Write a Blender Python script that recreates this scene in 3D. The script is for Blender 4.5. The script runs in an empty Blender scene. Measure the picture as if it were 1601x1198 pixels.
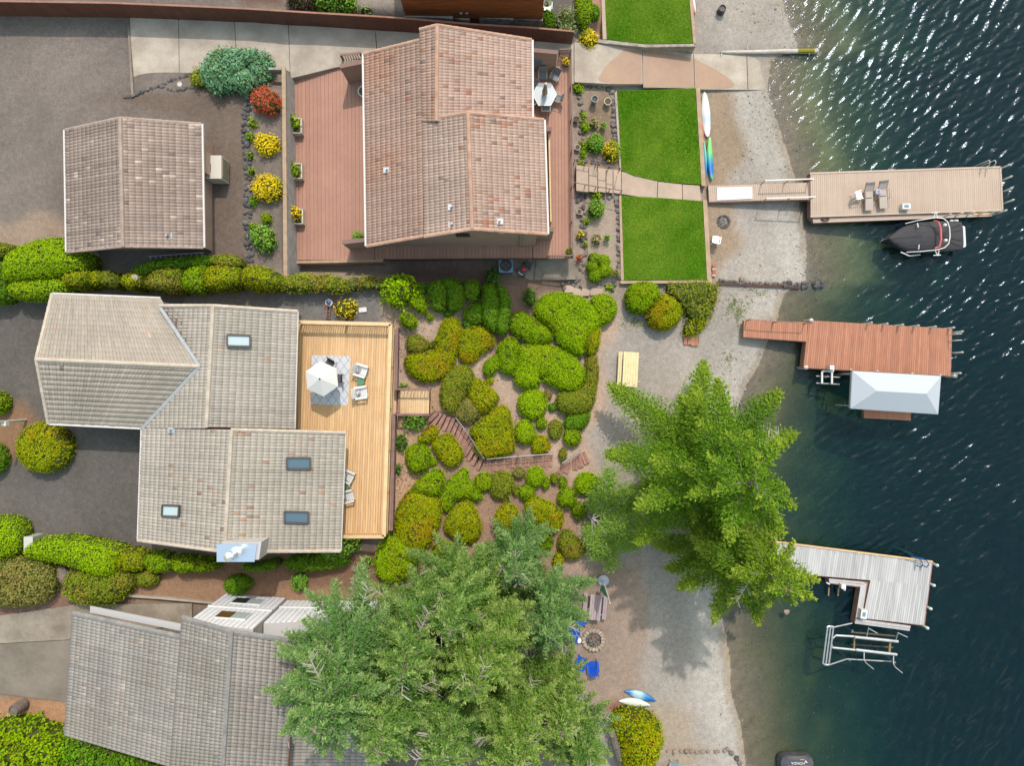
import bpy, math, random
import numpy as np
from mathutils import Vector, Matrix
rad = math.radians
S = bpy.context.scene
COL = S.collection
R = random.Random(11)
NR = np.random.default_rng(11)
# ---------------------------------------------------------------- camera, sky, sun, exposure
H = 50.5          # drone height above the lake
F = 1112.0        # focal length in picture pixels (1601 wide)
cam = bpy.data.objects.new('camera', bpy.data.cameras.new('camera'))
COL.objects.link(cam)
cam.location = (0, 0, H)
cam.data.sensor_width = 36
cam.data.lens = 36 * F / 1601
cam.data.clip_end = 2000
S.camera = cam
world = bpy.data.worlds.new('World')
S.world = world
world.use_nodes = True
wn = world.node_tree
sky = wn.nodes.new('ShaderNodeTexSky')
sky.sky_type = 'NISHITA'
sky.sun_disc = False
SUN_EL, SUN_AZ = rad(55), rad(13)      # azimuth measured from +Y towards +X
sky.sun_elevation = SUN_EL
sky.sun_rotation = SUN_AZ
sky.air_density = 3.2
sky.dust_density = 2.5
sky.ozone_density = 2.0
bg = wn.nodes['Background']
bg.inputs[1].default_value = 0.15
wn.links.new(sky.outputs[0], bg.inputs[0])
sun = bpy.data.objects.new('sun', bpy.data.lights.new('sun', 'SUN'))
COL.objects.link(sun)
sun.data.energy = 2.0
sun.data.angle = rad(0.9)
sun.data.color = (1.0, 0.925, 0.875)
sd = Vector((math.sin(SUN_AZ) * math.cos(SUN_EL), math.cos(SUN_AZ) * math.cos(SUN_EL), math.sin(SUN_EL)))
sun.rotation_euler = sd.to_track_quat('Z', 'Y').to_euler()
sun.location = (10, 30, 60)
S.view_settings.view_transform = 'Standard'
S.view_settings.look = 'None'
S.view_settings.gamma = 1
S.view_settings.use_curve_mapping = False
S.view_settings.exposure = 0.84
S.render.engine = 'CYCLES'
S.cycles.max_bounces = 8
S.cycles.transparent_max_bounces = 16
S.cycles.use_denoising = True
S.cycles.caustics_reflective = False
S.cycles.caustics_refractive = False

# ---------------------------------------------------------------- helpers
def P(px, py, z=0.0):
    k = (H - z) / F
    return Vector(((px - 800.5) * k, -(py - 599.0) * k, z))

def lin(c):
    c = c / 255.0
    return c / 12.92 if c < 0.04045 else ((c + 0.055) / 1.055) ** 2.4

def A(r, g, b, k=1.75):
    """base colour of a surface that shows as r,g,b in full sun"""
    return (min(lin(r) / k, .85), min(lin(g) / k, .85), min(lin(b) / k, .85))

def newmat(name):
    m = bpy.data.materials.new(name)
    m.use_nodes = True
    return m, m.node_tree, m.node_tree.nodes['Principled BSDF']

def mat(name, c, c2=None, scale=4.0, rough=.75, rnd=0.0, bump=0.0, bscale=20.0, attr=False, metal=0.0,
        stretch=None, spec=.5, voro=0.0, fine=0.0, fscale=30.0, transl=0.0, detail=4.0):
    m, nt, b = newmat(name)
    N, L = nt.nodes.new, nt.links.new
    geo = N('ShaderNodeNewGeometry')
    vec = geo.outputs['Position']
    if stretch:
        mp = N('ShaderNodeMapping')
        mp.inputs['Scale'].default_value = stretch
        L(vec, mp.inputs['Vector'])
        vec = mp.outputs[0]
    if attr:
        at = N('ShaderNodeAttribute')
        at.attribute_name = 'Col'
        col = at.outputs['Color']
    else:
        rgb = N('ShaderNodeRGB')
        rgb.outputs[0].default_value = (*c, 1)
        col = rgb.outputs[0]
    if c2 is not None:
        n = N('ShaderNodeTexNoise')
        n.inputs['Scale'].default_value = scale
        n.inputs['Detail'].default_value = detail
        n.inputs['Roughness'].default_value = .6
        L(vec, n.inputs['Vector'])
        rp = N('ShaderNodeValToRGB')
        rp.color_ramp.elements[0].position = .35
        rp.color_ramp.elements[1].position = .66
        L(n.outputs['Fac'], rp.inputs[0])
        mx = N('ShaderNodeMix')
        mx.data_type = 'RGBA'
        L(rp.outputs[0], mx.inputs[0])
        L(col, mx.inputs[6])
        mx.inputs[7].default_value = (*c2, 1)
        col = mx.outputs[2]
    val = None
    def addval(sock, lo, hi):
        nonlocal val
        mr = N('ShaderNodeMapRange')
        mr.inputs['To Min'].default_value = lo
        mr.inputs['To Max'].default_value = hi
        L(sock, mr.inputs['Value'])
        if val is None:
            val = mr.outputs[0]
        else:
            ml = N('ShaderNodeMath')
            ml.operation = 'MULTIPLY'
            L(val, ml.inputs[0])
            L(mr.outputs[0], ml.inputs[1])
            val = ml.outputs[0]
    if rnd:
        oi = N('ShaderNodeObjectInfo')
        addval(oi.outputs['Random'], 1 - rnd, 1 + rnd)
    if fine:
        n2 = N('ShaderNodeTexNoise')
        n2.inputs['Scale'].default_value = fscale
        n2.inputs['Detail'].default_value = 3
        L(vec, n2.inputs['Vector'])
        addval(n2.outputs['Fac'], 1 - 1.6 * fine, 1 + 1.6 * fine)
    if voro:
        v = N('ShaderNodeTexVoronoi')
        v.inputs['Scale'].default_value = bscale
        L(vec, v.inputs['Vector'])
        sp = N('ShaderNodeSeparateColor')
        L(v.outputs['Color'], sp.inputs[0])
        addval(sp.outputs[0], 1 - voro, 1 + voro)
    if val is not None:
        mv = N('ShaderNodeVectorMath')
        mv.operation = 'SCALE'
        L(col, mv.inputs[0])
        L(val, mv.inputs['Scale'])
        col = mv.outputs[0]
    L(col, b.inputs['Base Color'])
    b.inputs['Roughness'].default_value = rough
    b.inputs['Metallic'].default_value = metal
    b.inputs['Specular IOR Level'].default_value = spec
    if bump:
        n3 = N('ShaderNodeTexNoise')
        n3.inputs['Scale'].default_value = bscale
        n3.inputs['Detail'].default_value = 3
        L(vec, n3.inputs['Vector'])
        bp = N('ShaderNodeBump')
        bp.inputs['Strength'].default_value = bump
        bp.inputs['Distance'].default_value = .02
        L(n3.outputs['Fac'], bp.inputs['Height'])
        L(bp.outputs[0], b.inputs['Normal'])
    if transl:
        tr = N('ShaderNodeBsdfTranslucent')
        L(col, tr.inputs['Color'])
        ms = N('ShaderNodeMixShader')
        ms.inputs[0].default_value = transl
        L(b.outputs[0], ms.inputs[1])
        L(tr.outputs[0], ms.inputs[2])
        L(ms.outputs[0], nt.nodes['Material Output'].inputs['Surface'])
    return m

def link(o, parent=None):
    COL.objects.link(o)
    if parent is not None:
        o.parent = parent
    return o

def tag(o, label=None, cat=None, group=None, kind=None):
    if label: o['label'] = label
    if cat: o['category'] = cat
    if group: o['group'] = group
    if kind: o['kind'] = kind
    return o

def thing(name, label, cat, loc=(0, 0, 0), rz=0.0, group=None, kind=None):
    o = bpy.data.objects.new(name, None)
    o.empty_display_size = .2
    link(o)
    o.location = loc
    o.rotation_euler = (0, 0, rz)
    return tag(o, label, cat, group, kind)

KIDS = {}
def copy_tree(o, loc=None, rz=None, label=None, group=None):
    """a copy of a thing with copies of its parts and sub-parts"""
    def kids(x):
        return [c for c in COL.objects if c.parent == x]
    r = o.copy()
    COL.objects.link(r)
    if loc is not None: r.location = loc
    if rz is not None: r.rotation_euler = (0, 0, rz)
    if label: r['label'] = label
    if group: r['group'] = group
    if o.name not in KIDS:
        KIDS[o.name] = [(c, kids(c)) for c in kids(o)]
    for c, gs in KIDS[o.name]:
        d = c.copy()
        COL.objects.link(d)
        d.parent = r
        for g in gs:
            e = g.copy()
            COL.objects.link(e)
            e.parent = d
    return r

class MB:
    def __init__(s):
        s.v, s.f, s.c, s.cur = [], [], [], None
    def add(s, vs, fs):
        b = len(s.v)
        s.v += [tuple(v) for v in vs]
        s.f += [tuple(i + b for i in f) for f in fs]
        if s.cur is not None:
            s.c += [s.cur] * len(vs)
        return s
    def box(s, c, sz, rz=0.0, m=None):
        x, y, z = sz[0] / 2, sz[1] / 2, sz[2] / 2
        vs = [Vector((i * x, j * y, k * z)) for k in (-1, 1) for j in (-1, 1) for i in (-1, 1)]
        M = m if m is not None else Matrix.Rotation(rz, 3, 'Z')
        vs = [M @ v + Vector(c) for v in vs]
        return s.add(vs, [(0, 2, 3, 1), (4, 5, 7, 6), (0, 1, 5, 4), (2, 6, 7, 3), (0, 4, 6, 2), (1, 3, 7, 5)])
    def bar(s, a, b, w, h, up=(0, 0, 1)):
        a, b = Vector(a), Vector(b)
        d = b - a
        l = d.length
        if l < 1e-6: return s
        d.normalize()
        up = Vector(up)
        if abs(d.dot(up)) > .97: up = Vector((0, 1, 0))
        sx = d.cross(up).normalized()
        uz = sx.cross(d).normalized()
        return s.box((a + b) / 2, (l, w, h), m=Matrix((d, sx, uz)).transposed())
    def prism(s, poly, z0, z1):
        """poly: list of (x,y) or (x,y,z); z1 float or list"""
        n = len(poly)
        a = sum(poly[i][0] * poly[(i + 1) % n][1] - poly[(i + 1) % n][0] * poly[i][1] for i in range(n))
        poly = list(poly)
        t = list(z1) if isinstance(z1, (list, tuple)) else [z1] * n
        if a < 0:
            poly.reverse(); t.reverse()
        vs = [(p[0], p[1], z0) for p in poly] + [(p[0], p[1], t[i]) for i, p in enumerate(poly)]
        fs = [tuple(range(n - 1, -1, -1)), tuple(range(n, 2 * n))]
        fs += [(i, (i + 1) % n, n + (i + 1) % n, n + i) for i in range(n)]
        return s.add(vs, fs)
    def tube(s, pts, r, n=6, cap=True):
        pts = [Vector(p) for p in pts]
        rs = r if isinstance(r, (list, tuple)) else [r] * len(pts)
        vs, fs = [], []
        prev = None
        for i, p in enumerate(pts):
            d = (pts[min(i + 1, len(pts) - 1)] - pts[max(i - 1, 0)])
            if d.length < 1e-9: d = Vector((0, 0, 1))
            d.normalize()
            if prev is None:
                u = Vector((0, 0, 1)) if abs(d.z) < .9 else Vector((1, 0, 0))
                u = (u - d * u.dot(d)).normalized()
            else:
                u = prev - d * prev.dot(d)
                u = u.normalized() if u.length > 1e-6 else Vector((1, 0, 0))
            prev = u
            w = d.cross(u)
            for k in range(n):
                a = 2 * math.pi * k / n
                vs.append(p + (u * math.cos(a) + w * math.sin(a)) * rs[i])
        for i in range(len(pts) - 1):
            for k in range(n):
                fs.append((i * n + k, i * n + (k + 1) % n, (i + 1) * n + (k + 1) % n, (i + 1) * n + k))
        if cap:
            fs.append(tuple(range(n - 1, -1, -1)))
            fs.append(tuple((len(pts) - 1) * n + k for k in range(n)))
        return s.add(vs, fs)
    def lathe(s, prof, c=(0, 0, 0), n=16):
        """prof: list of (r,z) bottom to top"""
        vs, fs = [], []
        for r, z in prof:
            for k in range(n):
                a = 2 * math.pi * k / n
                vs.append((c[0] + r * math.cos(a), c[1] + r * math.sin(a), c[2] + z))
        for i in range(len(prof) - 1):
            for k in range(n):
                fs.append((i * n + k, i * n + (k + 1) % n, (i + 1) * n + (k + 1) % n, (i + 1) * n + k))
        fs.append(tuple(range(n - 1, -1, -1)))
        fs.append(tuple((len(prof) - 1) * n + k for k in range(n)))
        return s.add(vs, fs)
    def quad(s, a, b, c, d):
        return s.add([a, b, c, d], [(0, 1, 2, 3)])
    def build(s, name, m, parent=None, origin=None, smooth=False):
        me = bpy.data.meshes.new(name)
        if origin is not None:
            o = Vector(origin)
            vs = [(v[0] - o.x, v[1] - o.y, v[2] - o.z) for v in s.v]
        else:
            vs = s.v
        me.from_pydata(vs, [], s.f)
        if s.c:
            at = me.color_attributes.new('Col', 'FLOAT_COLOR', 'POINT')
            at.data.foreach_set('color', np.array([(*c, 1) for c in s.c], dtype=np.float32).ravel())
        me.materials.append(m)
        if smooth:
            me.polygons.foreach_set('use_smooth', [True] * len(me.polygons))
        me.update()
        ob = bpy.data.objects.new(name, me)
        link(ob, parent)
        if origin is not None and parent is None:
            ob.location = origin
        return ob

def npmesh(name, verts, faces, m, parent=None, cols=None, smooth=False, origin=None):
    """verts (n,3), faces (k,4) or (k,3) numpy"""
    verts = np.asarray(verts, dtype=np.float64)
    if origin is not None:
        verts = verts - np.array(origin)
    faces = np.asarray(faces, dtype=np.int32)
    k, w = faces.shape
    me = bpy.data.meshes.new(name)
    me.vertices.add(len(verts))
    me.vertices.foreach_set('co', verts.astype(np.float32).ravel())
    me.loops.add(k * w)
    me.loops.foreach_set('vertex_index', faces.ravel())
    me.polygons.add(k)
    me.polygons.foreach_set('loop_start', np.arange(0, k * w, w, dtype=np.int32))
    me.polygons.foreach_set('loop_total', np.full(k, w, dtype=np.int32))
    if smooth:
        me.polygons.foreach_set('use_smooth', np.ones(k, dtype=bool))
    me.update(calc_edges=True)
    if cols is not None:
        at = me.color_attributes.new('Col', 'FLOAT_COLOR', 'POINT')
        c4 = np.ones((len(verts), 4), dtype=np.float32)
        c4[:, :3] = cols
        at.data.foreach_set('color', c4.ravel())
    me.materials.append(m)
    ob = bpy.data.objects.new(name, me)
    link(ob, parent)
    if origin is not None and parent is None:
        ob.location = origin
    return ob

def snoise(x, y, seed, scale):
    r = np.random.default_rng(seed)
    o = np.zeros_like(x, dtype=float)
    for k in range(7):
        a = r.uniform(0, 6.283)
        f = scale * r.uniform(.5, 1.9)
        o += np.sin((x * math.cos(a) + y * math.sin(a)) * f + r.uniform(0, 6.283))
    return o / 3.2

def inpoly(x, y, poly):
    x = np.asarray(x); y = np.asarray(y)
    ins = np.zeros(x.shape, dtype=bool)
    n = len(poly)
    for i in range(n):
        x0, y0 = poly[i][0], poly[i][1]
        x1, y1 = poly[(i + 1) % n][0], poly[(i + 1) % n][1]
        c = (y0 > y) != (y1 > y)
        with np.errstate(divide='ignore', invalid='ignore'):
            t = x < (x1 - x0) * (y - y0) / (y1 - y0 + 1e-12) + x0
        ins ^= c & t
    return ins

def polydist(x, y, poly):
    d = np.full(np.shape(x), 1e9)
    n = len(poly)
    for i in range(n):
        x0, y0 = poly[i][0], poly[i][1]
        dx, dy = poly[(i + 1) % n][0] - x0, poly[(i + 1) % n][1] - y0
        l2 = dx * dx + dy * dy + 1e-12
        t = np.clip(((x - x0) * dx + (y - y0) * dy) / l2, 0, 1)
        d = np.minimum(d, np.hypot(x - x0 - t * dx, y - y0 - t * dy))
    return d

def chaikin(p, it=2):
    for _ in range(it):
        q = []
        for i in range(len(p)):
            a, b = p[i], p[(i + 1) % len(p)]
            q.append((.75 * a[0] + .25 * b[0], .75 * a[1] + .25 * b[1]))
            q.append((.25 * a[0] + .75 * b[0], .25 * a[1] + .75 * b[1]))
        p = q
    return p

def ell(cx, cy, rx, ry=None, n=12, rot=0):
    ry = rx if ry is None else ry
    return [(cx + rx * math.cos(2 * math.pi * i / n + rot), cy + ry * math.sin(2 * math.pi * i / n + rot)) for i in range(n)]

# ---------------------------------------------------------------- terrain
def prof(pts):
    return np.array([(p - 800.5) * (H - z) / F for p, z in pts]), np.array([z for _, z in pts])
SPX, SPZ = prof([(-900, 6.5), (-200, 5.3), (480, 5.2), (560, 4.8), (600, 4.5), (650, 4.3), (700, 3.5), (800, 2.1), (880, 1.2), (930, .85), (1010, .7)])
NPX, NPZ = prof([(-900, 6.2), (-200, 5.1), (400, 4.9), (444, 4.7), (455, 1.9), (600, 1.6), (880, 1.5), (905, 1.35), (968, .95), (1010, .7)])
DPX, DPZ = prof([(-900, 6.2), (-200, 5.1), (190, 5.0), (440, 3.4), (570, 3.0), (900, 1.9), (1000, 1.3), (1110, .66), (1180, .15), (1240, -.35)])
SH = [(1225, -300), (1225, 0), (1243, 40), (1254, 72), (1225, 85), (1203, 95), (1201, 140), (1210, 155), (1224, 220), (1240, 270), (1250, 330), (1262, 380), (1266, 440),
      (1226, 458), (1212, 505), (1186, 570), (1168, 600), (1140, 700), (1120, 800), (1124, 880), (1131, 930), (1133, 1000), (1141, 1080), (1156, 1130), (1166, 1198), (1185, 1300)]
shy = np.array([-(b - 599.0) * H / F for a, b in SH])[::-1]
shx = np.array([(a - 800.5) * H / F for a, b in SH])[::-1]
def sstep(x, a, b):
    t = np.clip((x - a) / (b - a), 0, 1)
    return t * t * (3 - 2 * t)
def terr(X, Y):
    X = np.asarray(X, dtype=float); Y = np.asarray(Y, dtype=float)
    d = X - np.interp(Y, shy, shx)                 # metres out from the waterline
    beach = np.interp(d, [-400, -8, 0, 3, 6, 10, 16, 30, 400], [.70, .70, 0, -.4, -1.1, -2.6, -5.0, -7, -9])
    ps = np.interp(X, SPX, SPZ)
    pn = np.interp(X, NPX, NPZ)
    pd = np.interp(X, DPX, DPZ)
    w = sstep(Y, 6.0, 8.0)
    pr = ps * (1 - w) + pn * w
    wd = sstep(Y, 18.3, 20.6) * (X < -14.6)
    pr = pr * (1 - wd) + np.minimum(pr, pd - .06) * wd
    wf = sstep(Y, 24.2, 25.2)
    pr = pr * (1 - wf) + (np.maximum(pd, .7) - .05) * wf
    return beach + np.maximum(0, pr - .7)
def tz(x, y):
    return float(terr(np.array([x]), np.array([y]))[0])
def G(px, py, dz=0.0):
    z = 2.0
    for _ in range(14):
        p = P(px, py, z)
        z = .5 * z + .5 * (tz(p.x, p.y) + dz)
    p = P(px, py, z)
    return p
# ---------------------------------------------------------------- materials
M = {}
M['ground'] = mat('ground', (0, 0, 0), attr=True, rough=.95, voro=.15, bscale=16, bump=.2, fine=.16, fscale=3.0, spec=.2)
M['concrete'] = mat('concrete', A(205, 192, 176), A(178, 164, 150), scale=.8, rough=.9, rnd=.05, fine=.1, fscale=9, bump=.15, bscale=40, spec=.2)
M['concrete_grey'] = mat('concrete_grey', A(170, 158, 143), A(136, 124, 110), scale=.6, rough=.9, rnd=.05, fine=.12, fscale=7, bump=.15, bscale=40, spec=.2)
M['concrete_old'] = mat('concrete_old', A(196, 186, 172), A(150, 140, 126), scale=2.5, rough=.95, rnd=.04, fine=.15, fscale=12, bump=.25, bscale=30, spec=.2)
M['concrete_pale'] = mat('concrete_pale', A(206, 204, 202), A(172, 170, 168), scale=2.0, rough=.9, fine=.12, fscale=8)
M['concrete_wet'] = mat('concrete_wet', A(182, 146, 118), A(170, 136, 112), scale=.5, rough=.6, fine=.08, fscale=3)
M['path_concrete'] = mat('path_concrete', A(208, 182, 162), A(190, 168, 150), scale=1, rough=.9, rnd=.05, fine=.07, fscale=9)
M['kerb'] = mat('kerb', A(200, 172, 142), A(178, 150, 124), scale=2, rough=.9, fine=.12, fscale=8, rnd=.03)
M['asphalt'] = mat('asphalt', A(150, 140, 128), A(128, 118, 106), scale=.5, rough=.95, fine=.1, fscale=6, bump=.3, bscale=60, spec=.2)
M['lawn'] = mat('lawn', A(80, 134, 14), A(108, 152, 30), scale=.45, rough=.9, fine=.18, fscale=4, bump=.6, bscale=60, spec=.1)
M['grass_blade'] = mat('grass_blade', (0, 0, 0), attr=True, rough=.8, spec=.15, transl=.25)
M['deck_brown'] = mat('deck_brown', A(192, 144, 122), A(180, 132, 112), scale=.35, rough=.75, rnd=.07, fine=.06, fscale=5)
M['deck_brown_gap'] = mat('deck_brown_gap', A(120, 80, 66), rough=.9)
M['deck_cedar'] = mat('deck_cedar', A(240, 198, 146), A(226, 178, 124), scale=1.2, rough=.7, rnd=.11, fine=.1, fscale=10, stretch=(6, .7, 1))
M['cedar_trim'] = mat('cedar_trim', A(244, 208, 160), A(232, 190, 140), scale=2, rough=.7, rnd=.06, fine=.06, fscale=10)
M['dock_tan'] = mat('dock_tan', A(208, 184, 166), A(198, 173, 155), scale=.5, rough=.8, rnd=.04, fine=.04, fscale=6)
M['dock_red'] = mat('dock_red', A(197, 136, 107), A(182, 118, 91), scale=1.0, rough=.75, rnd=.13, fine=.1, fscale=8, stretch=(5, .8, 1))
M['dock_grey'] = mat('dock_grey', A(206, 204, 204), A(188, 186, 186), scale=.6, rough=.7, rnd=.14, fine=.06, fscale=8, stretch=(4, .6, 1))
M['dark_wood'] = mat('dark_wood', A(96, 62, 50), A(78, 50, 42), scale=3, rough=.8, fine=.1, fscale=9)
M['tread'] = mat('tread', A(184, 138, 120), A(158, 116, 100), scale=3, rough=.85, rnd=.14, fine=.15, fscale=15)
M['stair_dark'] = mat('stair_dark', (.035, .024, .02), rough=.95)  # near black, the shade in the gaps between treads put into the colour
M['timber_tread'] = mat('timber_tread', A(150, 128, 108), A(126, 106, 90), scale=2, rough=.85, rnd=.08, fine=.14, fscale=12)
M['rail_brown'] = mat('rail_brown', A(152, 118, 112), A(132, 98, 92), scale=2, rough=.7, fine=.05)
M['fence_brown'] = mat('fence_brown', A(118, 72, 58), A(102, 60, 48), scale=1.2, rough=.8, rnd=.1, fine=.08, fscale=8)
M['fence_cap'] = mat('fence_cap', A(176, 124, 104), A(150, 104, 88), scale=2, rough=.8)
M['wall_brown'] = mat('wall_brown', A(196, 164, 148), A(186, 156, 142), scale=1, rough=.85, fine=.05, fscale=8)
M['trim_brown'] = mat('trim_brown', A(150, 116, 106), A(138, 106, 98), scale=1, rough=.8)
M['house_two_wall'] = mat('house_two_wall', A(150, 140, 128), A(140, 130, 120), scale=1, rough=.85)
M['siding_grey'] = mat('siding_grey', (.60, .61, .65), (.54, .55, .60), scale=1.5, rough=.75, rnd=.03)
M['siding_return'] = mat('siding_return', A(206, 204, 206), rough=.75)
M['cedar_wall'] = mat('cedar_wall', A(176, 106, 50), A(140, 78, 36), scale=1.5, rough=.7, rnd=.14, fine=.12, fscale=8, stretch=(.6, 6, 6))
M['white'] = mat('white', A(240, 240, 238), rough=.5)
M['white_plastic'] = mat('white_plastic', (.8, .8, .79), rough=.4)
M['gutter'] = mat('gutter', A(228, 220, 216), rough=.5)
M['metal'] = mat('metal', (.62, .64, .66), rough=.38, metal=.85)
M['galv'] = mat('galv', A(206, 206, 208), A(190, 190, 194), scale=3, rough=.45, metal=.4)
M['steel_cap'] = mat('steel_cap', (.60, .64, .70), rough=.3, metal=.9, bump=.05, bscale=3)
M['dark'] = mat('dark', (.02, .02, .022), rough=.6)
M['frame_dark'] = mat('frame_dark', (.05, .045, .045), rough=.45)
M['skylight_glass'] = mat('skylight_glass', (.05, .09, .12), rough=.04, spec=1.0)
M['skylight_pale'] = mat('skylight_pale', (.33, .40, .42), rough=.15, spec=.8)
M['window_glass'] = mat('window_glass', (.02, .022, .025), rough=.04, spec=.9)
M['window_pale'] = mat('window_pale', A(196, 206, 212), rough=.25)
M['window_amber'] = mat('window_amber', (.10, .055, .02), rough=.1)
M['tiles'] = mat('tiles', (0, 0, 0), attr=True, rough=.85, fine=.09, fscale=9, spec=.25)
M['tile_bed'] = mat('tile_bed', A(120, 100, 90), rough=.95)
M['rock'] = mat('rock', A(140, 130, 124), A(92, 86, 84), scale=3, rough=.9, rnd=.3, fine=.2, fscale=14, bump=.4, bscale=14)
M['rock_dark'] = mat('rock_dark', A(116, 112, 112), A(80, 76, 76), scale=3, rough=.9, rnd=.32, fine=.2, fscale=14, bump=.4, bscale=14)
M['rock_brown'] = mat('rock_brown', A(172, 152, 138), A(132, 112, 100), scale=3, rough=.9, rnd=.2, fine=.2, fscale=14, bump=.4, bscale=14)
M['leaf'] = mat('leaf', (0, 0, 0), attr=True, rough=.7, spec=.08, transl=.30)
M['needle'] = mat('needle', (0, 0, 0), attr=True, rough=.7, spec=.1, transl=.22)
M['bark'] = mat('bark', A(150, 138, 126), A(104, 92, 82), scale=4, rough=.9, fine=.2, fscale=12)
M['limb'] = mat('limb', A(206, 200, 188), A(168, 158, 146), scale=4, rough=.85)
M['log'] = mat('log', A(226, 220, 212), A(186, 174, 162), scale=2, rough=.85, fine=.2, fscale=9, stretch=(1, 5, 5), bump=.3, bscale=9)
M['mat_white'] = mat('mat_white', A(242, 236, 230), rough=.7)

# ---------------------------------------------------------------- the ground
gx = np.concatenate([np.linspace(-420, -44, 24)[:-1], np.arange(-44, 44.01, .24), np.linspace(44, 420, 22)[1:]])
gy = np.concatenate([np.linspace(-420, -34, 24)[:-1], np.arange(-34, 34.01, .24), np.linspace(34, 420, 24)[1:]])
GX, GY = np.meshgrid(gx, gy)
GX = GX.ravel(); GY = GY.ravel()
GZ = terr(GX, GY)
on = (np.abs(GX) < 44) & (np.abs(GY) < 34)
GZ = GZ + on * (snoise(GX, GY, 3, 1.2) * .02)
ppx = 800.5 + GX * F / (H - GZ)
ppy = 599.0 - GY * F / (H - GZ)
col = np.zeros((len(GX), 3))
col[:] = A(179, 169, 160)
col[ppx < 880] = A(136, 126, 118)
def region(poly, c, soft=0.0, seed=1):
    x = ppx + snoise(GX, GY, seed, 1.4) * soft
    y = ppy + snoise(GX, GY, seed + 50, 1.4) * soft
    m = inpoly(x, y, poly)
    col[m] = c
region([(-900, -600), (395, -600), (395, 440), (-900, 470)], A(132, 121, 114))            # gravel court by the garage
region([(120, 150), (330, 140), (398, 150), (398, 440), (325, 440), (325, 190), (200, 165)], A(124, 108, 97), 6, 4)
region([(-900, 330), (110, 340), (140, 400), (-900, 470)], A(170, 148, 130), 10, 5)
region([(385, 105), (455, 105), (455, 442), (385, 442)], A(134, 120, 110), 2, 6)                # planted bed by the retaining wall
region([(-900, 470), (240, 470), (240, 880), (-900, 900)], A(110, 104, 98))                # lower gravel court
region([(-20, 640), (40, 630), (60, 660), (30, 720), (-20, 730)], A(150, 116, 88), 4, 7)
region([(445, 405), (650, 405), (640, 445), (600, 452), (445, 442)], A(172, 154, 140), 3, 8)
region([(600, 405), (910, 405), (910, 470), (640, 462)], A(134, 112, 98), 5, 9)
region([(420, 445), (640, 455), (640, 520), (420, 520)], A(128, 124, 120), 3, 10)  # gravel in the hedge's shadow, the shade put into its colour
region([(600, 470), (640, 455), (930, 462), (975, 480), (945, 560), (940, 640), (915, 690), (940, 745), (910, 800), (920, 900), (880, 910), (590, 920), (600, 640)], A(204, 176, 154), 5, 11)
region([(640, 700), (790, 690), (900, 745), (900, 900), (700, 930), (640, 900), (690, 760)], A(176, 144, 122), 6, 12)
region([(600, 600), (690, 600), (720, 660), (690, 690), (660, 770), (612, 800)], A(204, 168, 136), 4, 13)
region([(735, 455), (830, 455), (850, 500), (800, 560), (740, 530)], A(150, 122, 104), 6, 23)
region([(190, 868), (620, 860), (640, 960), (560, 948), (300, 942), (190, 935)], A(146, 112, 90), 3, 14)
region([(200, 905), (620, 920), (640, 960), (560, 950), (300, 942), (190, 935)], A(172, 136, 108), 6, 15)
region([(-20, 880), (210, 880), (200, 950), (-20, 970)], A(140, 108, 92), 4, 16)
region([(-900, 1080), (115, 1090), (260, 1300), (-900, 1300)], A(190, 146, 110), 4, 17)
region([(893, 125), (972, 125), (975, 300), (893, 300)], A(170, 150, 132), 2, 18)
region([(893, 300), (975, 305), (975, 470), (893, 470)], A(176, 158, 142), 2, 19)
region([(925, 150), (960, 140), (960, 230), (920, 240)], A(146, 124, 104), 3, 20)
region([(1100, 140), (1150, 140), (1165, 220), (1140, 290), (1150, 380), (1130, 440), (1100, 440)], A(168, 146, 124), 12, 21)
region([(880, 880), (1000, 880), (1010, 1000), (990, 1110), (940, 1110), (890, 1060)], A(178, 156, 140), 14, 22)
region([(945, 1100), (1000, 1105), (960, 1125)], A(150, 96, 74), 4, 24)
region([(1010, 1100), (1080, 1110), (1100, 1198), (1000, 1250)], A(176, 160, 142), 6, 26)
region([(915, -40), (965, -40), (965, 70), (925, 72)], A(184, 140, 120), 2, 27)
region([(380, -400), (640, -400), (640, 35), (560, 25), (380, 8)], A(168, 156, 144), 2, 28)
region([(380, -30), (445, -30), (445, 12), (380, 8)], A(120, 92, 80), 2, 29)
region([(640, -400), (900, -400), (900, 70), (640, 40)], A(120, 112, 106), 2, 30)
# dry / damp bands along the waterline and the lake bed
d = GX - np.interp(GY, shy, shx)
big = snoise(GX, GY, 77, .5)
mid = .6 * snoise(GX, GY, 78, 1.6) + .5 * snoise(GX, GY, 79, 3.7) + .4 * snoise(GX, GY, 80, 7.0)
m = (d > -2.4 + .5 * big) & (d < 0) & (ppy > 140) & (ppx > 1080)
col[m] = A(190, 182, 173)
m = (d > -.45) & (d <= 0)
col[m] = A(176, 164, 150)
def lerpc(a, b, t):
    return np.array(a)[None, :] * (1 - t[:, None]) + np.array(b)[None, :] * t[:, None]
wet = d > 0
dd = d + .7 * big + .3 * mid
bed = lerpc((.23, .18, .12), (.15, .12, .05), np.clip(dd / 3, 0, 1))
t = np.clip((dd - 2.2) / 3.0, 0, 1)
bed = bed * (1 - t[:, None]) + np.array((.05, .066, .024)) * t[:, None]
t = np.clip((dd - 6) / 6, 0, 1)
bed = bed * (1 - t[:, None]) + np.array((.022, .042, .03)) * t[:, None]  # deep bed near black, light lost in the water put into the colour
weed = np.clip((mid - .35) * 2, 0, 1) * np.clip(dd / 3, 0, 1) * np.clip((12 - dd) / 4, 0, 1)
bed = bed * (1 - .6 * weed[:, None]) + np.array((.10, .085, .02)) * .6 * weed[:, None]
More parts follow.
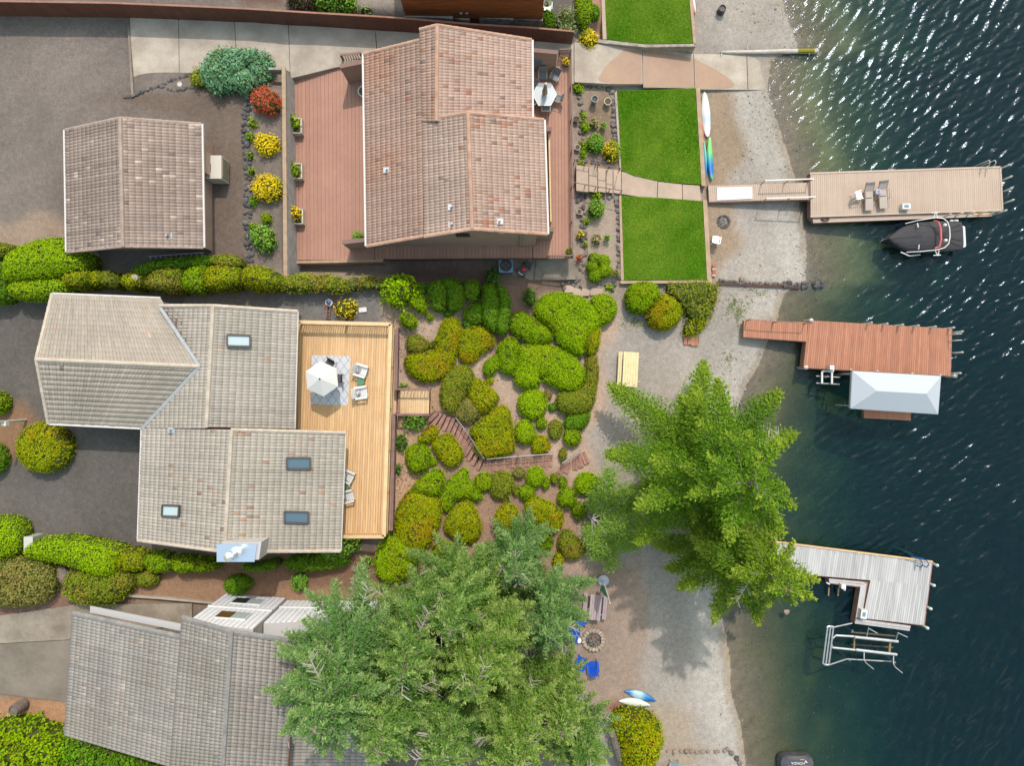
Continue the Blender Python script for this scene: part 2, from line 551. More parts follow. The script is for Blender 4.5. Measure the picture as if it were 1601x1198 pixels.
pale = np.exp(-((d - 3.4 - .6 * big) / 1.1) ** 2) * (ppy < 470) * .75
bed = bed * (1 - pale[:, None]) + np.array((.20, .20, .085)) * pale[:, None]
stony = snoise(GX, GY, 83, 5.0) * .6 + snoise(GX, GY, 84, 11.0) * .6
bed *= (1 + .22 * mid * np.clip(dd / 2, .3, 1) + .16 * stony)[:, None]
col[wet] = bed[wet]
trk = np.abs(polydist(ppx, ppy, [(-60, 250), (40, 215), (110, 130), (190, 80), (110, 130), (40, 215)])) 
for o_ in (22, 62):
    k_ = (np.abs(trk - o_) < 9) & (ppx < 200) & (ppy < 400)
    col[k_] *= 1.09
tone = 1 + .09 * snoise(GX, GY, 31, .7) + .05 * snoise(GX, GY, 32, 2.4)
col[~wet] *= .93
col *= np.clip(tone, .7, 1.3)[:, None]
nx_, ny_ = len(gx), len(gy)
c3 = col.reshape(ny_, nx_, 3); keep_ = (np.abs(d) < 1.2).reshape(ny_, nx_)[..., None]; raw = c3.copy()
for _ in range(4):
    q_ = c3.copy()
    q_[1:-1, 1:-1] = (c3[:-2, 1:-1] + c3[2:, 1:-1] + c3[1:-1, :-2] + c3[1:-1, 2:] + 2 * c3[1:-1, 1:-1]) / 6
    c3 = np.where(keep_, raw, q_)
col = c3.reshape(-1, 3)
ii = np.arange(nx_ * ny_).reshape(ny_, nx_)
fc = np.stack([ii[:-1, :-1], ii[:-1, 1:], ii[1:, 1:], ii[1:, :-1]], -1).reshape(-1, 4)
o = npmesh('ground', np.stack([GX, GY, GZ], 1), fc, M['ground'], cols=np.clip(col, .003, .85), smooth=True)
o['kind'] = 'structure'

# ---------------------------------------------------------------- the lake
WSLOPE = .185
wm, nt, pb = newmat('lake_water')
N, L = nt.nodes.new, nt.links.new
nt.nodes.remove(pb)
geo = N('ShaderNodeNewGeometry')
def wave(rot, sc, scale, det):
    vr = N('ShaderNodeVectorRotate')
    vr.rotation_type = 'Z_AXIS'
    vr.inputs['Angle'].default_value = rot
    L(geo.outputs['Position'], vr.inputs['Vector'])
    mp = N('ShaderNodeMapping')
    mp.inputs['Scale'].default_value = sc
    L(vr.outputs[0], mp.inputs['Vector'])
    n = N('ShaderNodeTexNoise')
    n.inputs['Scale'].default_value = scale
    n.inputs['Detail'].default_value = det
    n.inputs['Roughness'].default_value = .55
    L(mp.outputs[0], n.inputs['Vector'])
    return n.outputs['Fac']
w1 = wave(rad(-40), (1, 1.8, 1), 5.5, 2)
w2 = wave(rad(-58), (1, 1.6, 1), 9, 2)
ad = N('ShaderNodeMath'); ad.operation = 'MULTIPLY_ADD'
L(w2, ad.inputs[0]); ad.inputs[1].default_value = .08; L(w1, ad.inputs[2])
bp = N('ShaderNodeBump')
bp.inputs['Strength'].default_value = 1.0
bp.inputs['Distance'].default_value = .015
pw = N('ShaderNodeMath'); pw.operation = 'POWER'
L(ad.outputs[0], pw.inputs[0]); pw.inputs[1].default_value = 1.0
L(pw.outputs[0], bp.inputs['Height'])
fr = N('ShaderNodeFresnel'); fr.inputs['IOR'].default_value = 1.33
L(bp.outputs[0], fr.inputs['Normal'])
gl = N('ShaderNodeBsdfGlossy'); gl.inputs['Roughness'].default_value = .12; gl.inputs['Color'].default_value = (.55, .66, .80, 1)
L(bp.outputs[0], gl.inputs['Normal'])
trn = N('ShaderNodeBsdfTransparent')
df = N('ShaderNodeBsdfDiffuse'); df.inputs['Color'].default_value = (.006, .032, .042, 1)
L(bp.outputs[0], df.inputs['Normal'])
m1 = N('ShaderNodeMixShader'); m1.inputs[0].default_value = .20
L(trn.outputs[0], m1.inputs[1]); L(df.outputs[0], m1.inputs[2])
m2 = N('ShaderNodeMixShader')
L(fr.outputs[0], m2.inputs[0]); L(m1.outputs[0], m2.inputs[1]); L(gl.outputs[0], m2.inputs[2])
L(m2.outputs[0], nt.nodes['Material Output'].inputs['Surface'])
va = N('ShaderNodeVolumeAbsorption')
va.inputs['Color'].default_value = (.25, .62, .60, 1)
va.inputs['Density'].default_value = .45
L(va.outputs[0], nt.nodes['Material Output'].inputs['Volume'])
wx = np.concatenate([np.linspace(4, 13, 16)[:-1], np.arange(13, 41.01, .085), np.linspace(41.3, 424, 30)])
wy = np.concatenate([np.linspace(-420, -30.4, 30), np.arange(-30, 30.01, .085), np.linspace(30.4, 420, 30)])
WX, WY = np.meshgrid(wx, wy)
WX, WY = WX.ravel(), WY.ravel()
WZ = np.zeros_like(WX)
rw = np.random.default_rng(4)
for k in range(46):
    lam = .28 * (1.05 / .28) ** (rw.random() ** 1.2)
    a = rad(-48) + rw.normal(0, .36)
    kk = 2 * math.pi / lam
    amp = WSLOPE / kk * math.sqrt(2 / 46) * rw.uniform(.6, 1.4)
    ph = (WX * math.cos(a) + WY * math.sin(a)) * kk + rw.uniform(0, 6.28) + .9 * np.sin((WX * math.sin(a) - WY * math.cos(a)) * kk * .23 + rw.uniform(0, 6.28))
    WZ += amp * np.sin(ph)
gust = np.clip(1 + .18 * snoise(WX, WY, 90, .25), .75, 1.3)
fade = np.clip(np.minimum(np.minimum(44 - WX, 33 - np.abs(WY)) / 3, (WX - np.interp(WY, shy, shx) + 1) / 15 + .10), 0, 1)
WZ = WZ * gust * fade
nwx, nwy = len(wx), len(wy)
ii = np.arange(nwx * nwy).reshape(nwy, nwx)
fc = np.stack([ii[:-1, :-1], ii[:-1, 1:], ii[1:, 1:], ii[1:, :-1]], -1).reshape(-1, 4)
WV = np.concatenate([np.stack([WX, WY, WZ], 1), np.array([(wx[0], wy[0], -14), (wx[-1], wy[0], -14), (wx[-1], wy[-1], -14), (wx[0], wy[-1], -14)])])
n0 = nwx * nwy
c_ = [ii[0, 0], ii[0, -1], ii[-1, -1], ii[-1, 0]]
fc = np.concatenate([fc, np.array([(n0 + 3, n0 + 2, n0 + 1, n0)] + [(n0 + k, n0 + (k + 1) % 4, c_[(k + 1) % 4], c_[k]) for k in range(4)])])
o = npmesh('water', WV, fc, wm, smooth=True)
o['kind'] = 'structure'

# ---------------------------------------------------------------- boards, slabs, stones
_unit = {}
def unit_box(m, name='board'):
    k = (m.name, name)
    if k not in _unit:
        b = MB(); b.box((0, 0, 0), (1, 1, 1))
        me_o = b.build(name, m)
        _unit[k] = me_o.data
        bpy.data.objects.remove(me_o)
    return _unit[k]
def board(name, a, b, w, h, m, parent, z_off=0.0):
    """one board from a to b (centre line of its top face), as an object sharing the unit box"""
    a, b = Vector(a), Vector(b)
    dv = b - a
    l = dv.length
    dv.normalize()
    up = Vector((0, 0, 1))
    sx = dv.cross(up)
    if sx.length < 1e-4: sx = Vector((1, 0, 0))
    sx.normalize()
    uz = sx.cross(dv).normalized()
    if uz.z < 0: uz, sx = -uz, -sx
    Mx = Matrix((dv * l, sx * w, uz * h)).transposed().to_4x4()
    Mx.translation = (a + b) / 2 - uz * (h / 2) + Vector((0, 0, z_off))
    ob = bpy.data.objects.new(name, unit_box(m, name))
    link(ob, parent)
    if parent is not None:
        ob.matrix_basis = Matrix.Translation(-Vector(parent.location)) @ Mx
    else:
        ob.matrix_basis = Mx
    return ob
def boards(parent, A0, A1, B0, B1, n, m, name='deck_board', h=.04, gap=.012, gap_jit=0.0):
    """n boards running from the line A0-A1 to the line B0-B1"""
    A0, A1, B0, B1 = map(Vector, (A0, A1, B0, B1))
    for i in range(n):
        t = (i + .5) / n
        a, b = A0.lerp(A1, t), B0.lerp(B1, t)
        w = min((A1 - A0).length, (B1 - B0).length) / n - gap
        board(name, a, b, w, h, m, parent, z_off=R.uniform(-.003, .003))
def pp(px, z):
    return [P(x, y, z) for x, y in px]
def slab(name, px, z, m, parent=None, depth=.3, dz=None):
    if callable(z):
        poly = []
        for x, y in px:
            q = P(x, y, 3)
            for _ in range(8):
                q = P(x, y, z(q.x, q.y))
            poly.append(q)
        zz = [q.z for q in poly]
    else:
        poly = pp(px, z); zz = [z] * len(px)
    b = MB()
    b.prism(poly, min(zz) - depth, zz)
    org = sum(poly, Vector()) / len(poly)
    if parent is not None:
        return b.build(name, m, parent, origin=parent.location)
    return b.build(name, m, origin=org)

_stones = {}
def stone_mesh(m, k):
    key = (m.name, k)
    if key not in _stones:
        import bmesh
        bm = bmesh.new()
        bmesh.ops.create_icosphere(bm, subdivisions=1, radius=.5)
        rr = random.Random(k * 7 + 3)
        for v in bm.verts:
            v.co *= rr.uniform(.78, 1.12)
            v.co.z *= .8
        me = bpy.data.meshes.new('stone')
        bm.to_mesh(me); bm.free()
        me.materials.append(m)
        _stones[key] = me
    return _stones[key]
def stone_at(p, size, m, parent, name='stone', flat=.75):
    ob = bpy.data.objects.new(name, stone_mesh(m, R.randrange(6)))
    link(ob, parent)
    ob.location = Vector(p) - (Vector(parent.location) if parent else Vector())
    ob.rotation_euler = (R.uniform(-.3, .3), R.uniform(-.3, .3), R.uniform(0, 6.28))
    ob.scale = (size * R.uniform(.8, 1.25), size * R.uniform(.75, 1.1), size * flat * R.uniform(.8, 1.15))
    return ob
def stone_line(parent, px, size, m, rows=1, width=0, step=None, zoff=0.0):
    pts = [Vector(p + (0,)) for p in px]
    step = step or size * 22 * .85
    for a, b in zip(pts[:-1], pts[1:]):
        l = (b - a).length
        n = max(1, int(l / step))
        nn = Vector((-(b - a).y, (b - a).x, 0)).normalized()
        for i in range(n):
            for r in range(rows):
                q = a.lerp(b, (i + R.uniform(.2, .8)) / n) + nn * ((r - (rows - 1) / 2) * width / max(rows, 1) + R.uniform(-.8, .8))
                s = size * R.uniform(.75, 1.3)
                g = G(q.x, q.y)
                stone_at((g.x, g.y, g.z + s * .2 + zoff), s, m, parent)

# paving -------------------------------------------------------------------
def drz(x, y):
    return float(np.interp(x, DPX, DPZ))
dw = tag(thing('concrete_driveway', None, None, (0, 20, 0)), kind='structure')
top = [(203, 26), (279, 27), (452, 36), (565, 44), (590, 46)]
slab('slab', [(203, 27), (278.5, 29), (280, 122), (212, 149), (207, 146)], drz, M['concrete'], dw, .9)
slab('slab', [(279.5, 29), (366, 33), (370, 108), (300, 121), (281, 122)], drz, M['concrete'], dw, .9)
slab('slab', [(367, 33), (450.5, 38), (453, 112), (441, 106), (371, 108)], drz, M['concrete'], dw, .9)
slab('slab', [(451.5, 38), (586, 47), (590, 92), (520, 106), (455, 122), (454, 112)], drz, M['concrete'], dw, .9)
slab('slab', [(587, 47), (740, 56), (742, 100), (591, 92)], drz, M['concrete'], dw, .9)
slab('slab', [(741, 56), (897, 69), (897, 131), (743, 100)], drz, M['concrete'], dw, .9)
slab('slab', [(898, 66), (1004, 74), (1005, 131), (960, 131), (898, 128)], drz, M['concrete'], dw, .9)
slab('slab', [(1005, 74), (1084, 84), (1086, 138), (1006, 136)], drz, M['concrete'], dw, .9)
slab('slab', [(1085, 84), (1166.5, 84.5), (1169, 140), (1087, 139)], drz, M['concrete'], dw, .9)
slab('slab', [(1168, 84.5), (1214, 85), (1217, 140), (1170, 140)], drz, M['concrete'], dw, .9)
# wet stains on the ramp
def sheet(name, px, zf, m, parent, lift=.005):
    poly = []
    for x, y in px:
        q = P(x, y, 2)
        for _ in range(8):
            q = P(x, y, zf(q.x, q.y) + lift)
        poly.append(q)
    c = sum(poly, Vector()) / len(poly)
    b = MB(); n = len(poly)
    b.add(poly, [tuple(range(n))])
    return b.build(name, m, parent, origin=parent.location if parent else None)
wetp = [(975, 77), (1003, 79), (1004, 131), (960, 131), (938, 127), (935, 123), (945, 105), (955, 95), (965, 88)]
sheet('wet_stain', wetp, drz, M['concrete_wet'], dw)
sheet('wet_stain', [(1006, 79), (1050, 83), (1084, 92), (1085.5, 137), (1007, 135)], drz, M['concrete_wet'], dw)
sheet('wet_stain', [(1086, 91), (1100, 99), (1116, 107), (1132, 117), (1142, 124), (1148, 131), (1146, 135), (1138, 137), (1088, 138)], drz, M['concrete_wet'], dw)
sheet('wet_stain', [(1198, 88), (1206, 88), (1209, 138), (1200, 130), (1194, 120), (1196, 110), (1200, 106), (1194, 97)], drz, M['concrete_wet'], dw)
# shore kerb strip beside the ramp and the drive's timber edge
o = slab('kerb_strip', [(199, 40), (202, 40), (209, 148), (205, 148)], lambda x, y: tz(x, y) + .1, M['concrete_grey']); o['kind'] = 'structure'

pth = tag(thing('garden_path', None, None, (8, 14, 0)), kind='structure')
slab('slab', [(972, 268), (1028, 283), (1027, 312), (972, 303)], 1.06, M['path_concrete'], pth)
slab('slab', [(1029, 283.5), (1066, 288), (1067, 315), (1028, 312.5)], 1.04, M['path_concrete'], pth)
slab('slab', [(1067, 288), (1094, 290), (1096, 315), (1068, 315)], 1.02, M['path_concrete'], pth)
stp = [(901, 258, 920, 260, 300, 1.95), (921, 260, 934, 262, 301, 1.75), (935, 262, 947, 264, 301, 1.55), (948, 264, 958, 265, 302, 1.38), (959, 265, 971, 267, 303, 1.2)]
for x0, y0, x1, y1, yb, z in stp:
    slab('step', [(x0, y0), (x1, y1), (x1, yb), (x0, yb - 2)], z, M['path_concrete'], pth, .8)

patio = tag(thing('concrete_patio', None, None, (0, 8, 0)), kind='structure')
slab('slab', [(778, 404), (838, 404), (834, 438), (779, 438)], 1.62, M['concrete_grey'], patio, .6)
slab('slab', [(839, 404), (899.5, 404), (899.5, 437), (835, 438)], 1.62, M['concrete_grey'], patio, .6)

wlk = tag(thing('concrete_walk', None, None, (-18, 5, 0)), kind='structure')
slab('slab', [(195, 457), (278, 457), (278, 476), (195, 476)], 5.2, M['concrete_grey'], wlk)
slab('slab', [(279, 457), (340, 457), (340, 478), (279, 478)], 5.2, M['concrete_grey'], wlk)
slab('slab', [(341, 457), (403, 455), (403, 486), (341, 486)], 5.2, M['concrete_grey'], wlk)
for i in range(6):
    x = 404 + i * 8
    slab('step', [(x, 454), (x + 7.4, 454), (x + 7.4, 492), (x, 492)], 5.08 - .12 * i, M['timber_tread'], wlk, .5)
slab('slab', [(452, 461), (505, 459), (512, 468), (502, 478), (480, 498), (466, 503), (452, 500)], 4.85, M['concrete_old'], wlk)
slab('slab', [(503, 478), (521, 480), (521, 503), (482, 503)], 4.86, M['concrete_old'], wlk)

pad = tag(thing('concrete_pad', None, None, (-30, -17, 0)), kind='structure')
slab('slab', [(-60, 972), (120, 946), (300, 944), (300, 975), (120, 1000), (-60, 1010)], 5.36, M['concrete_grey'], pad)
slab('slab', [(-60, 1011), (120, 1001), (135, 1002), (112, 1099), (60, 1093), (-60, 1078)], 5.36, M['asphalt'], pad)
o = slab('kerb_strip', [(198, 930), (250, 934), (352, 944), (352, 947), (250, 937.5), (198, 934)], 5.55, M['concrete']); o['kind'] = 'structure'

# retaining walls, sea walls and lawns --------------------------------------
def wall_thing(name, label, px, z0, z1, m, cat='retaining wall'):
    poly = pp(px, z1)
    b = MB(); b.prism(poly, z0, z1)
    c = sum(poly, Vector()) / len(poly)
    o = b.build(name, m, origin=(c.x, c.y, z0))
    return tag(o, label, cat)
wt = thing('retaining_wall', 'long grey concrete retaining wall beside the brown west deck', 'retaining wall', P(450, 270, 4.7))
b = MB(); b.prism([P(x, y, 4.95) for x, y in [(442.5, 106), (445.5, 106), (450, 432), (446, 432)]], 1.2, 4.88); b.build('wall_face', M['concrete_pale'], wt, wt.location)
b = MB(); b.prism([P(x, y, 4.97) for x, y in [(440.5, 104), (446.5, 104), (449.5, 442), (443.5, 442)]], 4.882, 4.99)
b.build('cap', M['kerb'], wt, wt.location)
b = MB(); b.prism([P(x, y, 5.0) for x, y in [(420, 105), (440, 105), (440, 108.5), (420, 108.5)]], 4.3, 5.0); b.build('end_wall', M['concrete_old'], wt, wt.location)
wall_thing('deck_curb', 'pale concrete curb along the south edge of the brown west deck', [(452, 408), (599, 405.5), (599, 409.5), (452, 412)], 1.4, 3.0, M['kerb'], 'curb')

def lawn(name, label, px, z, seed):
    poly = pp(px, z)
    b = MB(); b.prism(poly, z - .6, z)
    o = b.build(name, M['lawn'], origin=(poly[0].x, poly[0].y, z))
    tag(o, kind='structure')
    # the grass itself
    x0, x1 = min(p.x for p in poly), max(p.x for p in poly)
    y0, y1 = min(p.y for p in poly), max(p.y for p in poly)
    n = int((x1 - x0) * (y1 - y0) * 750)
    r = np.random.default_rng(seed)
    x = r.uniform(x0, x1, n); y = r.uniform(y0, y1, n)
    k = inpoly(x, y, poly) & (polydist(x, y, poly) > .03)
    x, y = x[k], y[k]; n = len(x)
    a = r.uniform(0, 6.28, n); hh = r.uniform(.03, .07, n); lean = r.uniform(0, 6.28, n)
    w = .022
    v = np.zeros((n, 3, 3))
    v[:, 0] = np.stack([x - w * np.cos(a), y - w * np.sin(a), np.full(n, z)], 1)
    v[:, 1] = np.stack([x + w * np.cos(a), y + w * np.sin(a), np.full(n, z)], 1)
    v[:, 2] = np.stack([x + .06 * np.cos(lean), y + .06 * np.sin(lean), z + hh], 1)
    pn = snoise(x, y, seed, .9) * .5 + snoise(x, y, seed + 1, 2.6) * .35
    c = lerpc(A(102, 154, 16), A(172, 194, 68), np.clip(.40 + .85 * pn + r.normal(0, .16, n), 0, 1))
    g = npmesh('grass', v.reshape(-1, 3), np.arange(3 * n).reshape(n, 3), M['grass_blade'], cols=np.repeat(c, 3, 0))
    tag(g, 'short mown grass on the ' + label, 'grass', kind='stuff')
lawn('lawn', 'lawn north of the garden path', [(965, 141), (1030, 140), (1087, 137), (1096, 288), (1060, 286), (1025, 282), (990, 274), (972, 266)], 1.1, 5)
lawn('lawn', 'lawn south of the garden path', [(972, 306), (1030, 309), (1098, 314), (1105, 437), (976, 438)], 1.1, 8)
lawn('lawn', 'neighbouring lawn at the top', [(943, -60), (1072, -60), (1083, 67), (1010, 68), (949, 61)], 1.7, 12)
def edge_wall(label, px, z0=-.2, z1=1.16, m=None, name='sea_wall', cat='sea wall'):
    return wall_thing(name, label, px, z0, z1, m or M['kerb'], cat)
edge_wall('tan sea wall between the north lawn and the paddle boards', [(1088, 137), (1094.5, 137), (1103.5, 291), (1097, 290)])
edge_wall('tan sea wall between the south lawn and the beach fire ring', [(1099, 313), (1105.5, 313), (1113, 443), (1106, 443)])
edge_wall('tan curb under the south end of the south lawn', [(970, 439), (1106, 438), (1106, 442.5), (970, 443.5)], .3, 1.16, name='lawn_curb', cat='curb')
edge_wall('narrow tan curb between the stone bed and the south lawn', [(968, 306), (971.5, 306), (975.5, 438), (971, 438)], .3, 1.14, name='lawn_curb', cat='curb')
edge_wall('narrow pale curb between the stone bed and the north lawn', [(961, 145), (964.5, 141), (971.5, 266), (969, 266)], .3, 1.14, M['concrete'], name='lawn_curb', cat='curb')
edge_wall('grey concrete wall holding up the neighbouring lawn beside the boat ramp', [(934, 61), (948, 62), (1010, 69), (1085, 68), (1088, 72), (1010, 73.5), (934, 66)], 0, 1.78, M['concrete_old'], 'retaining_wall', 'retaining wall')
edge_wall('tan curb along the beach side of the neighbouring lawn', [(1073, -60), (1079, -60), (1088, 68), (1084, 67)], 0, 1.78, None, 'lawn_curb', 'curb')
edge_wall('pale curb along the bark bed of the neighbouring lawn', [(938, -60), (943, -60), (948.5, 61), (942.5, 61)], 1.0, 1.76, M['path_concrete'], 'lawn_curb', 'curb')
# ---------------------------------------------------------------- roofs
def tiles(parent, quad, tw, tl, base, var=.04, odd=(), odd_p=0.0, streak=.07, dark=0.0, clip=None, seed=1, rib=.017, step=.036, grime=None, grime_n=.0):
    """rows of interlocking roof tiles on the quad eave A-B, ridge D-C; every tile has its own ribs and its own lip"""
    Aq, Bq, Cq, Dq = [np.array(q) for q in quad]
    lu = (np.linalg.norm(Bq - Aq) + np.linalg.norm(Cq - Dq)) / 2
    lv = (np.linalg.norm(Dq - Aq) + np.linalg.norm(Cq - Bq)) / 2
    nu, nv = max(1, round(lu / tw)), max(1, round(lv / tl))
    r = np.random.default_rng(seed)
    U, V = np.meshgrid(np.arange(nu), np.arange(nv))
    U = U.ravel(); V = V.ravel()
    def pos(u, v):
        u = u[:, None]; v = v[:, None]
        return (Aq * (1 - u) + Bq * u) * (1 - v) + (Dq * (1 - u) + Cq * u) * v
    ctr = pos((U + .5) / nu, (V + .5) / nv)
    if clip is not None:
        x = 800.5 + ctr[:, 0] * F / (H - ctr[:, 2])
        y = 599.0 - ctr[:, 1] * F / (H - ctr[:, 2])
        k = inpoly(x, y, clip)
        U, V, ctr = U[k], V[k], ctr[k]
    n = len(U)
    nrm = np.cross(Bq - Aq, Dq - Aq); nrm /= np.linalg.norm(nrm)
    if nrm[2] < 0: nrm = -nrm
    us = [0.03, .24, .76, .97]
    rb = [0, rib, rib, 0]
    jit = r.normal(0, .004, n)[:, None]
    ver = []
    for lev, v_off, hgt in ((0, 0.0, step), (1, 1.06, .012)):
        for q in range(4):
            ver.append(pos((U + us[q]) / nu, (V + v_off) / nv) + nrm * (hgt + rb[q] + jit))
    for q in (0, 3):
        ver.append(pos((U + us[q]) / nu, (V + .0) / nv) - nrm * .01)
    ver = np.stack(ver, 1)
    loc = [(0, 1, 5, 4), (1, 2, 6, 5), (2, 3, 7, 6), (8, 9, 3, 0), (0, 3, 2, 1)]
    fc = (np.arange(n) * 10)[:, None, None] + np.array(loc)[None]
    c = np.tile(np.array(base), (n, 1))
    cs = r.normal(0, 1, nu); rs = r.normal(0, 1, nv)
    sm = snoise(ctr[:, 0], ctr[:, 1], seed + 9, 1.1)
    f = 1 + var * r.normal(0, 1, n) + streak * cs[U] * .6 + streak * .3 * rs[V] + .06 * sm
    c = c * np.clip(f, .55, 1.4)[:, None]
    if grime is not None:
        g = np.clip(snoise(ctr[:, 0], ctr[:, 1], seed + 4, .8) * .5 + grime_n, 0, .8)[:, None]
        c = c * (1 - g) + np.array(grime) * g
    if odd_p:
        k = r.random(n) < odd_p * np.clip(1 + 1.5 * snoise(ctr[:, 0], ctr[:, 1], seed + 2, .9), 0, 4)
        if k.any():
            c[k] = np.array(odd)[r.integers(0, len(odd), k.sum())] * r.uniform(.85, 1.15, (k.sum(), 1))
    o = npmesh('roof_tiles', ver.reshape(-1, 3), fc.reshape(-1, 4), M['tiles'], parent, cols=np.repeat(np.clip(c, .01, .85), 10, 0), origin=ORG)
    o['kind'] = 'stuff'
    return o
ORG = (0, 0, 0)
def roof_plane(parent, quad, thick=.16):
    """the roof deck under the tiles"""
    b = MB()
    q = [Vector(p) for p in quad]
    n = (q[1] - q[0]).cross(q[3] - q[0]).normalized()
    if n.z < 0: n = -n
    q = [p - n * .012 for p in q]
    lo = [p - n * thick for p in q]
    b.add(q + lo, [(0, 1, 2, 3), (7, 6, 5, 4), (0, 4, 5, 1), (1, 5, 6, 2), (2, 6, 7, 3), (3, 7, 4, 0)])
    return b.build('roof', M['tile_bed'], parent, origin=parent.location)
_rt = {}
def ridge(parent, a, b, m, w=.26, l=.42, h=.07, owner=None):
    """cap tiles one after the other along a ridge or a rake"""
    a, b = Vector(a), Vector(b)
    n = max(1, round((b - a).length / l))
    d = (b - a).normalized()
    sx = d.cross(Vector((0, 0, 1))).normalized()
    up = sx.cross(d).normalized()
    key = m.name
    if key not in _rt:
        q = MB()
        pr = [(-.5, -.5), (-.38, .2), (0, .5), (.38, .2), (.5, -.5)]
        vs = [(-.5, y, z) for y, z in pr] + [(.56, y * .86, z * .86 - .1) for y, z in pr]
        q.add(vs, [(i, i + 1, i + 6, i + 5) for i in range(4)] + [(4, 3, 2, 1, 0), (5, 6, 7, 8, 9)])
        o = q.build('ridge_tile', m); _rt[key] = o.data; bpy.data.objects.remove(o)
    for i in range(n):
        p = a.lerp(b, (i + .5) / n)
        o = bpy.data.objects.new('ridge_tile', _rt[key]); link(o, parent)
        Mx = Matrix((d * ((b - a).length / n), sx * w, up * h * 2)).transposed().to_4x4()
        Mx.translation = p - Vector(parent.location if owner is None else owner) + up * .03
        o.matrix_basis = Mx
def body(parent, name, sec0, sec1, m):
    n = len(sec0)
    b = MB()
    b.add(list(sec0) + list(sec1), [tuple(range(n)), tuple(range(2 * n - 1, n - 1, -1))] + [(i, n + i, n + (i + 1) % n, (i + 1) % n) for i in range(n)])
    return b.build(name, m, parent, origin=parent.location)
def gutter(parent, a, b, m=None):
    q = MB(); q.bar(a, b, .13, .10); return q.build('gutter', m or M['gutter'], parent, origin=parent.location)
def vent_pipe(parent, px, z, r=.06, h=.35):
    p = P(*px, z)
    q = MB(); q.box((p.x, p.y, p.z), (.42, .34, .05)); q.tube([(p.x, p.y, p.z), (p.x, p.y, p.z + h)], r, 8)
    return q.build('vent_pipe', M['galv'], parent, origin=parent.location, )
def skylight(parent, quad_px, zs, glass):
    c = [P(x, y, z) for (x, y), z in zip(quad_px, zs)]
    n = (c[1] - c[0]).cross(c[3] - c[0]).normalized()
    if n.z < 0: n = -n
    q = MB()
    ctr = sum(c, Vector()) / 4
    for i in range(4):
        q.bar(c[i] + n * .06, c[(i + 1) % 4] + n * .06, .10, .16, up=n)
    fr_ = q.build('skylight', M['frame_dark'], parent, origin=parent.location)
    g = MB(); g.add([p + n * .07 for p in c], [(0, 1, 2, 3)])
    g.build('pane', glass, fr_, origin=parent.location)

# ---------------------------------------------------------------- house with the pink tiled roof
H1 = thing('house', 'house with weathered pink tile roof between two brown decks', 'house', P(715, 240, 2.9))
ORG = H1.location
pink, pink2 = A(198, 164, 150), A(206, 175, 162)
odd1 = [A(194, 142, 122), A(188, 138, 118), A(166, 140, 130)]
ze, zr = 7.7, 9.65
qW = [P(569, 84, ze), P(573.5, 385, ze), P(662, 369, 9.22), P(657.5, 62, 9.22)]
qW = [qW[0], qW[1], qW[2], qW[3]]
roof_plane(H1, qW); tiles(H1, qW, .17, .345, pink, odd=odd1, odd_p=.05, seed=21, grime=A(208, 152, 124), grime_n=-.12, rib=.026, step=.02)
qN = [P(656, 46, 9.4), P(659.5, 190, 9.4), P(682, 190, 9.85), P(683.5, 39, 9.85)]
roof_plane(H1, qN); tiles(H1, qN, .17, .345, pink, odd=odd1, odd_p=.04, seed=22, rib=.026, step=.02)
qNE = [P(831, 62, 7.55), P(831.5, 190, 7.55), P(682, 190, 9.85), P(683.5, 39, 9.85)]
roof_plane(H1, qNE); tiles(H1, qNE, .17, .345, pink2, odd=odd1, odd_p=.04, seed=23, rib=.02, step=.034)
qSW = [P(660, 187, 9.35), P(663.5, 370, 9.35), P(738, 358, 10.35), P(731.5, 176, 10.35)]
roof_plane(H1, qSW)
tiles(H1, qSW, .17, .345, A(203, 175, 162), odd=odd1, odd_p=.04, seed=24, rib=.026, step=.02)
qSE = [P(850, 187, 8.3), P(855.5, 366, 8.3), P(738, 358, 10.35), P(731.5, 176, 10.35)]
roof_plane(H1, qSE)
tiles(H1, qSE, .17, .345, A(203, 173, 160), odd=odd1, odd_p=.05, seed=25, rib=.02, step=.034)
M['cap_pink'] = mat('cap_pink', A(208, 168, 146), A(192, 150, 128), scale=2, rough=.85, rnd=.08)
ridge(H1, P(683.5, 40, 9.9), P(682, 188, 9.9), M['cap_pink'])
ridge(H1, P(731.5, 177, 10.4), P(738, 357, 10.4), M['cap_pink'])
for a, b in ((qW[0], qW[3]), (qNE[0], qNE[3]), (qN[0], qN[3]), (qSW[0], qSW[3]), (qSE[0], qSE[3]), (qSW[1], qSW[2]), (qSE[1], qSE[2]), (qW[1], qW[2])):
    ridge(H1, a + Vector((0, 0, .03)), b + Vector((0, 0, .03)), M['cap_pink'], w=.22, h=.05)
gutter(H1, qW[0] + Vector((-.06, 0, -.02)), qW[1] + Vector((-.06, 0, -.02)))
gutter(H1, qNE[0] + Vector((.06, 0, -.02)), qNE[1] + Vector((.06, 0, -.02)))
gutter(H1, qSE[0] + Vector((.06, 0, -.02)), qSE[1] + Vector((.06, 0, -.02)))
Yn, Ys, Ym = 19.55, 9.18, 15.6
xw, xr, xe = -8.5, -4.32, .75
body(H1, 'wall', [Vector((x, Yn, z)) for x, z in [(xw, 1.4), (xe, 1.4), (xe, 7.45), (xr, 9.5), (xw, 7.5)]], [Vector((x, Ym, z)) for x, z in [(xw, 1.4), (xe, 1.4), (xe, 7.45), (xr, 9.5), (xw, 7.5)]], M['wall_brown'])
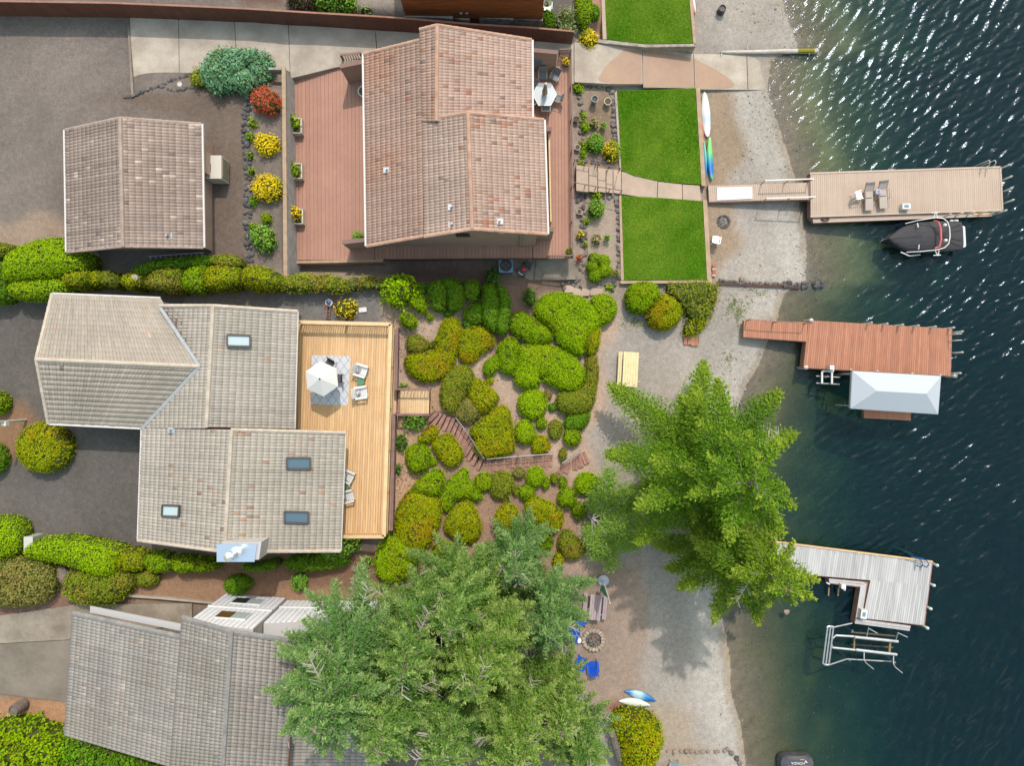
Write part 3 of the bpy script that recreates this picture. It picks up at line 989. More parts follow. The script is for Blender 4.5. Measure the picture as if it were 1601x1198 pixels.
body(H1, 'wall', [Vector((x, Ym, z)) for x, z in [(xw, 1.4), (1.55, 1.4), (1.55, 8.2), (-2.4, 10.05), (xw, 7.5)]], [Vector((x, Ys, z)) for x, z in [(xw, 1.4), (1.55, 1.4), (1.55, 8.2), (-2.4, 10.05), (xw, 7.5)]], M['wall_brown'])
b = MB(); b.box((-3.05, Ys - .03, 6.6), (.85, .08, 1.0)); w_ = b.build('window', M['frame_dark'], H1, H1.location)
b = MB(); b.box((-3.05, Ys - .075, 6.6), (.72, .02, .86)); b.build('pane', M['window_glass'], w_, H1.location)
for x in (-3.9, -.6):
    b = MB(); b.box((x, Ys - .05, 7.4), (.28, .12, .18)); b.build('wall_vent', M['white'], H1, H1.location)
b = MB(); b.bar((.55, Ys - .05, 2.9), (.55, Ys - .05, 8.0), .08, .08, up=(0, 1, 0)); b.build('downpipe', M['galv'], H1, H1.location)
def wing(px0, px1, z0, z1, th=.16):
    a, c = P(*px0, z1), P(*px1, z1)
    b = MB(); b.bar(Vector((a.x, a.y, (z0 + z1) / 2)), Vector((c.x, c.y, (z0 + z1) / 2)), th, z1 - z0); o_ = b.build('privacy_wall', M['wall_brown'], H1, H1.location)
    b = MB(); b.bar(a + Vector((0, 0, .02)), c + Vector((0, 0, .02)), th + .1, .07); b.build('cap', M['trim_brown'], o_, H1.location)
wing((531.5, 104), (575, 95), 2.9, 5.3)
wing((535, 379), (590, 373), 2.9, 5.2)
wing((828, 78), (872, 82), 2.9, 5.5)
wing((848, 201.5), (862, 202), 2.9, 5.4)
wing((826, 358), (866, 359), 2.9, 5.6)
a, c = P(860, 212, 3.9), P(863, 352, 3.9)
b = MB(); b.bar(Vector((a.x - .12, a.y, 3.9)), Vector((c.x - .12, c.y, 3.9)), .1, 2.0); sl = b.build('patio_door', M['cedar_trim'], H1, H1.location)
b = MB(); b.bar(Vector((a.x - .055, a.y - .1, 3.8)), Vector((c.x - .055, c.y + .1, 3.8)), .03, 1.6); b.build('pane', M['window_glass'], sl, H1.location)
for px, z in (((605, 266), 8.35), ((706, 324), 9.95), ((707, 351), 9.9), ((781, 346), 9.7)):
    vent_pipe(H1, px, z)

# ---------------------------------------------------------------- garage
GA = thing('garage', 'detached garage with brown tile roof on the gravel court', 'garage', P(210, 290, 5.0))
ORG = GA.location
q1 = [P(102.5, 203, 7.3), P(105.5, 394, 7.3), P(192, 385, 8.95), P(187.5, 184, 8.95)]
q2 = [P(315, 193.5, 7.3), P(318, 387, 7.3), P(192, 385, 8.95), P(187.5, 184, 8.95)]
M['cap_tan'] = mat('cap_tan', A(188, 166, 154), A(170, 148, 138), scale=2, rough=.85, rnd=.08)
for q, s in ((q1, 31), (q2, 32)):
    roof_plane(GA, q); tiles(GA, q, .19, .36, A(176, 156, 147), odd=[A(150, 132, 124), A(214, 192, 178)], odd_p=.05, seed=s, streak=.13, rib=.024, step=.045)
ridge(GA, P(187.5, 184, 9.0), P(192, 385, 9.0), M['cap_tan'])
for q in (q1, q2):
    ridge(GA, q[0], q[3], M['cap_tan'], w=.2, h=.05); ridge(GA, q[1], q[2], M['cap_tan'], w=.2, h=.05)
    s = -1 if q is q1 else 1
    gutter(GA, q[0] + Vector((.06 * s, 0, 0)), q[1] + Vector((.06 * s, 0, 0)))
cs = lambda y: [Vector((x, y, z)) for x, z in [(-26.6, 4.8), (-19.2, 4.8), (-19.2, 7.2), (-22.85, 8.75), (-26.6, 7.2)]]
body(GA, 'wall', cs(15.3), cs(8.45), M['wall_brown'])
vent_pipe(GA, (264, 369), 8.0)
b = MB(); b.box((-26.0, 8.4, 6.3), (.7, .1, .5)); b.build('window', M['window_pale'], GA, GA.location)
b = MB(); b.box((-19.0, 13.6, 6.4), (.45, 1.4, 1.4)); b.build('lean_to', M['wall_brown'], GA, GA.location)

# ---------------------------------------------------------------- house with the cedar deck
H2 = thing('house', 'large house with beige tile roof and new cedar deck', 'house', P(330, 660, 5.2))
ORG = H2.location
beige = A(203, 191, 180)
odd2 = [A(196, 160, 140), A(204, 172, 150), A(178, 150, 134)]
M['cap_beige'] = mat('cap_beige', A(216, 202, 186), A(200, 184, 168), scale=2, rough=.85, rnd=.07)
wW = [P(215, 843, 7.7), P(232, 470, 7.7), P(331, 470, 9.5), P(352, 863, 10.0)]
# west slope (one plane, two ridge heights)
w1 = [P(228, 478, 7.75), P(222, 670, 7.7), P(322, 670, 9.5), P(333, 478, 9.5)]
w1c = [(249, 478), (333, 478), (322.5, 672), (223, 672), (312, 573)]
tiles(H2, w1, .19, .37, beige, odd=odd2, odd_p=.004, seed=41, clip=w1c)
w2 = [P(222, 670, 7.7), P(216, 845, 7.7), P(351, 863, 10.0), P(362, 672, 10.0)]
tiles(H2, w2, .19, .37, beige, odd=odd2, odd_p=.02, seed=42)
e1 = [P(465.5, 487, 7.85), P(460.5, 671, 7.85), P(322.5, 668, 9.5), P(333, 478, 9.5)]
e2 = [P(540, 677, 7.75), P(532.5, 862, 7.75), P(351, 863, 10.0), P(362, 672, 10.0)]
tiles(H2, e1, .175, .355, A(192, 183, 173), odd=odd2, odd_p=.012, seed=43, step=.046)
tiles(H2, e2, .175, .355, A(195, 186, 175), odd=odd2, odd_p=.045, seed=44, step=.046)
n1 = [P(82, 459, 7.75), P(251, 466, 7.75), P(312, 572, 9.25), P(57, 562, 9.25)]
s1 = [P(76, 663, 7.7), P(222, 670, 7.7), P(312, 574, 9.25), P(57, 562, 9.25)]
tiles(H2, n1, .18, .37, A(176, 166, 156), odd=odd2, odd_p=.006, seed=45, step=.035, rib=.012)  # same tiles as the rest, darkened in colour against the strong sun here
tiles(H2, s1, .18, .37, A(220, 202, 186), odd=odd2, odd_p=.003, seed=46, step=.03, rib=.006)  # same tiles, lightened and warmed in colour against the shade on this slope
for q in (w1, w2, e1, e2, n1, s1):
    if q is w1:
        continue
    roof_plane(H2, q)
roof_plane(H2, [P(250, 478, 8.2), P(312, 573, 9.28), P(322, 670, 9.5), P(333, 478, 9.5)])
roof_plane(H2, [P(222, 670, 7.7), P(312, 573, 9.28), P(322, 668, 9.5), P(322, 671, 9.5)])
ridge(H2, P(333, 479, 9.55), P(322.5, 668, 9.55), M['cap_beige'])
ridge(H2, P(362, 673, 10.05), P(351, 862, 10.05), M['cap_beige'])
ridge(H2, P(57, 562, 9.3), P(312, 573, 9.3), M['cap_beige'])
for a, b_ in ((n1[0], n1[3]), (s1[0], s1[3]), (e1[0], e1[3]), (e2[0], e2[3]), (e2[1], e2[2]), (w2[1], w2[2]), (P(250, 478, 8.2), w1[3])):
    ridge(H2, a + Vector((0, 0, .04)), b_ + Vector((0, 0, .04)), M['cap_beige'], w=.22, h=.05)
for a, b_ in ((n1[0], n1[1]), (s1[0], s1[1]), (w2[0], w2[1]), (e1[0], e1[1]), (e2[0], e2[1])):
    mid_ = (Vector(a) + Vector(b_)) / 2
    gutter(H2, a, b_)
b = MB()
b.bar(P(250, 480, 8.28), P(312, 573, 9.33), .2, .03); b.bar(P(222, 670, 7.78), P(312, 573, 9.33), .2, .03)
b.build('valley_flashing', M['galv'], H2, H2.location)
c2 = lambda y, zr_, xe_, xr_: [Vector((x, y, z)) for x, z in [(-21.9, 4.9), (xe_, 4.9), (xe_, 7.6), (xr_, zr_), (-21.9, 7.55)]]
body(H2, 'wall', c2(4.3, 9.2, -13.4, -17.45), c2(-2.9, 9.2, -13.4, -17.45), M['house_two_wall'])
body(H2, 'wall', c2(-3.1, 9.65, -10.55, -16.2), c2(-9.2, 9.65, -10.55, -16.2), M['house_two_wall'])
b2 = lambda x: [Vector((x, y, z)) for y, z in [(4.9, 4.9), (4.9, 7.6), (1.2, 9.0), (-2.15, 7.55), (-2.15, 4.9)]]
body(H2, 'wall', b2(-27.4), b2(-21.0), M['house_two_wall'])
skylight(H2, [(355, 524), (391, 525), (391, 542), (355, 541)], [9.36, 8.92, 8.92, 9.36], M['skylight_pale'])
skylight(H2, [(448.5, 716), (485, 716), (485, 733), (448.5, 733)], [8.95, 8.5, 8.5, 8.95], M['skylight_glass'])
skylight(H2, [(445, 800), (482, 801), (482, 818), (445, 817)], [8.95, 8.5, 8.5, 8.95], M['skylight_glass'])
skylight(H2, [(256, 790), (282, 791), (281, 808), (255, 807)], [8.4, 8.85, 8.85, 8.4], M['skylight_pale'])
vent_pipe(H2, (268, 673), 8.6)
chp = pp([(339, 851), (402, 851), (398, 879), (339, 879)], 10.6)
b = MB(); b.prism([(p.x * .985, p.y * .99) for p in chp], 4.9, 10.52); ch = b.build('chimney', M['siding_return'], H2, H2.location)
b = MB(); b.prism(chp, 10.525, 10.62); b.build('chimney_cap', M['steel_cap'], ch, H2.location)
cp = P(368, 865, 10.62)
b = MB(); b.lathe([(.34, 0), (.2, .06), (.17, .08), (.17, .75), (.27, .76), (.27, 1.0), (.1, 1.12), (.0, 1.14)], (cp.x, cp.y, 10.62), 16); b.build('flue', M['metal'], ch, H2.location)

# ---------------------------------------------------------------- grey house at the bottom
H3 = thing('house', 'grey tile roofed house with pale vertical siding below the fir trees', 'house', P(330, 1080, 5.2))
ORG = H3.location
grey = A(176, 169, 164)
odd3 = [A(196, 184, 172), A(160, 154, 150), A(178, 160, 150)]
M['cap_grey'] = mat('cap_grey', A(160, 156, 154), A(140, 136, 136), scale=2, rough=.85, rnd=.08)
r1 = [P(115, 959, 8.0), P(102, 1151, 8.0), P(266, 1200, 10.7), P(283, 996, 10.7)]
r2 = [P(286, 966, 11.0), P(256, 1330, 11.0), P(340, 1330, 12.6), P(362, 988, 12.6)]
r3 = [P(463, 1003, 11.1), P(440, 1330, 11.1), P(340, 1330, 12.6), P(362, 988, 12.6)]
r4 = [P(604, 990, 8.6), P(590, 1330, 8.6), P(440, 1330, 9.6), P(466, 990, 9.6)]
for q, s, st in ((r1, 51, .18), (r2, 52, .14), (r3, 53, .10), (r4, 54, .1)):
    roof_plane(H3, q); tiles(H3, q, .19, .36, grey, odd=odd3, odd_p=.05, seed=s, streak=st * .6, rib=.024, step=.04, grime=A(158, 150, 138), grime_n=.1)
ridge(H3, P(362, 988, 12.65), P(340, 1330, 12.65), M['cap_grey'])
for q in (r1, r2, r3, r4):
    ridge(H3, q[0] + Vector((0, 0, .03)), q[3] + Vector((0, 0, .03)), M['cap_grey'], w=.3, h=.05)
M['gutter_dark'] = mat('gutter_dark', A(120, 112, 110), rough=.5)
M['gutter_rust'] = mat('gutter_rust', A(132, 78, 56), rough=.6)
gutter(H3, r1[0], r1[1], M['gutter_dark']); gutter(H3, r2[0], r2[1], M['gutter_dark']); gutter(H3, r3[0], r3[1], M['gutter_rust'])
def board_wall(px_base0, px_base1, z0, zt0, zt1, bw=.30, back=3.0, name='siding_board'):
    """a wall of vertical boards standing on the line base0-base1, top sloping from zt0 to zt1"""
    a, c = P(*px_base0, z0), P(*px_base1, z0)
    n = max(2, round((c - a).length / bw))
    d = (c - a) / n
    sx = d.normalized(); no = Vector((-sx.y, sx.x, 0))
    if no.y < 0: no = -no
    bk = MB()
    tops = [a + Vector((0, 0, zt0 - z0)), c + Vector((0, 0, zt1 - z0))]
    off = no * -.05
    bk.add([a + off, c + off, tops[1] + off, tops[0] + off, a - no * back, c - no * back, tops[1] - no * back, tops[0] - no * back],
           [(0, 1, 2, 3), (7, 6, 5, 4), (0, 4, 5, 1), (1, 5, 6, 2), (2, 6, 7, 3), (3, 7, 4, 0)])
    bk.build('wall', M['siding_return'], H3, H3.location)
    return a, sx, no, n, (c - a).length
def sided(px0, px1, z0, zt0, zt1, back=3.0):
    a, sx, no, n, l = board_wall(px0, px1, z0, zt0, zt1, back=back)
    for i in range(n):
        t = (i + .5) / n
        h = zt0 + (zt1 - zt0) * t - z0
        bm_ = unit_box(M['siding_grey'], 'siding_board')
        o = bpy.data.objects.new('siding_board', bm_); link(o, H3)
        w = l / n - .035
        Mx = Matrix((sx * w, no * .045, Vector((0, 0, h)))).transposed().to_4x4()
        Mx.translation = a + sx * (l * t) + no * (-.02 + R.uniform(0, .004)) + Vector((0, 0, h / 2)) - Vector(H3.location)
        o.matrix_basis = Mx
    return a, sx, no
def wwin(a, sx, no, x, z, w, h, glass, half=None):
    c = a + sx * x + Vector((0, 0, z - a.z))
    m3 = Matrix((sx, no, Vector((0, 0, 1)))).transposed()
    b = MB(); b.box(c + no * .03, (w + .1, .07, h + .1), m=m3); f = b.build('window', M['white'], H3, H3.location)
    b = MB(); b.box(c + no * .072 - sx * (w / 4 if half else 0), (w / (2 if half else 1), .02, h), m=m3); b.build('pane', glass, f, H3.location)
    if half:
        b = MB(); b.box(c + no * .072 + sx * (w / 4), (w / 2 - .04, .02, h), m=m3); b.build('pane', half, f, H3.location)
a, sx, no = sided((353, 928.5), (446.5, 935.5), 5.3, 10.7, 10.95, back=1.2)
wwin(a, sx, no, 1.9, 6.6, 1.7, .9, M['window_glass'], M['window_pale'])
wwin(a, sx, no, 2.0, 9.2, 1.7, 1.0, M['window_amber'], M['window_pale'])
b = MB(); m3 = Matrix((sx, no, Vector((0, 0, 1)))).transposed(); b.box(a + sx * 1.9 + no * .03 + Vector((0, 0, 2.55)), (3.85, .09, .16), m=m3); b.build('belt_board', M['white'], H3, H3.location)
a, sx, no = sided((449, 938.5), (592, 941), 5.1, 9.4, 8.4, back=1.0)
b = MB(); m3 = Matrix((sx, no, Vector((0, 0, 1)))).transposed(); b.box(a + sx * 2.9 + no * .03 + Vector((0, 0, 1.5)), (5.8, .09, .14), m=m3); b.build('belt_board', M['white'], H3, H3.location)
wwin(a, sx, no, 4.5, 8.0, .95, .9, M['window_amber'])
p_, q_ = Vector(r1[0]).lerp(r1[3], .12), Vector(r1[3])
b = MB(); b.bar(p_ + Vector((0, .22, -.5)), q_ + Vector((0, .26, -.6)), .38, .1); b.build('clerestory_ledge', M['siding_return'], H3, H3.location)
# deck trellis of white slats at the corner
for y0 in (944, 966):
    p0, p1 = P(580, y0, 8.0), P(626, y0 + 3, 8.0)
    b = MB(); b.bar(p0 - Vector((0, .45, .06)), p1 - Vector((0, .45, .06)), .12, .14); b.build('trellis_beam', M['gutter_dark'], H3, H3.location)
    for i in range(12):
        q = p0.lerp(p1, (i + .5) / 12)
        o = bpy.data.objects.new('trellis_slat', unit_box(M['white'], 'trellis_slat')); link(o, H3)
        o.location = q - Vector(H3.location); o.scale = (.05, .62, .12)
b = MB(); b.bar(P(594, 939, 8.6), P(570, 984, 8.9), .14, .16); b.build('gutter', M['gutter_dark'], H3, H3.location)

# ---------------------------------------------------------------- cedar clad house at the top edge
H4 = thing('house', 'cedar clad house at the top edge behind the brown fence', 'house', (-2, 25, 2.6))
a, c = P(634, 24, 3.2), P(848, 27, 3.2)
for i in range(18):
    z = 3.2 + i * .26
    board('siding_board', Vector((a.x, a.y - .02, z + .125)), Vector((c.x, c.y - .02, z + .125)), .05, .25, M['cedar_wall'], H4)
b = MB(); b.prism([(a.x, a.y), (c.x, c.y), (c.x, 33), (a.x, 33)], 1.8, 8.0); b.build('wall', M['fence_brown'], H4, H4.location)
for x0, x1, zt in ((636, 710, 3.3), (712, 735, 3.05), (750, 803, 3.15), (804, 848, 3.0)):
    p, q = P(x0, 27, 2.5), P(x1, 28, 2.5)
    b = MB(); b.prism([(p.x, a.y - .12), (q.x, c.y - .12), (q.x, c.y + .1), (p.x, a.y + .1)], 1.8, zt); b.build('foundation', M['concrete_old'], H4, H4.location)
for x in (721, 730, 819):
    p = P(x, 20, 3.6); b = MB(); b.box((p.x, a.y - .08, 3.7), (.16, .1, .16)); b.build('vent', M['white'], H4, H4.location)

# ---------------------------------------------------------------- brown board fence
FE = thing('board_fence', 'long dark brown board fence along the top driveway', 'fence', P(400, 34, 3.5))
base = [(-60, 24), (0, 24), (200, 27), (330, 32), (400, 35), (500, 41), (590, 46), (650, 50), (740, 58), (830, 63), (894, 68.5)]
bp_ = []
for x, y in base:
    q = P(x, y, 3)
    for _ in range(8): q = P(x, y, drz(q.x, q.y))
    bp_.append(q)
ftop = lambda z: 1.75
fb = unit_box(M['fence_brown'], 'fence_board')
for p, q in zip(bp_[:-1], bp_[1:]):
    l = (q - p).length; n = max(1, round(l / .155))
    d = (q - p).normalized(); dh = Vector((d.x, d.y, 0)).normalized(); no = Vector((-dh.y, dh.x, 0))
    for i in range(n):
        c = p.lerp(q, (i + .5) / n)
        o = bpy.data.objects.new('fence_board', fb); link(o, FE)
        Mx = Matrix((dh * (l / n - .008), no * .03, Vector((0, 0, 1.72 + .1)))).transposed().to_4x4()
        Mx.translation = c + Vector((0, 0, .81)) - Vector(FE.location) + no * (R.uniform(0, .012))
        o.matrix_basis = Mx
    b = MB(); b.bar(p + Vector((0, 0, 1.755)), q + Vector((0, 0, 1.755)), .11, .05); b.build('cap_rail', M['fence_cap'], FE, FE.location)
    b = MB(); b.bar(p + Vector((0, .06, 1.2)), q + Vector((0, .06, 1.2)), .05, .1); b.build('rail', M['fence_brown'], FE, FE.location)
# ---------------------------------------------------------------- railings
def railing(parent, pts, h, post_m, cap_m, bal_m=None, post_sp=1.8, bal_sp=.14, cap_w=.14, cap_h=.04, post_w=.09, bal_w=.035, mid=False):
    pts = [Vector(p) for p in pts]
    pl = Vector(parent.location)
    def upright(name, m, q, w, hh):
        o = bpy.data.objects.new(name, unit_box(m, name)); link(o, parent)
        o.location = q + Vector((0, 0, hh / 2)) - pl
        o.scale = (w, w, hh)
    for a, b in zip(pts[:-1], pts[1:]):
        q = MB(); q.bar(a + Vector((0, 0, h)), b + Vector((0, 0, h)), cap_w, cap_h); q.build('rail', cap_m, parent, pl)
        l = (b - a).length
        n = max(1, round(l / post_sp))
        for i in range(n + 1):
            upright('post', post_m, a.lerp(b, i / n), post_w, h - cap_h / 2 - .002)
        if bal_m:
            q = MB(); q.bar(a + Vector((0, 0, .09)), b + Vector((0, 0, .09)), .05, .05); q.build('lower_rail', post_m, parent, pl)
            k = max(1, round(l / bal_sp))
            for i in range(k):
                upright('baluster', bal_m, a.lerp(b, (i + .5) / k) + Vector((0, 0, .1)), bal_w, h - .13)
        elif mid:
            q = MB(); q.bar(a + Vector((0, 0, h * .5)), b + Vector((0, 0, h * .5)), .05, .05); q.build('mid_rail', cap_m, parent, pl)

# ---------------------------------------------------------------- brown decks of the pink roofed house
D1 = thing('deck', 'brown plank deck on the west side of the pink roofed house', 'deck', P(510, 260, 2.9))
zt = 2.9
def ytop(x): return float(np.interp(x, [459, 505, 590], [123, 107.5, 88]))
n = 21
for i in range(n):
    x0 = 459.5 + i * 6.0
    xm = x0 + 3
    board('deck_board', P(xm, ytop(xm), zt), P(xm + 2.2 * (1 - i / n), 406.5, zt), 6.0 * (H - zt) / F - .014, .04, M['deck_brown'], D1)
for i in range(44):
    xm = 589 + i * 5.6
    board('deck_board', P(xm, 381, zt), P(xm, 405.5, zt), 5.6 * (H - zt) / F - .014, .04, M['deck_brown'], D1)
b = MB(); b.prism([(p.x, p.y) for p in pp([(459.5, 123), (505, 108), (580, 90), (580, 404), (462, 405)], 2.84)], 1.3, 2.85)
b.build('frame', M['deck_brown_gap'], D1, D1.location)
b = MB(); b.prism([(p.x, p.y) for p in pp([(583, 383), (832, 383), (832, 404), (583, 404)], 2.84)], 2.5, 2.85); b.build('frame', M['deck_brown_gap'], D1, D1.location)
b = MB(); b.bar(P(600, 406.4, 2.88), P(856, 404.6, 2.88), .05, .24); b.build('fascia', M['dark_wood'], D1, D1.location)
D1b = thing('deck', 'narrow brown plank deck on the lake side of the pink roofed house', 'deck', P(868, 240, 2.9))
for i in range(12):
    xm = 836 + i * 5.0
    board('deck_board', P(xm - 1.2, 85.5, zt), P(xm, 404, zt), 5.0 * (H - zt) / F - .014, .04, M['deck_brown'], D1b)
b = MB(); b.prism([(p.x, p.y) for p in pp([(833, 86), (891, 87), (893, 402), (833, 402)], 2.84)], 2.5, 2.85); b.build('frame', M['deck_brown_gap'], D1b, D1b.location)
for y in (100, 160, 220, 280, 340, 398):
    b = MB(); p = P(889, y, 2.5); b.box((p.x, p.y, 1.9), (.14, .14, 1.3)); b.build('post', M['dark_wood'], D1b, D1b.location)
b = MB(); b.bar(P(892.6, 86, 2.89), P(895, 404, 2.89), .05, .26); b.build('fascia', M['dark_wood'], D1b, D1b.location)
RL = thing('deck_railing', 'thin brown railing along the lake side deck of the pink roofed house', 'railing', P(893, 240, 2.9))
railing(RL, [P(874, 87, 2.9), P(891.5, 87, 2.9), P(893, 240, 2.9), P(894, 403, 2.9), P(856, 403.5, 2.9)], .95, M['rail_brown'], M['rail_brown'], None, post_sp=2.2, cap_w=.07, mid=True, post_w=.07)
for a, c in ((P(874, 87, 2.9), P(891, 87, 2.9)), (P(857, 403.5, 2.9), P(893, 403, 2.9))):
    for i in range(9):
        q = a.lerp(c, (i + .5) / 9)
        o = bpy.data.objects.new('baluster', unit_box(M['cap_pink'], 'baluster')); link(o, RL); o.location = q + Vector((0, 0, .47)) - Vector(RL.location); o.scale = (.045, .045, .9)
RG = thing('gate_railing', 'small picket rail at the north corner of the brown west deck', 'railing', P(550, 96, 2.95))
railing(RG, [P(537, 95, 2.95), P(568, 92, 2.95)], .9, M['rail_brown'], M['rail_brown'], M['cap_pink'], bal_sp=.16, bal_w=.05)

# ---------------------------------------------------------------- the new cedar deck
zd = 6.0
D2 = thing('deck', 'large new cedar deck in front of the beige roofed house', 'deck', P(545, 660, zd))
c7 = [P(x, y, 7.0) for x, y in [(464, 503.5), (611.5, 507), (601, 839.5), (536, 839.5)]]
NW, NE, SE, SW_ = [Vector((p.x, p.y, zd)) for p in c7]
W0, W1 = Vector((NW.x - .4, NW.y, zd)), Vector((-14.2, SE.y, zd))
nb = 41
A0, A1, B0, B1 = W0, NE, W1, SE
for i in range(nb):
    t = (i + .5) / nb
    a, c = A0.lerp(A1, t), B0.lerp(B1, t)
    w = (A1 - A0).length / nb - .012
    s = R.uniform(.25, .75)
    m_ = a.lerp(c, s); g_ = (c - a).normalized() * .005
    board('deck_board', a, m_ - g_, w, .04, M['deck_cedar'], D2, R.uniform(-.002, .002))
    board('deck_board', m_ + g_, c, w, .04, M['deck_cedar'], D2, R.uniform(-.002, .002))
b = MB(); b.prism([(W0.x, W0.y - .06), (NE.x - .06, NE.y - .06), (SE.x - .06, SE.y + .06), (W1.x, W1.y + .06)], zd - .35, zd - .045); b.build('frame', M['dark_wood'], D2, D2.location)
for a, c in ((W0, NE), (NE, SE), (SE, W1)):
    b = MB(); b.bar(a + Vector((0, 0, -.14)), c + Vector((0, 0, -.14)), .04, .28); b.build('fascia', M['cedar_trim'], D2, D2.location)
for t in (.05, .28, .5, .72, .95):
    q = NE.lerp(SE, t)
    b = MB(); b.box((q.x - .3, q.y, zd - 1.1), (.14, .14, 2.1)); b.build('post', M['dark_wood'], D2, D2.location)
R2 = thing('deck_railing', 'new cedar baluster railing around the cedar deck', 'railing', NE)
railing(R2, [Vector((NW.x, NW.y, zd)), NE + Vector((-.03, 0, 0)), SE + Vector((-.03, 0, 0)), Vector((SW_.x - .3, SE.y, zd))], 1.0, M['cedar_trim'], M['cedar_trim'], M['cedar_trim'], post_sp=2.4, bal_sp=.145, cap_w=.22, cap_h=.045, bal_w=.045)
# lower walk with brown railing
LW = thing('lower_deck', 'narrow lower walkway of planks between cedar deck and garden slope', 'deck', P(612, 670, 5.0))
zl = 5.0
LA0, LA1 = P(606, 512, zl), P(622, 512, zl)
LB0, LB1 = P(599, 830, zl), P(614.5, 830, zl)
boards(LW, LA0, LA1, LB0, LB1, 5, M['cedar_trim'])
b = MB(); b.prism([(p.x, p.y) for p in (LA0, LA1, LB1, LB0)], 4.0, 4.955); b.build('frame', M['dark_wood'], LW, LW.location)
LR = thing('lower_railing', 'mauve brown railing beside the narrow lower walkway', 'railing', P(618, 670, 5.0))
def at6(px, z=6.0): p = P(*px, z); return Vector((p.x, p.y, zl))
railing(LR, [at6((620.5, 514)), at6((618.8, 610))], 1.0, M['rail_brown'], M['rail_brown'], M['dark_wood'], cap_w=.2, bal_sp=.16)
railing(LR, [at6((615.5, 649)), at6((611.8, 830))], 1.0, M['rail_brown'], M['rail_brown'], M['dark_wood'], cap_w=.2, bal_sp=.16)
LD = thing('stair_landing', 'small cedar landing beside the cedar deck', 'landing', P(648, 628, 4.85))
boards(LD, P(625.5, 610.5, 4.9), P(671.5, 610.5, 4.9), P(624.5, 647.5, 4.9), P(670.5, 647.5, 4.9), 13, M['cedar_trim'])
b = MB(); b.prism([(p.x, p.y) for p in pp([(626, 611), (671, 611), (670, 647), (625, 647)], 4.8)], 3.9, 4.855); b.build('frame', M['dark_wood'], LD, LD.location)
for i, x in enumerate((614, 619, 624)):
    board('step', P(x, 611, 4.99 - .03 * i), P(x, 646, 4.99 - .03 * i), .16, .05, M['tread'], LD)
def at5(px, z=5.8): p = P(*px, z); return Vector((p.x, p.y, 4.9))
railing(LD, [at5((622, 608.5)), at5((671, 609))], .9, M['rail_brown'], M['rail_brown'], M['dark_wood'], cap_w=.12, bal_sp=.22)
railing(LD, [at5((620, 648.5)), at5((670, 648.5))], .9, M['rail_brown'], M['rail_brown'], M['dark_wood'], cap_w=.14, bal_sp=.22)

# ---------------------------------------------------------------- garden stairs
ST = thing('garden_stairs', 'curved timber stairs winding down between clipped bushes', 'stairs', G(760, 710))
tr = [((684, 645), (667, 662)), ((690, 646), (676, 666)), ((696, 648), (685, 670)), ((703, 651), (693, 674)), ((710, 654), (699, 679)),
      ((716, 659), (706, 683)), ((722, 664), (712, 689)), ((727, 671), (716, 695)), ((731, 678), (720, 701)), ((735, 685), (723, 707)), ((739, 692), (726, 713)),
      ((743, 699), (731, 720)), ((748, 706), (738, 728)), ((755, 711), (746, 735)), ((765, 718), (762, 739)), ((773, 720), (774, 737)), ((786, 719), (786, 736)),
      ((800, 717), (800, 731)), ((812, 716), (811, 730)), ((824, 715), (824, 730)), ((840, 714), (839, 730)), ((852, 713), (850, 730)), ((861, 712), (859, 730))]
for k_, (a, c) in enumerate(tr):
    pa, pc = G(*a), G(*c)
    z = max(pa.z, pc.z) + .08
    pa.z = pc.z = z
    d = (pc - pa).normalized(); sx = Vector((-d.y, d.x, 0))
    for s in ((-.062, .062) if k_ < 14 else (-.09, .09)):
        board('tread', pa + sx * s, pc + sx * s, .118 if k_ < 14 else .165, .06, M['tread'], ST)
    q = MB(); q.bar(pa + Vector((0, 0, -.25)), pc + Vector((0, 0, -.25)), .38 if k_ < 14 else .2, .34); q.build('riser', M['stair_dark'], ST, ST.location)
for a, c in (((882, 726), (873, 741)), ((891, 724), (884, 740)), ((899, 718), (899, 735)), ((903, 713), (909, 731)), ((910, 708), (918, 725))):
    pa, pc = G(*a), G(*c); z = max(pa.z, pc.z) + .1; pa.z = pc.z = z
    d = (pc - pa).normalized(); sx = Vector((-d.y, d.x, 0))
    for s in (-.1, .1):
        board('tread', pa + sx * s, pc + sx * s, .18, .08, M['tread'], ST)
M['pipe_rail'] = mat('pipe_rail', A(176, 172, 172), A(150, 146, 146), scale=3, rough=.5, metal=.3)
HR = thing('stair_handrail', 'grey pipe handrail following the curved garden stairs', 'handrail', G(757, 717))
def pipe_rail(parent, px, h=.9, r=.03, mids=1):
    top = []
    for x, y in px:
        z = 1.5
        for _ in range(10):
            p = P(x, y, z + h); z = tz(p.x, p.y)
        p = P(x, y, z + h)
        top.append(p)
    q = MB(); q.tube(top, r, 6); q.build('rail', M['pipe_rail'], parent, parent.location)
    for k in range(1, mids + 1):
        f = k / (mids + 1)
        q = MB(); q.tube([p - Vector((0, 0, h * f)) for p in top], r * .7, 6); q.build('rail', M['pipe_rail'], parent, parent.location)
    for a, c in zip(top[:-1], top[1:]):
        for t in (.02, .5, .98):
            p = a.lerp(c, t)
            q = MB(); q.tube([p, p - Vector((0, 0, h + .1))], r * .9, 6); q.build('post', M['pipe_rail'], parent, parent.location)
pipe_rail(HR, [(712, 653), (732, 680), (757, 718.5)], mids=2)
pipe_rail(HR, [(761, 718.5), (810, 714.5), (866, 710.5)], mids=2)
HR2 = thing('stair_handrail', 'short grey pipe handrail at the foot of the garden stairs near the beach', 'handrail', G(895, 715))
pipe_rail(HR2, [(879, 725), (909, 706)], mids=2)
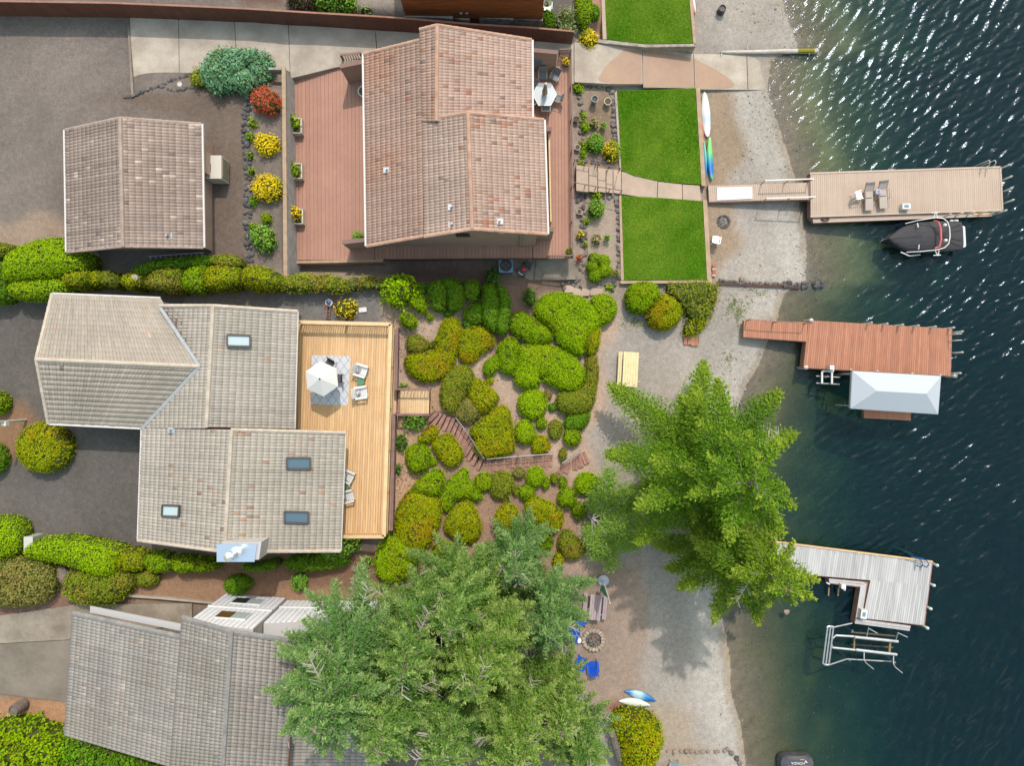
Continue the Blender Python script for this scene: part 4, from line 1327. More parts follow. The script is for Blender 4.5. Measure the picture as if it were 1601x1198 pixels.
HP = thing('path_handrail', 'thin brown handrail on the upper side of the concrete path steps', 'handrail', G(935, 257))
def low_rail(parent, pxs, zb, h, m):
    top = [P(x, y, zb + h) for x, y in pxs]
    q = MB(); q.tube(top, .03, 6); q.build('rail', m, parent, parent.location)
    for a, c in zip(top[:-1], top[1:]):
        for t in (.05, .5, .95):
            p = a.lerp(c, t); q = MB(); q.tube([p, p - Vector((0, 0, h + .3))], .03, 6); q.build('post', m, parent, parent.location)
low_rail(HP, [(897, 249), (934, 256), (972, 263)], 1.7, .9, M['rail_brown'])
HP2 = thing('path_handrail', 'thin brown handrail on the lower side of the concrete path steps', 'handrail', G(935, 292))
low_rail(HP2, [(897, 285), (934, 292), (974, 298)], 1.6, .9, M['rail_brown'])

# ---------------------------------------------------------------- docks
def piling(parent, px, z0=-4.5, z1=1.7, r=.07, m=None, cap=None, lean=None):
    p = P(*px, z0 if lean else .8)
    base = P(*px, .6)
    q = MB(); q.tube([(base.x, base.y, z0), (base.x, base.y, z1)], r, 8)
    o = q.build('piling', m or M['galv'], parent, parent.location)
    if cap:
        q = MB(); q.lathe([(r * 1.3, 0), (r * 1.3, .05), (.02, .2)], (base.x, base.y, z1), 10); q.build('cap', cap, o, parent.location)
def dock(label, loc):
    return thing('dock', label, 'dock', loc)
K1 = dock('long tan dock with two loungers and a moored covered boat', P(1400, 305, .9))
z = .95
boards(K1, P(1267, 271.5, z), P(1563, 262, z), P(1267.5, 338, z), P(1566, 327.5, z), 94, M['dock_tan'])
b = MB(); b.prism([(p.x, p.y) for p in pp([(1266, 270.5), (1564, 260.5), (1567, 329), (1266.5, 339)], .85)], .3, .905); b.build('frame', M['rail_brown'], K1, K1.location)
for a, c in (((1266, 271), (1564, 261)), ((1564, 261), (1567, 328)), ((1267, 338.6), (1567, 328.4))):
    q = MB(); q.bar(P(*a, z + .004), P(*c, z + .004), .12, .06); q.build('edge_board', M['dock_tan'], K1, K1.location)
boards(K1, P(1270, 341, .8), P(1272, 348.5, .8), P(1556, 331, .8), P(1548, 338, .8), 2, M['dock_tan'])
q = MB(); q.prism([(p.x, p.y) for p in pp([(1267, 340), (1556, 330), (1549, 336), (1275, 348)], .75)], .2, .75); q.build('frame', M['rail_brown'], K1, K1.location)
q = MB(); q.bar(P(1521, 333.5, .825), P(1548, 332.5, .825), .24, .05); q.build('plank', M['deck_cedar'], K1, K1.location)
boards(K1, P(1107, 290, z), P(1262, 285.5, z), P(1109, 315, z), P(1264, 311.5, z), 48, M['dock_tan'])
q = MB(); q.prism([(p.x, p.y) for p in pp([(1107, 289.5), (1266, 285), (1266, 312.5), (1108, 317)], .9)], .55, .905); q.build('frame', M['rail_brown'], K1, K1.location)
q = MB(); q.prism(pp([(1121, 293), (1176, 291.5), (1176.5, 310.5), (1121.5, 313)], 1.0), .955, 1.0); q.build('gangplank', M['mat_white'], K1, K1.location)
for pts in ([(1196, 282), (1273, 279.5)], [(1198, 310), (1275, 307.5)]):
    top = [P(x, y, 1.95) for x, y in pts]
    q = MB(); q.bar(top[0], top[1], .08, .05); q.build('rail', M['mat_white'], K1, K1.location)
    for t in (.02, .5, .98):
        p = top[0].lerp(top[1], t); q = MB(); q.bar(p, p - Vector((0, 0, 1.1)), .05, .05); q.build('rail_post', M['cap_pink'], K1, K1.location)
for px in ((1563, 264), (1566, 282), (1567, 300), (1569, 318), (1558, 334), (1545, 335), (1527, 336), (1509, 337), (1491, 338.5), (1473, 340)):
    piling(K1, px, z1=1.5, r=.06, m=M['white'], cap=M['white'])
ladder = [((1534, 264), (1541, 258)), ((1543, 264), (1550, 257.5))]
for a, c in ladder:
    p, e = P(*a, .95), P(a[0] + 1, 258, .95)
    q = MB(); q.tube([p, p + Vector((0, 0, .8)), p + Vector((0, .18, .95)), p + Vector((0, .36, .8)), p + Vector((0, .4, -1.2))], .025, 6); q.build('ladder', M['white'], K1, K1.location)

K2 = dock('red cedar dock beside the pale canopy', P(1370, 545, .9))
boards(K2, P(1264, 501, z), P(1487, 514, z), P(1256, 575, z), P(1485, 588, z), 68, M['dock_red'])
b = MB(); b.prism([(p.x, p.y) for p in pp([(1263, 501), (1488, 514), (1486, 589), (1255, 576)], .85)], .25, .905); b.build('frame', M['tread'], K2, K2.location)
boards(K2, P(1163, 500.5, z), P(1262, 504, z), P(1162, 527, z), P(1261, 534, z), 30, M['dock_red'])
b = MB(); b.prism([(p.x, p.y) for p in pp([(1163, 501), (1264, 504), (1262, 535), (1162, 528)], .85)], .5, .905); b.build('frame', M['tread'], K2, K2.location)
top = [P(x, y, 1.9) for x, y in ((1174, 499.5), (1216, 503), (1265, 505))]
q = MB(); q.tube(top, .035, 6); q.build('rail', M['tread'], K2, K2.location)
for p in top:
    q = MB(); q.bar(p, p - Vector((0, 0, 1.0)), .06, .06); q.build('rail_post', M['tread'], K2, K2.location)
for px in ((1264, 502), (1256, 575), (1487, 588)):
    piling(K2, px, z1=1.05, r=.11, m=M['white'], cap=M['white'])
for px in ((1352, 506.5), (1376, 508), (1400, 509.5), (1424, 511), (1450, 512.5), (1478, 514), (1491, 520), (1491, 552), (1488, 584)):
    piling(K2, px, z1=1.5, r=.06, m=M['white'], cap=M['white'])
for y in (523, 533):
    p = P(1484, y, .95); q = MB(); q.tube([p, p + Vector((0, 0, .75)), p + Vector((.2, 0, .9)), p + Vector((.4, 0, .75)), p + Vector((.45, 0, -1))], .025, 6); q.build('ladder', M['white'], K2, K2.location)
for x, y in ((1372, 580), (1426, 584), (1470, 586), (1330, 578)):
    p = P(x, y, .97); q = MB(); q.box((p.x, p.y, .98), (.16, .05, .07)); q.build('cleat', M['white'], K2, K2.location)

K3 = dock('weathered grey L shaped dock with blue ladder', P(1390, 930, .9))
boards(K3, P(1212, 849, z), P(1457, 880, z), P(1205, 894, z), P(1452, 916, z), 68, M['dock_grey'])
boards(K3, P(1361, 907.5, z), P(1453, 915.5, z), P(1349, 967, z), P(1444, 978, z), 28, M['dock_grey'])
b = MB(); b.prism([(p.x, p.y) for p in pp([(1212, 848), (1458, 879), (1445, 979), (1349, 967), (1360, 908), (1205, 895)], .85)], .25, .9); b.build('frame', M['tread'], K3, K3.location)
q = MB(); q.bar(P(1212, 847.5, .98), P(1458, 878.5, .98), .1, .09); q.build('edge_board', M['cedar_trim'], K3, K3.location)
boards(K3, P(1296, 905, .78), P(1297, 912, .78), P(1352, 910.5, .78), P(1350, 918.5, .78), 2, M['dock_grey'])
boards(K3, P(1346, 917, .78), P(1355, 911, .78), P(1338, 966, .78), P(1348, 967, .78), 2, M['dock_grey'])
boards(K3, P(1339, 968, .78), P(1336, 975.5, .78), P(1424, 979, .78), P(1422, 987.5, .78), 2, M['dock_grey'])
q = MB(); q.prism([(p.x, p.y) for p in pp([(1296, 905), (1360, 910), (1349, 967), (1424, 979), (1422, 987), (1336, 975), (1345, 919), (1296, 913)], .73)], .1, .73); q.build('frame', M['tread'], K3, K3.location)
for px in ((1457, 881), (1452, 912), (1447, 948), (1442, 978)):
    piling(K3, px, z1=1.2, r=.085, m=M['white'], cap=M['white'])
M['blue_pipe'] = mat('blue_pipe', A(30, 100, 170), rough=.4)
for x in (1432, 1441):
    p = P(x, 884, .95); q = MB(); q.tube([p, p + Vector((0, 0, .6)), p + Vector((0, .25, .85)), p + Vector((0, .5, .6)), p + Vector((0, .5, -1))], .035, 6); q.build('ladder', M['blue_pipe'], K3, K3.location)
q = MB(); q.bar(P(1424, 870.5, 1.5), P(1449, 877, 1.5), .05, .05); q.build('ladder', M['blue_pipe'], K3, K3.location)
for x, y in ((1308, 864), (1342, 866), (1370, 870)):
    p = P(x, y, .97); q = MB(); q.box((p.x, p.y, .98), (.16, .05, .07)); q.build('cleat', M['white'], K3, K3.location)

# small red step on the beach
SB = thing('plank_step', 'short red plank step lying on the beach near the red dock', 'step', G(1081, 532))
for i, x in enumerate((1070, 1076, 1081.5, 1087)):
    board('plank', G(x + 2, 525 if i < 2 else 524, .12), G(x + 2, 539 if i < 2 else 541, .12), .24, .1, M['dock_red'], SB)
q = MB(); p = G(1081, 532); q.box((p.x, p.y, p.z + .02), (1.0, .5, .1)); q.build('bearer', M['dark_wood'], SB, SB.location)
# ---------------------------------------------------------------- furniture and small things
M['cushion'] = mat('cushion', A(236, 236, 236), A(92, 100, 116), scale=9, rough=.9, detail=1)
M['sling'] = mat('sling', A(150, 150, 150), A(132, 132, 134), scale=6, rough=.8)
M['sling_tan'] = mat('sling_tan', A(196, 180, 170), rough=.85, fine=.05)
M['frame_pale'] = mat('frame_pale', A(214, 206, 198), rough=.4, metal=.2)
M['blue_plastic'] = mat('blue_plastic', A(10, 92, 216), rough=.45)
M['green_side'] = mat('green_side', A(84, 140, 104), rough=.5)
M['pot_dark'] = mat('pot_dark', A(64, 60, 58), rough=.6)
M['pot_white'] = mat('pot_white', A(216, 208, 196), rough=.6)
M['pot_blue'] = mat('pot_blue', A(120, 150, 180), rough=.4)
M['soil'] = mat('soil', A(120, 104, 70), A(80, 70, 50), scale=20, rough=1)
M['terracotta'] = mat('terracotta', A(190, 110, 80), rough=.8)
M['red'] = mat('red', A(214, 40, 50), rough=.4)
M['red_pad'] = mat('red_pad', A(226, 110, 112), rough=.5)

def adirondack(label, group, m, loc, rz, name='adirondack_chair'):
    """local +X is where the sitter looks"""
    t = thing(name, label, 'chair', loc, rz, group)
    for i in range(5):                                   # seat slats
        q = MB(); q.bar((-.22 + i * .13, -.27, .33 + i * .022), (-.22 + i * .13, .27, .33 + i * .022), .115, .022, up=(-.16, 0, 1)); q.build('seat_slat', m, t)
    for i in range(5):                                   # fan back
        y = (i - 2) * .105
        hgt = .98 - abs(i - 2) * .05
        q = MB(); q.bar((-.24, y * .9, .34), (-.52, y * 1.25, hgt), .098, .022, up=(1, 0, .4)); q.build('back_slat', m, t)
    for s in (-1, 1):
        q = MB(); q.bar((-.40, s * .34, .56), (.36, s * .34, .58), .13, .025); q.build('arm', m, t)
        q = MB(); q.box((.30, s * .30, .28), (.09, .03, .56)); q.build('leg', m, t)
        q = MB(); q.bar((.34, s * .27, .36), (-.55, s * .27, .03), .03, .11); q.build('leg', m, t)
    return t
cw = {}
def deck_chair(px, rz, label, first=[None]):
    p = P(*px, zd)
    if first[0] is None:
        first[0] = adirondack(label, 'white garden chairs on the cedar deck', M['white'], p, rz); return first[0]
    return copy_tree(first[0], p, rz, label)
PIL = []
def pillow(px, rz, label):
    p = P(*px, zd)
    if not PIL:
        q = MB(); q.lathe([(.0, -.06), (.16, -.05), (.2, 0), (.16, .05), (0, .06)], n=4)
        o = q.build('throw_pillow', M['cushion'], smooth=False)
        tag(o, label, 'pillow', 'patterned pillows on the white chairs'); PIL.append(o)
    else:
        o = PIL[0].copy(); COL.objects.link(o); o['label'] = label
    c = Vector((math.cos(rz), math.sin(rz), 0))
    o.location = p + c * -.16 + Vector((0, 0, .52))
    o.rotation_mode = 'QUATERNION'
    n = (c * .85 + Vector((0, 0, .5))).normalized(); sx = c.cross(Vector((0, 0, 1))).normalized(); up = n.cross(sx)
    o.rotation_quaternion = Matrix((sx, up, n)).transposed().to_quaternion() @ Matrix.Rotation(rad(45), 3, 'Z').to_quaternion()
    o.scale = (1.15, 1.15, 1)
for px, rz, l in (((567, 580), rad(-18), 'white garden chair north of the round green table, beside the rug'), ((567, 614), rad(8), 'white garden chair south of the green table beside the rug'),
                  ((546, 744), rad(-25), 'white garden chair half under the eave, north one of the pair'), ((546, 775), rad(14), 'white garden chair half under the eave, south one of the pair')):
    deck_chair(px, rz, l)
    pillow(px, rz, l.replace('white garden chair', 'patterned pillow on the white chair'))
def green_table(px, label):
    p = P(*px, zd)
    t = thing('side_table', label, 'side table', p, 0, 'green side tables on the cedar deck')
    q = MB(); q.lathe([(.24, .42), (.25, .44), (.24, .46)], n=18); q.build('table_top', M['green_side'], t)
    q = MB(); q.lathe([(.17, 0), (.10, .2), (.15, .418)], n=14); q.build('base', M['green_side'], t)
green_table((566, 597), 'round green side table between the two white chairs beside the rug')
green_table((541, 759), 'round green side table between the two white chairs under the eave')

# rug with a lattice print
rm, nt, pb = newmat('rug')
N, L = nt.nodes.new, nt.links.new
geo = N('ShaderNodeNewGeometry'); sx = N('ShaderNodeSeparateXYZ'); L(geo.outputs['Position'], sx.inputs[0])
def math_(op, a, b=None):
    n = N('ShaderNodeMath'); n.operation = op
    for i, v in enumerate((a, b)):
        if v is None: continue
        if isinstance(v, (int, float)): n.inputs[i].default_value = v
        else: L(v, n.inputs[i])
    return n.outputs[0]
u1 = math_('ADD', math_('MULTIPLY', sx.outputs[0], 2.0), math_('MULTIPLY', sx.outputs[1], 1.4))
u2 = math_('SUBTRACT', math_('MULTIPLY', sx.outputs[0], 2.0), math_('MULTIPLY', sx.outputs[1], 1.4))
def line(u): return math_('LESS_THAN', math_('ABSOLUTE', math_('SUBTRACT', math_('FRACT', u), .5)), .05)
ln = math_('MAXIMUM', line(u1), line(u2))
mx = N('ShaderNodeMix'); mx.data_type = 'RGBA'
mx.inputs[6].default_value = (*A(222, 224, 230), 1); mx.inputs[7].default_value = (*A(172, 176, 188), 1)
L(ln, mx.inputs[0]); L(mx.outputs[2], pb.inputs['Base Color']); pb.inputs['Roughness'].default_value = .95
rp = pp([(487.5, 555.5), (548, 557.5), (544, 634), (485.5, 632)], zd + .012)
q = MB(); q.prism(rp, zd + .002, zd + .012); o = q.build('rug', rm, origin=sum(rp, Vector()) / 4); tag(o, 'pale grey outdoor rug with diamond lattice print on the cedar deck', 'rug')
M['rug_band'] = mat('rug_band', A(204, 208, 218), rough=.95)
o.data.materials.append(M['rug_band'])

# white parasol, table and dark chairs beneath it
uc = P(501, 592.5, 8.35)
UM = thing('patio_umbrella', 'white six sided parasol open over the rug on the cedar deck', 'umbrella', (uc.x, uc.y, zd + .02))
q = MB()
hexr = [Vector((uc.x + 1.06 * math.cos(a), uc.y + 1.06 * math.sin(a), 8.02)) for a in [rad(95 + 60 * i) for i in range(6)]]
top = Vector((uc.x, uc.y, 8.5))
vs = [top] + hexr
fs = []
for i in range(6): fs.append((0, 1 + i, 1 + (i + 1) % 6))
q.add(vs, fs)
lo = [p - Vector((0, 0, .09)) for p in hexr]
q.add(hexr + lo, [((i + 1) % 6, i, 6 + i, 6 + (i + 1) % 6) for i in range(6)])
M['canvas'] = mat('canvas', A(246, 246, 244), rough=.85, transl=.2)
cn = q.build('canopy', M['canvas'], UM, UM.location)
q = MB()
for i in range(6): q.bar(top - Vector((0, 0, .03)), hexr[i] - Vector((0, 0, .02)), .02, .02)
q.build('ribs', M['metal'], cn, UM.location)
q = MB(); q.lathe([(.05, 0), (.05, .05), (0, .09)], tuple(top), 8); q.build('finial', M['dark'], UM, UM.location)
q = MB(); q.tube([(uc.x, uc.y, zd + .1), (uc.x, uc.y, 8.48)], .024, 8); q.build('pole', M['metal'], UM, UM.location)
q = MB(); q.lathe([(.28, 0), (.28, .06), (.06, .12), (.04, .3)], (uc.x, uc.y, zd + .013), 16); q.build('base', M['dark'], UM, UM.location)
T2 = thing('patio_table', 'small dark table under the white parasol', 'table', (uc.x, uc.y, zd + .013))
q = MB(); q.lathe([(.55, .68), (.56, .71), (.55, .72)], n=20); q.build('table_top', M['frame_dark'], T2)
for a in range(4):
    q = MB(); q.bar((.36 * math.cos(a * 1.571 + .7), .36 * math.sin(a * 1.571 + .7), 0), (.3 * math.cos(a * 1.571 + .7), .3 * math.sin(a * 1.571 + .7), .69), .03, .03); q.build('leg', M['frame_dark'], T2)
def simple_chair(label, cat, loc, rz, seat_m, frame_m, group=None, arms=True, name='patio_chair', back_h=.92):
    """sling chair: seat, reclined back, tube frame"""
    t = thing(name, label, cat, loc, rz, group)
    q = MB(); q.bar((-.22, 0, .40), (.24, 0, .44), .46, .03); q.build('seat', seat_m, t)
    q = MB(); q.bar((-.22, 0, .41), (-.42, 0, back_h), .46, .03, up=(1, 0, .3)); q.build('backrest', seat_m, t)
    for s in (-1, 1):
        y = s * .25
        q = MB(); q.tube([(.27, y, 0), (.25, y, .43), (-.23, y, .40), (-.44, y, back_h + .02)], .018, 5); q.build('side_frame', frame_m, t)
        if arms:
            q = MB(); q.tube([(.24, y * 1.12, .43), (.24, y * 1.15, .62), (-.32, y * 1.15, .64)], .02, 5); q.build('arm', frame_m, t)
        q = MB(); q.tube([(-.22, y, .4), (-.34, y, 0)], .018, 5); q.build('leg', frame_m, t)
    return t
c0 = simple_chair('dark folding chair showing at the north east edge of the white parasol', 'chair', P(517, 571, zd + .013), rad(-120), M['frame_dark'], M['dark'], 'dark chairs under the parasol', arms=False)
copy_tree(c0, P(530, 592, zd + .013), rad(180), 'dark folding chair showing at the east edge of the white parasol')

# dining set on the lake side deck
tc = P(851.5, 147, 3.62)
DT = thing('dining_table', 'six sided glass patio table with folded beige parasol in the middle', 'table', (tc.x, tc.y, 2.9))
M['glass_top'] = mat('glass_top', A(206, 218, 228), rough=.12, spec=.8)
q = MB(); hx = [(.80 * math.cos(rad(60 * i)), .86 * math.sin(rad(60 * i))) for i in range(6)]; q.prism(hx, .70, .715); q.build('table_top', M['glass_top'], DT)
q = MB()
for i in range(6): q.bar((*hx[i], .72), (*hx[(i + 1) % 6], .72), .035, .03)
q.build('rim', M['frame_pale'], DT)
for i in range(4):
    a = rad(45 + 90 * i); q = MB(); q.tube([(.6 * math.cos(a), .6 * math.sin(a), 0), (.42 * math.cos(a), .42 * math.sin(a), .70)], .025, 6); q.build('leg', M['frame_pale'], DT)
M['beige_canvas'] = mat('beige_canvas', A(206, 182, 160), A(186, 160, 138), scale=8, rough=.9)
FU = thing('folded_parasol', 'folded beige parasol standing through the glass patio table', 'umbrella', (tc.x, tc.y, 2.9))
q = MB(); q.tube([(0, 0, 0), (0, 0, 2.3)], .022, 8); q.build('pole', M['frame_pale'], FU)
q = MB(); n = 12; prf = [(.05, 2.32), (.09, 2.2), (.12, 1.7), (.17, 1.15), (.19, .95)]
vs, fs = [], []
for r_, z_ in prf[::-1]:
    for k in range(n):
        a = 2 * math.pi * k / n; rr = r_ * (1.12 if k % 2 else .84); vs.append((rr * math.cos(a), rr * math.sin(a), z_))
for i in range(len(prf) - 1):
    for k in range(n): fs.append((i * n + k, i * n + (k + 1) % n, (i + 1) * n + (k + 1) % n, (i + 1) * n + k))
q.add(vs, fs); q.build('canopy', M['beige_canvas'], FU)
q = MB(); q.lathe([(.10, 2.25), (.11, 2.3), (.05, 2.4), (0, 2.42)], n=10); q.build('cap', M['white'], FU)
dch = None
for px, a, l in (((848, 122), -90, 'grey sling chair at the north side of the glass patio table'), ((867, 124), -115, 'grey sling chair at the north east side of the glass table by the railing'),
                 ((871, 157), 165, 'sling chair turned out at the east side of the glass patio table'), ((853, 172), 90, 'sling chair at the south side of the glass patio table'),
                 ((837, 160), 30, 'sling chair at the south west of the glass table, partly under the eave'), ((836, 136), -20, 'sling chair at the west of the glass table, mostly under the eave')):
    if dch is None:
        dch = simple_chair(l, 'chair', P(*px, 2.95) - Vector((0, 0, .05)), rad(a), M['sling'], M['frame_pale'], 'sling chairs around the glass table')
    else:
        copy_tree(dch, P(*px, 2.9), rad(a), l)
# things hung on the privacy wall
p = P(841, 98.5, 4.2)
o = MB(); o.box((0, 0, 0), (.45, .1, .5)); 
for k in range(3): o.box((0, -.07, -.15 + k * .16), (.42, .06, .03))
M['blue_grey'] = mat('blue_grey', A(120, 146, 170), rough=.6)
ob = o.build('wall_shelf', M['blue_grey']); ob.location = (p.x, p.y + .06, 4.2); tag(ob, 'blue grey shelf hung on the privacy wall above the dining set', 'shelf')
p = P(855.5, 98.5, 4.2); o = MB(); o.lathe([(.19, -.02), (.2, 0), (.17, .02), (0, .025)], n=18); ob = o.build('wall_plaque', M['white']); ob.rotation_euler = (rad(90), 0, 0); ob.location = (p.x, p.y + .09, 4.2); tag(ob, 'white round plaque on the privacy wall beside the blue shelf', 'plaque')

# loungers and white chair on the tan dock
def lounger(label, loc, rz, group):
    t = thing('sun_lounger', label, 'lounger', loc, rz, group)
    q = MB(); q.bar((-.35, 0, .36), (.42, 0, .36), .55, .03); q.build('seat', M['sling_tan'], t)
    q = MB(); q.bar((.42, 0, .36), (.95, 0, .30), .55, .03); q.build('leg_rest', M['sling_tan'], t)
    q = MB(); q.bar((-.35, 0, .37), (-.85, 0, .72), .55, .03); q.build('backrest', M['sling_tan'], t)
    q = MB(); q.bar((-.72, 0, .645), (-.86, 0, .745), .5, .05); q.build('head_pad', M['sling'], t)
    q = MB(); q.bar((.10, 0, .385), (.14, 0, .385), .40, .02); q.build('strap', M['dark_wood'], t)
    for s in (-1, 1):
        y = s * .3
        q = MB(); q.tube([(.95, y, .3), (.4, y, .36), (-.35, y, .36), (-.88, y, .74)], .02, 5); q.build('side_frame', M['rail_brown'], t)
        q = MB(); q.tube([(.35, y, 0), (.30, y * 1.15, .58), (-.25, y * 1.15, .6), (-.3, y, 0)], .02, 5); q.build('arm', M['rail_brown'], t)
    return t
lg = lounger('tan sun lounger next to the white plastic chair on the dock', P(1354.5, 309, .95), rad(-86), 'loungers on the tan dock')
copy_tree(lg, P(1376, 306, .95), rad(-84), 'tan sun lounger on the side away from the white plastic chair')
st = thing('side_table', 'small pale blue table between the two tan sun loungers', 'side table', P(1368.5, 302.5, .95))
q = MB(); q.lathe([(.21, .44), (.22, .47), (.2, .48)], n=16); q.build('table_top', mat('pale_blue', A(176, 180, 206), rough=.4), st)
for a in range(3):
    q = MB(); q.bar((.17 * math.cos(a * 2.09), .17 * math.sin(a * 2.09), 0), (.12 * math.cos(a * 2.09), .12 * math.sin(a * 2.09), .45), .025, .025); q.build('leg', M['dark_wood'], st)
def plastic_chair(label, loc, rz, first=[None]):
    if first[0] is not None:
        return copy_tree(first[0], loc, rz, label)
    t = thing('plastic_chair', label, 'chair', loc, rz, 'white plastic chairs'); first[0] = t
    m = M['white_plastic']
    q = MB(); q.prism([(-.2, -.2), (.22, -.24), (.27, -.15), (.27, .15), (.22, .24), (-.2, .2)], .40, .435); q.build('seat', m, t)
    q = MB(); q.bar((-.2, 0, .42), (-.34, 0, .86), .40, .03, up=(1, 0, .3)); q.build('backrest', m, t)
    for s in (-1, 1):
        q = MB(); q.tube([(.22, s * .26, .43), (.2, s * .28, .64), (-.27, s * .26, .66)], .028, 6); q.build('arm', m, t)
        q = MB(); q.bar((.22, s * .22, .41), (.26, s * .26, 0), .05, .04); q.build('leg', m, t)
        q = MB(); q.bar((-.2, s * .2, .41), (-.3, s * .24, 0), .05, .04); q.build('leg', m, t)
    return t
plastic_chair('white plastic chair on the tan dock beside the loungers', P(1337, 308.5, .95), rad(15))
plastic_chair('white plastic chair on the beach below the south lawn', G(1116.5, 377), rad(80))
plastic_chair('white plastic chair by the cedar house at the top edge', G(856, 16), rad(-95))
bx = MB(); p = P(1412.5, 324.5, .95); bx.box((p.x, p.y, 1.15), (.55, .38, .38)); ob = bx.build('dock_box', M['white'], origin=(p.x, p.y, .96)); tag(ob, 'white dock box with dark panel near the covered boat', 'dock box')
q = MB(); q.box((0, 0, .385), (.32, .2, .012)); q.build('panel', M['blue_grey'], ob)
bx = MB(); p = P(1346, 958, .78); bx.box((p.x, p.y, 1.0), (.42, .62, .44), rz=rad(-8)); ob = bx.build('dock_box', M['white'], origin=(p.x, p.y, .781)); tag(ob, 'white dock box with dark panel on the grey dock', 'dock box')
q = MB(); q.box((0, 0, .455), (.2, .3, .012), rz=rad(-8)); q.build('panel', M['blue_grey'], ob)
q = MB()
rp = [P(1290, 343, .84) + Vector((.28 * math.cos(a * .6) * (1 - a * .004), .1 * math.sin(a * .6), .01 + a * .002)) for a in range(40)]
q.tube(rp, .03, 5); ob = q.build('rope_coil', M['dark_wood'], origin=rp[0]); tag(ob, 'dark coil of rope on the lower ledge of the tan dock', 'rope')

# ---------------------------------------------------------------- boats
def loft_boat(name, secs, m, parent, origin=None):
    n = len(secs[0]); vs = [p for s_ in secs for p in s_]
    fs = []
    for i in range(len(secs) - 1):
        for k in range(n - 1): fs.append((i * n + k, i * n + k + 1, (i + 1) * n + k + 1, (i + 1) * n + k))
    fs.append(tuple(range(n))); fs.append(tuple(reversed(range((len(secs) - 1) * n, len(secs) * n))))
    b = MB(); b.add(vs, fs); return b.build(name, m, parent, origin, smooth=False)
bw, bs = P(1388, 374, .8), P(1505, 368, .9)
BT = thing('motor_boat', 'motor boat under a black cover with white tower and red band', 'boat', ((bw.x + bs.x) / 2, (bw.y + bs.y) / 2, 0), math.atan2(bs.y - bw.y, bs.x - bw.x))
Lb = (bs - bw).length
M['cover'] = mat('cover', A(64, 62, 68), A(54, 52, 58), scale=2.5, rough=.8, bump=.5, bscale=2.2, stretch=(1, 3, 1))
M['hull'] = mat('hull', A(70, 60, 70), rough=.3)
xs = [-.5, -.44, -.36, -.25, -.1, .08, .28, .42, .5]
wd = [.02, .30, .60, .88, 1.02, 1.06, 1.04, 1.0, .97]
tp = [.98, 1.0, 1.08, 1.2, 1.42, 1.45, 1.2, 1.05, .98]
loft_boat('hull', [[(x * Lb, -w, .78), (x * Lb, -w * .8, .1), (x * Lb, -w * .3, -.25), (x * Lb, w * .3, -.25), (x * Lb, w * .8, .1), (x * Lb, w, .78)] for x, w in zip(xs, wd)], M['hull'], BT)
secs = []
for x, w, h in zip(xs, wd, tp):
    w2 = w * 1.03
    secs.append([(x * Lb, w2 * math.cos(math.pi * k / 10), .72 + (h - .72) * (math.sin(math.pi * k / 10) ** .55)) for k in range(11)])
cv = loft_boat('cover', secs, M['cover'], BT)
for y0, y1 in ((.75, .12), (.35, .05), (-.35, -.05), (-.75, -.12)):
    q = MB(); q.tube([(.47 * Lb, y0, 1.02), (.35 * Lb, y0 * .75, 1.14), (.17 * Lb, y1, 1.38)], .02, 5); q.build('seam', M['cover'], cv)
q = MB(); q.tube([(-.5 * Lb, 0, 1.0), (-.25 * Lb, 0, 1.22), (-.1 * Lb, 0, 1.44)], .012, 5); q.build('seam', M['hull'], cv)
tw = [(-.27, 1.0, .95), (-.15, 1.08, 1.5), (.02, 1.1, 2.0), (.10, 1.0, 2.15), (.15, .75, 2.2), (.17, .3, 2.22), (.17, 0, 2.22)]
tw = tw + [(x, -y, z_) for x, y, z_ in tw[::-1][1:]]
q = MB(); q.tube([(x * Lb, y, z_) for x, y, z_ in tw], .036, 8); tower = q.build('tower', M['white'], BT)
rdp = [(.02, .95, 1.75), (.07, .85, 1.85), (.09, .4, 1.9), (.09, -.4, 1.9), (.07, -.85, 1.85), (.02, -.95, 1.75)]
q = MB(); q.tube([(x * Lb, y, z_) for x, y, z_ in rdp], .07, 8); q.build('tower_band', M['red_pad'], tower)
for y in (.55, -.5):
    q = MB(); q.lathe([(.1, -.08), (.12, 0), (.08, .1), (0, .12)], (.125 * Lb, y, 2.1), 10); q.build('speaker', M['white'], tower)
for s in (-1, 1):
    q = MB(); q.tube([(.0 * Lb, s * 1.08, 1.9), (.03 * Lb, s * 1.5, 1.95)], .03, 6); q.tube([(.05 * Lb, s * 1.08, 1.95), (.035 * Lb, s * 1.5, 1.95)], .03, 6); q.box((.02 * Lb, s * 1.45, 1.95), (.5, .05, .06)); q.build('board_rack', M['white'], tower)
    q = MB(); q.tube([(-.16 * Lb, s * .9, 1.42), (-.16 * Lb, s * .6, 1.5)], .04, 6); q.build('mirror_arm', M['white'], tower)
q = MB(); q.prism([(.49 * Lb, -.75), (.585 * Lb, -.75), (.60 * Lb, -.65), (.60 * Lb, .65), (.585 * Lb, .75), (.49 * Lb, .75)], .34, .42); pf = q.build('swim_platform', M['white'], BT)
q = MB(); q.prism([(.505 * Lb, -.62), (.57 * Lb, -.62), (.57 * Lb, .62), (.505 * Lb, .62)], .421, .43); q.build('pad', M['blue_grey'], pf)
q = MB(); q.tube([(-.33 * Lb, -.95, .8), (-.2 * Lb, -1.2, .6), (-.05 * Lb, -1.15, .6)], .05, 6); q.build('fender', M['white'], BT)
q = MB(); q.tube([(.36 * Lb, 1.1, .7), (.47 * Lb, 1.08, .72)], .07, 8); q.build('fender', M['white'], BT)

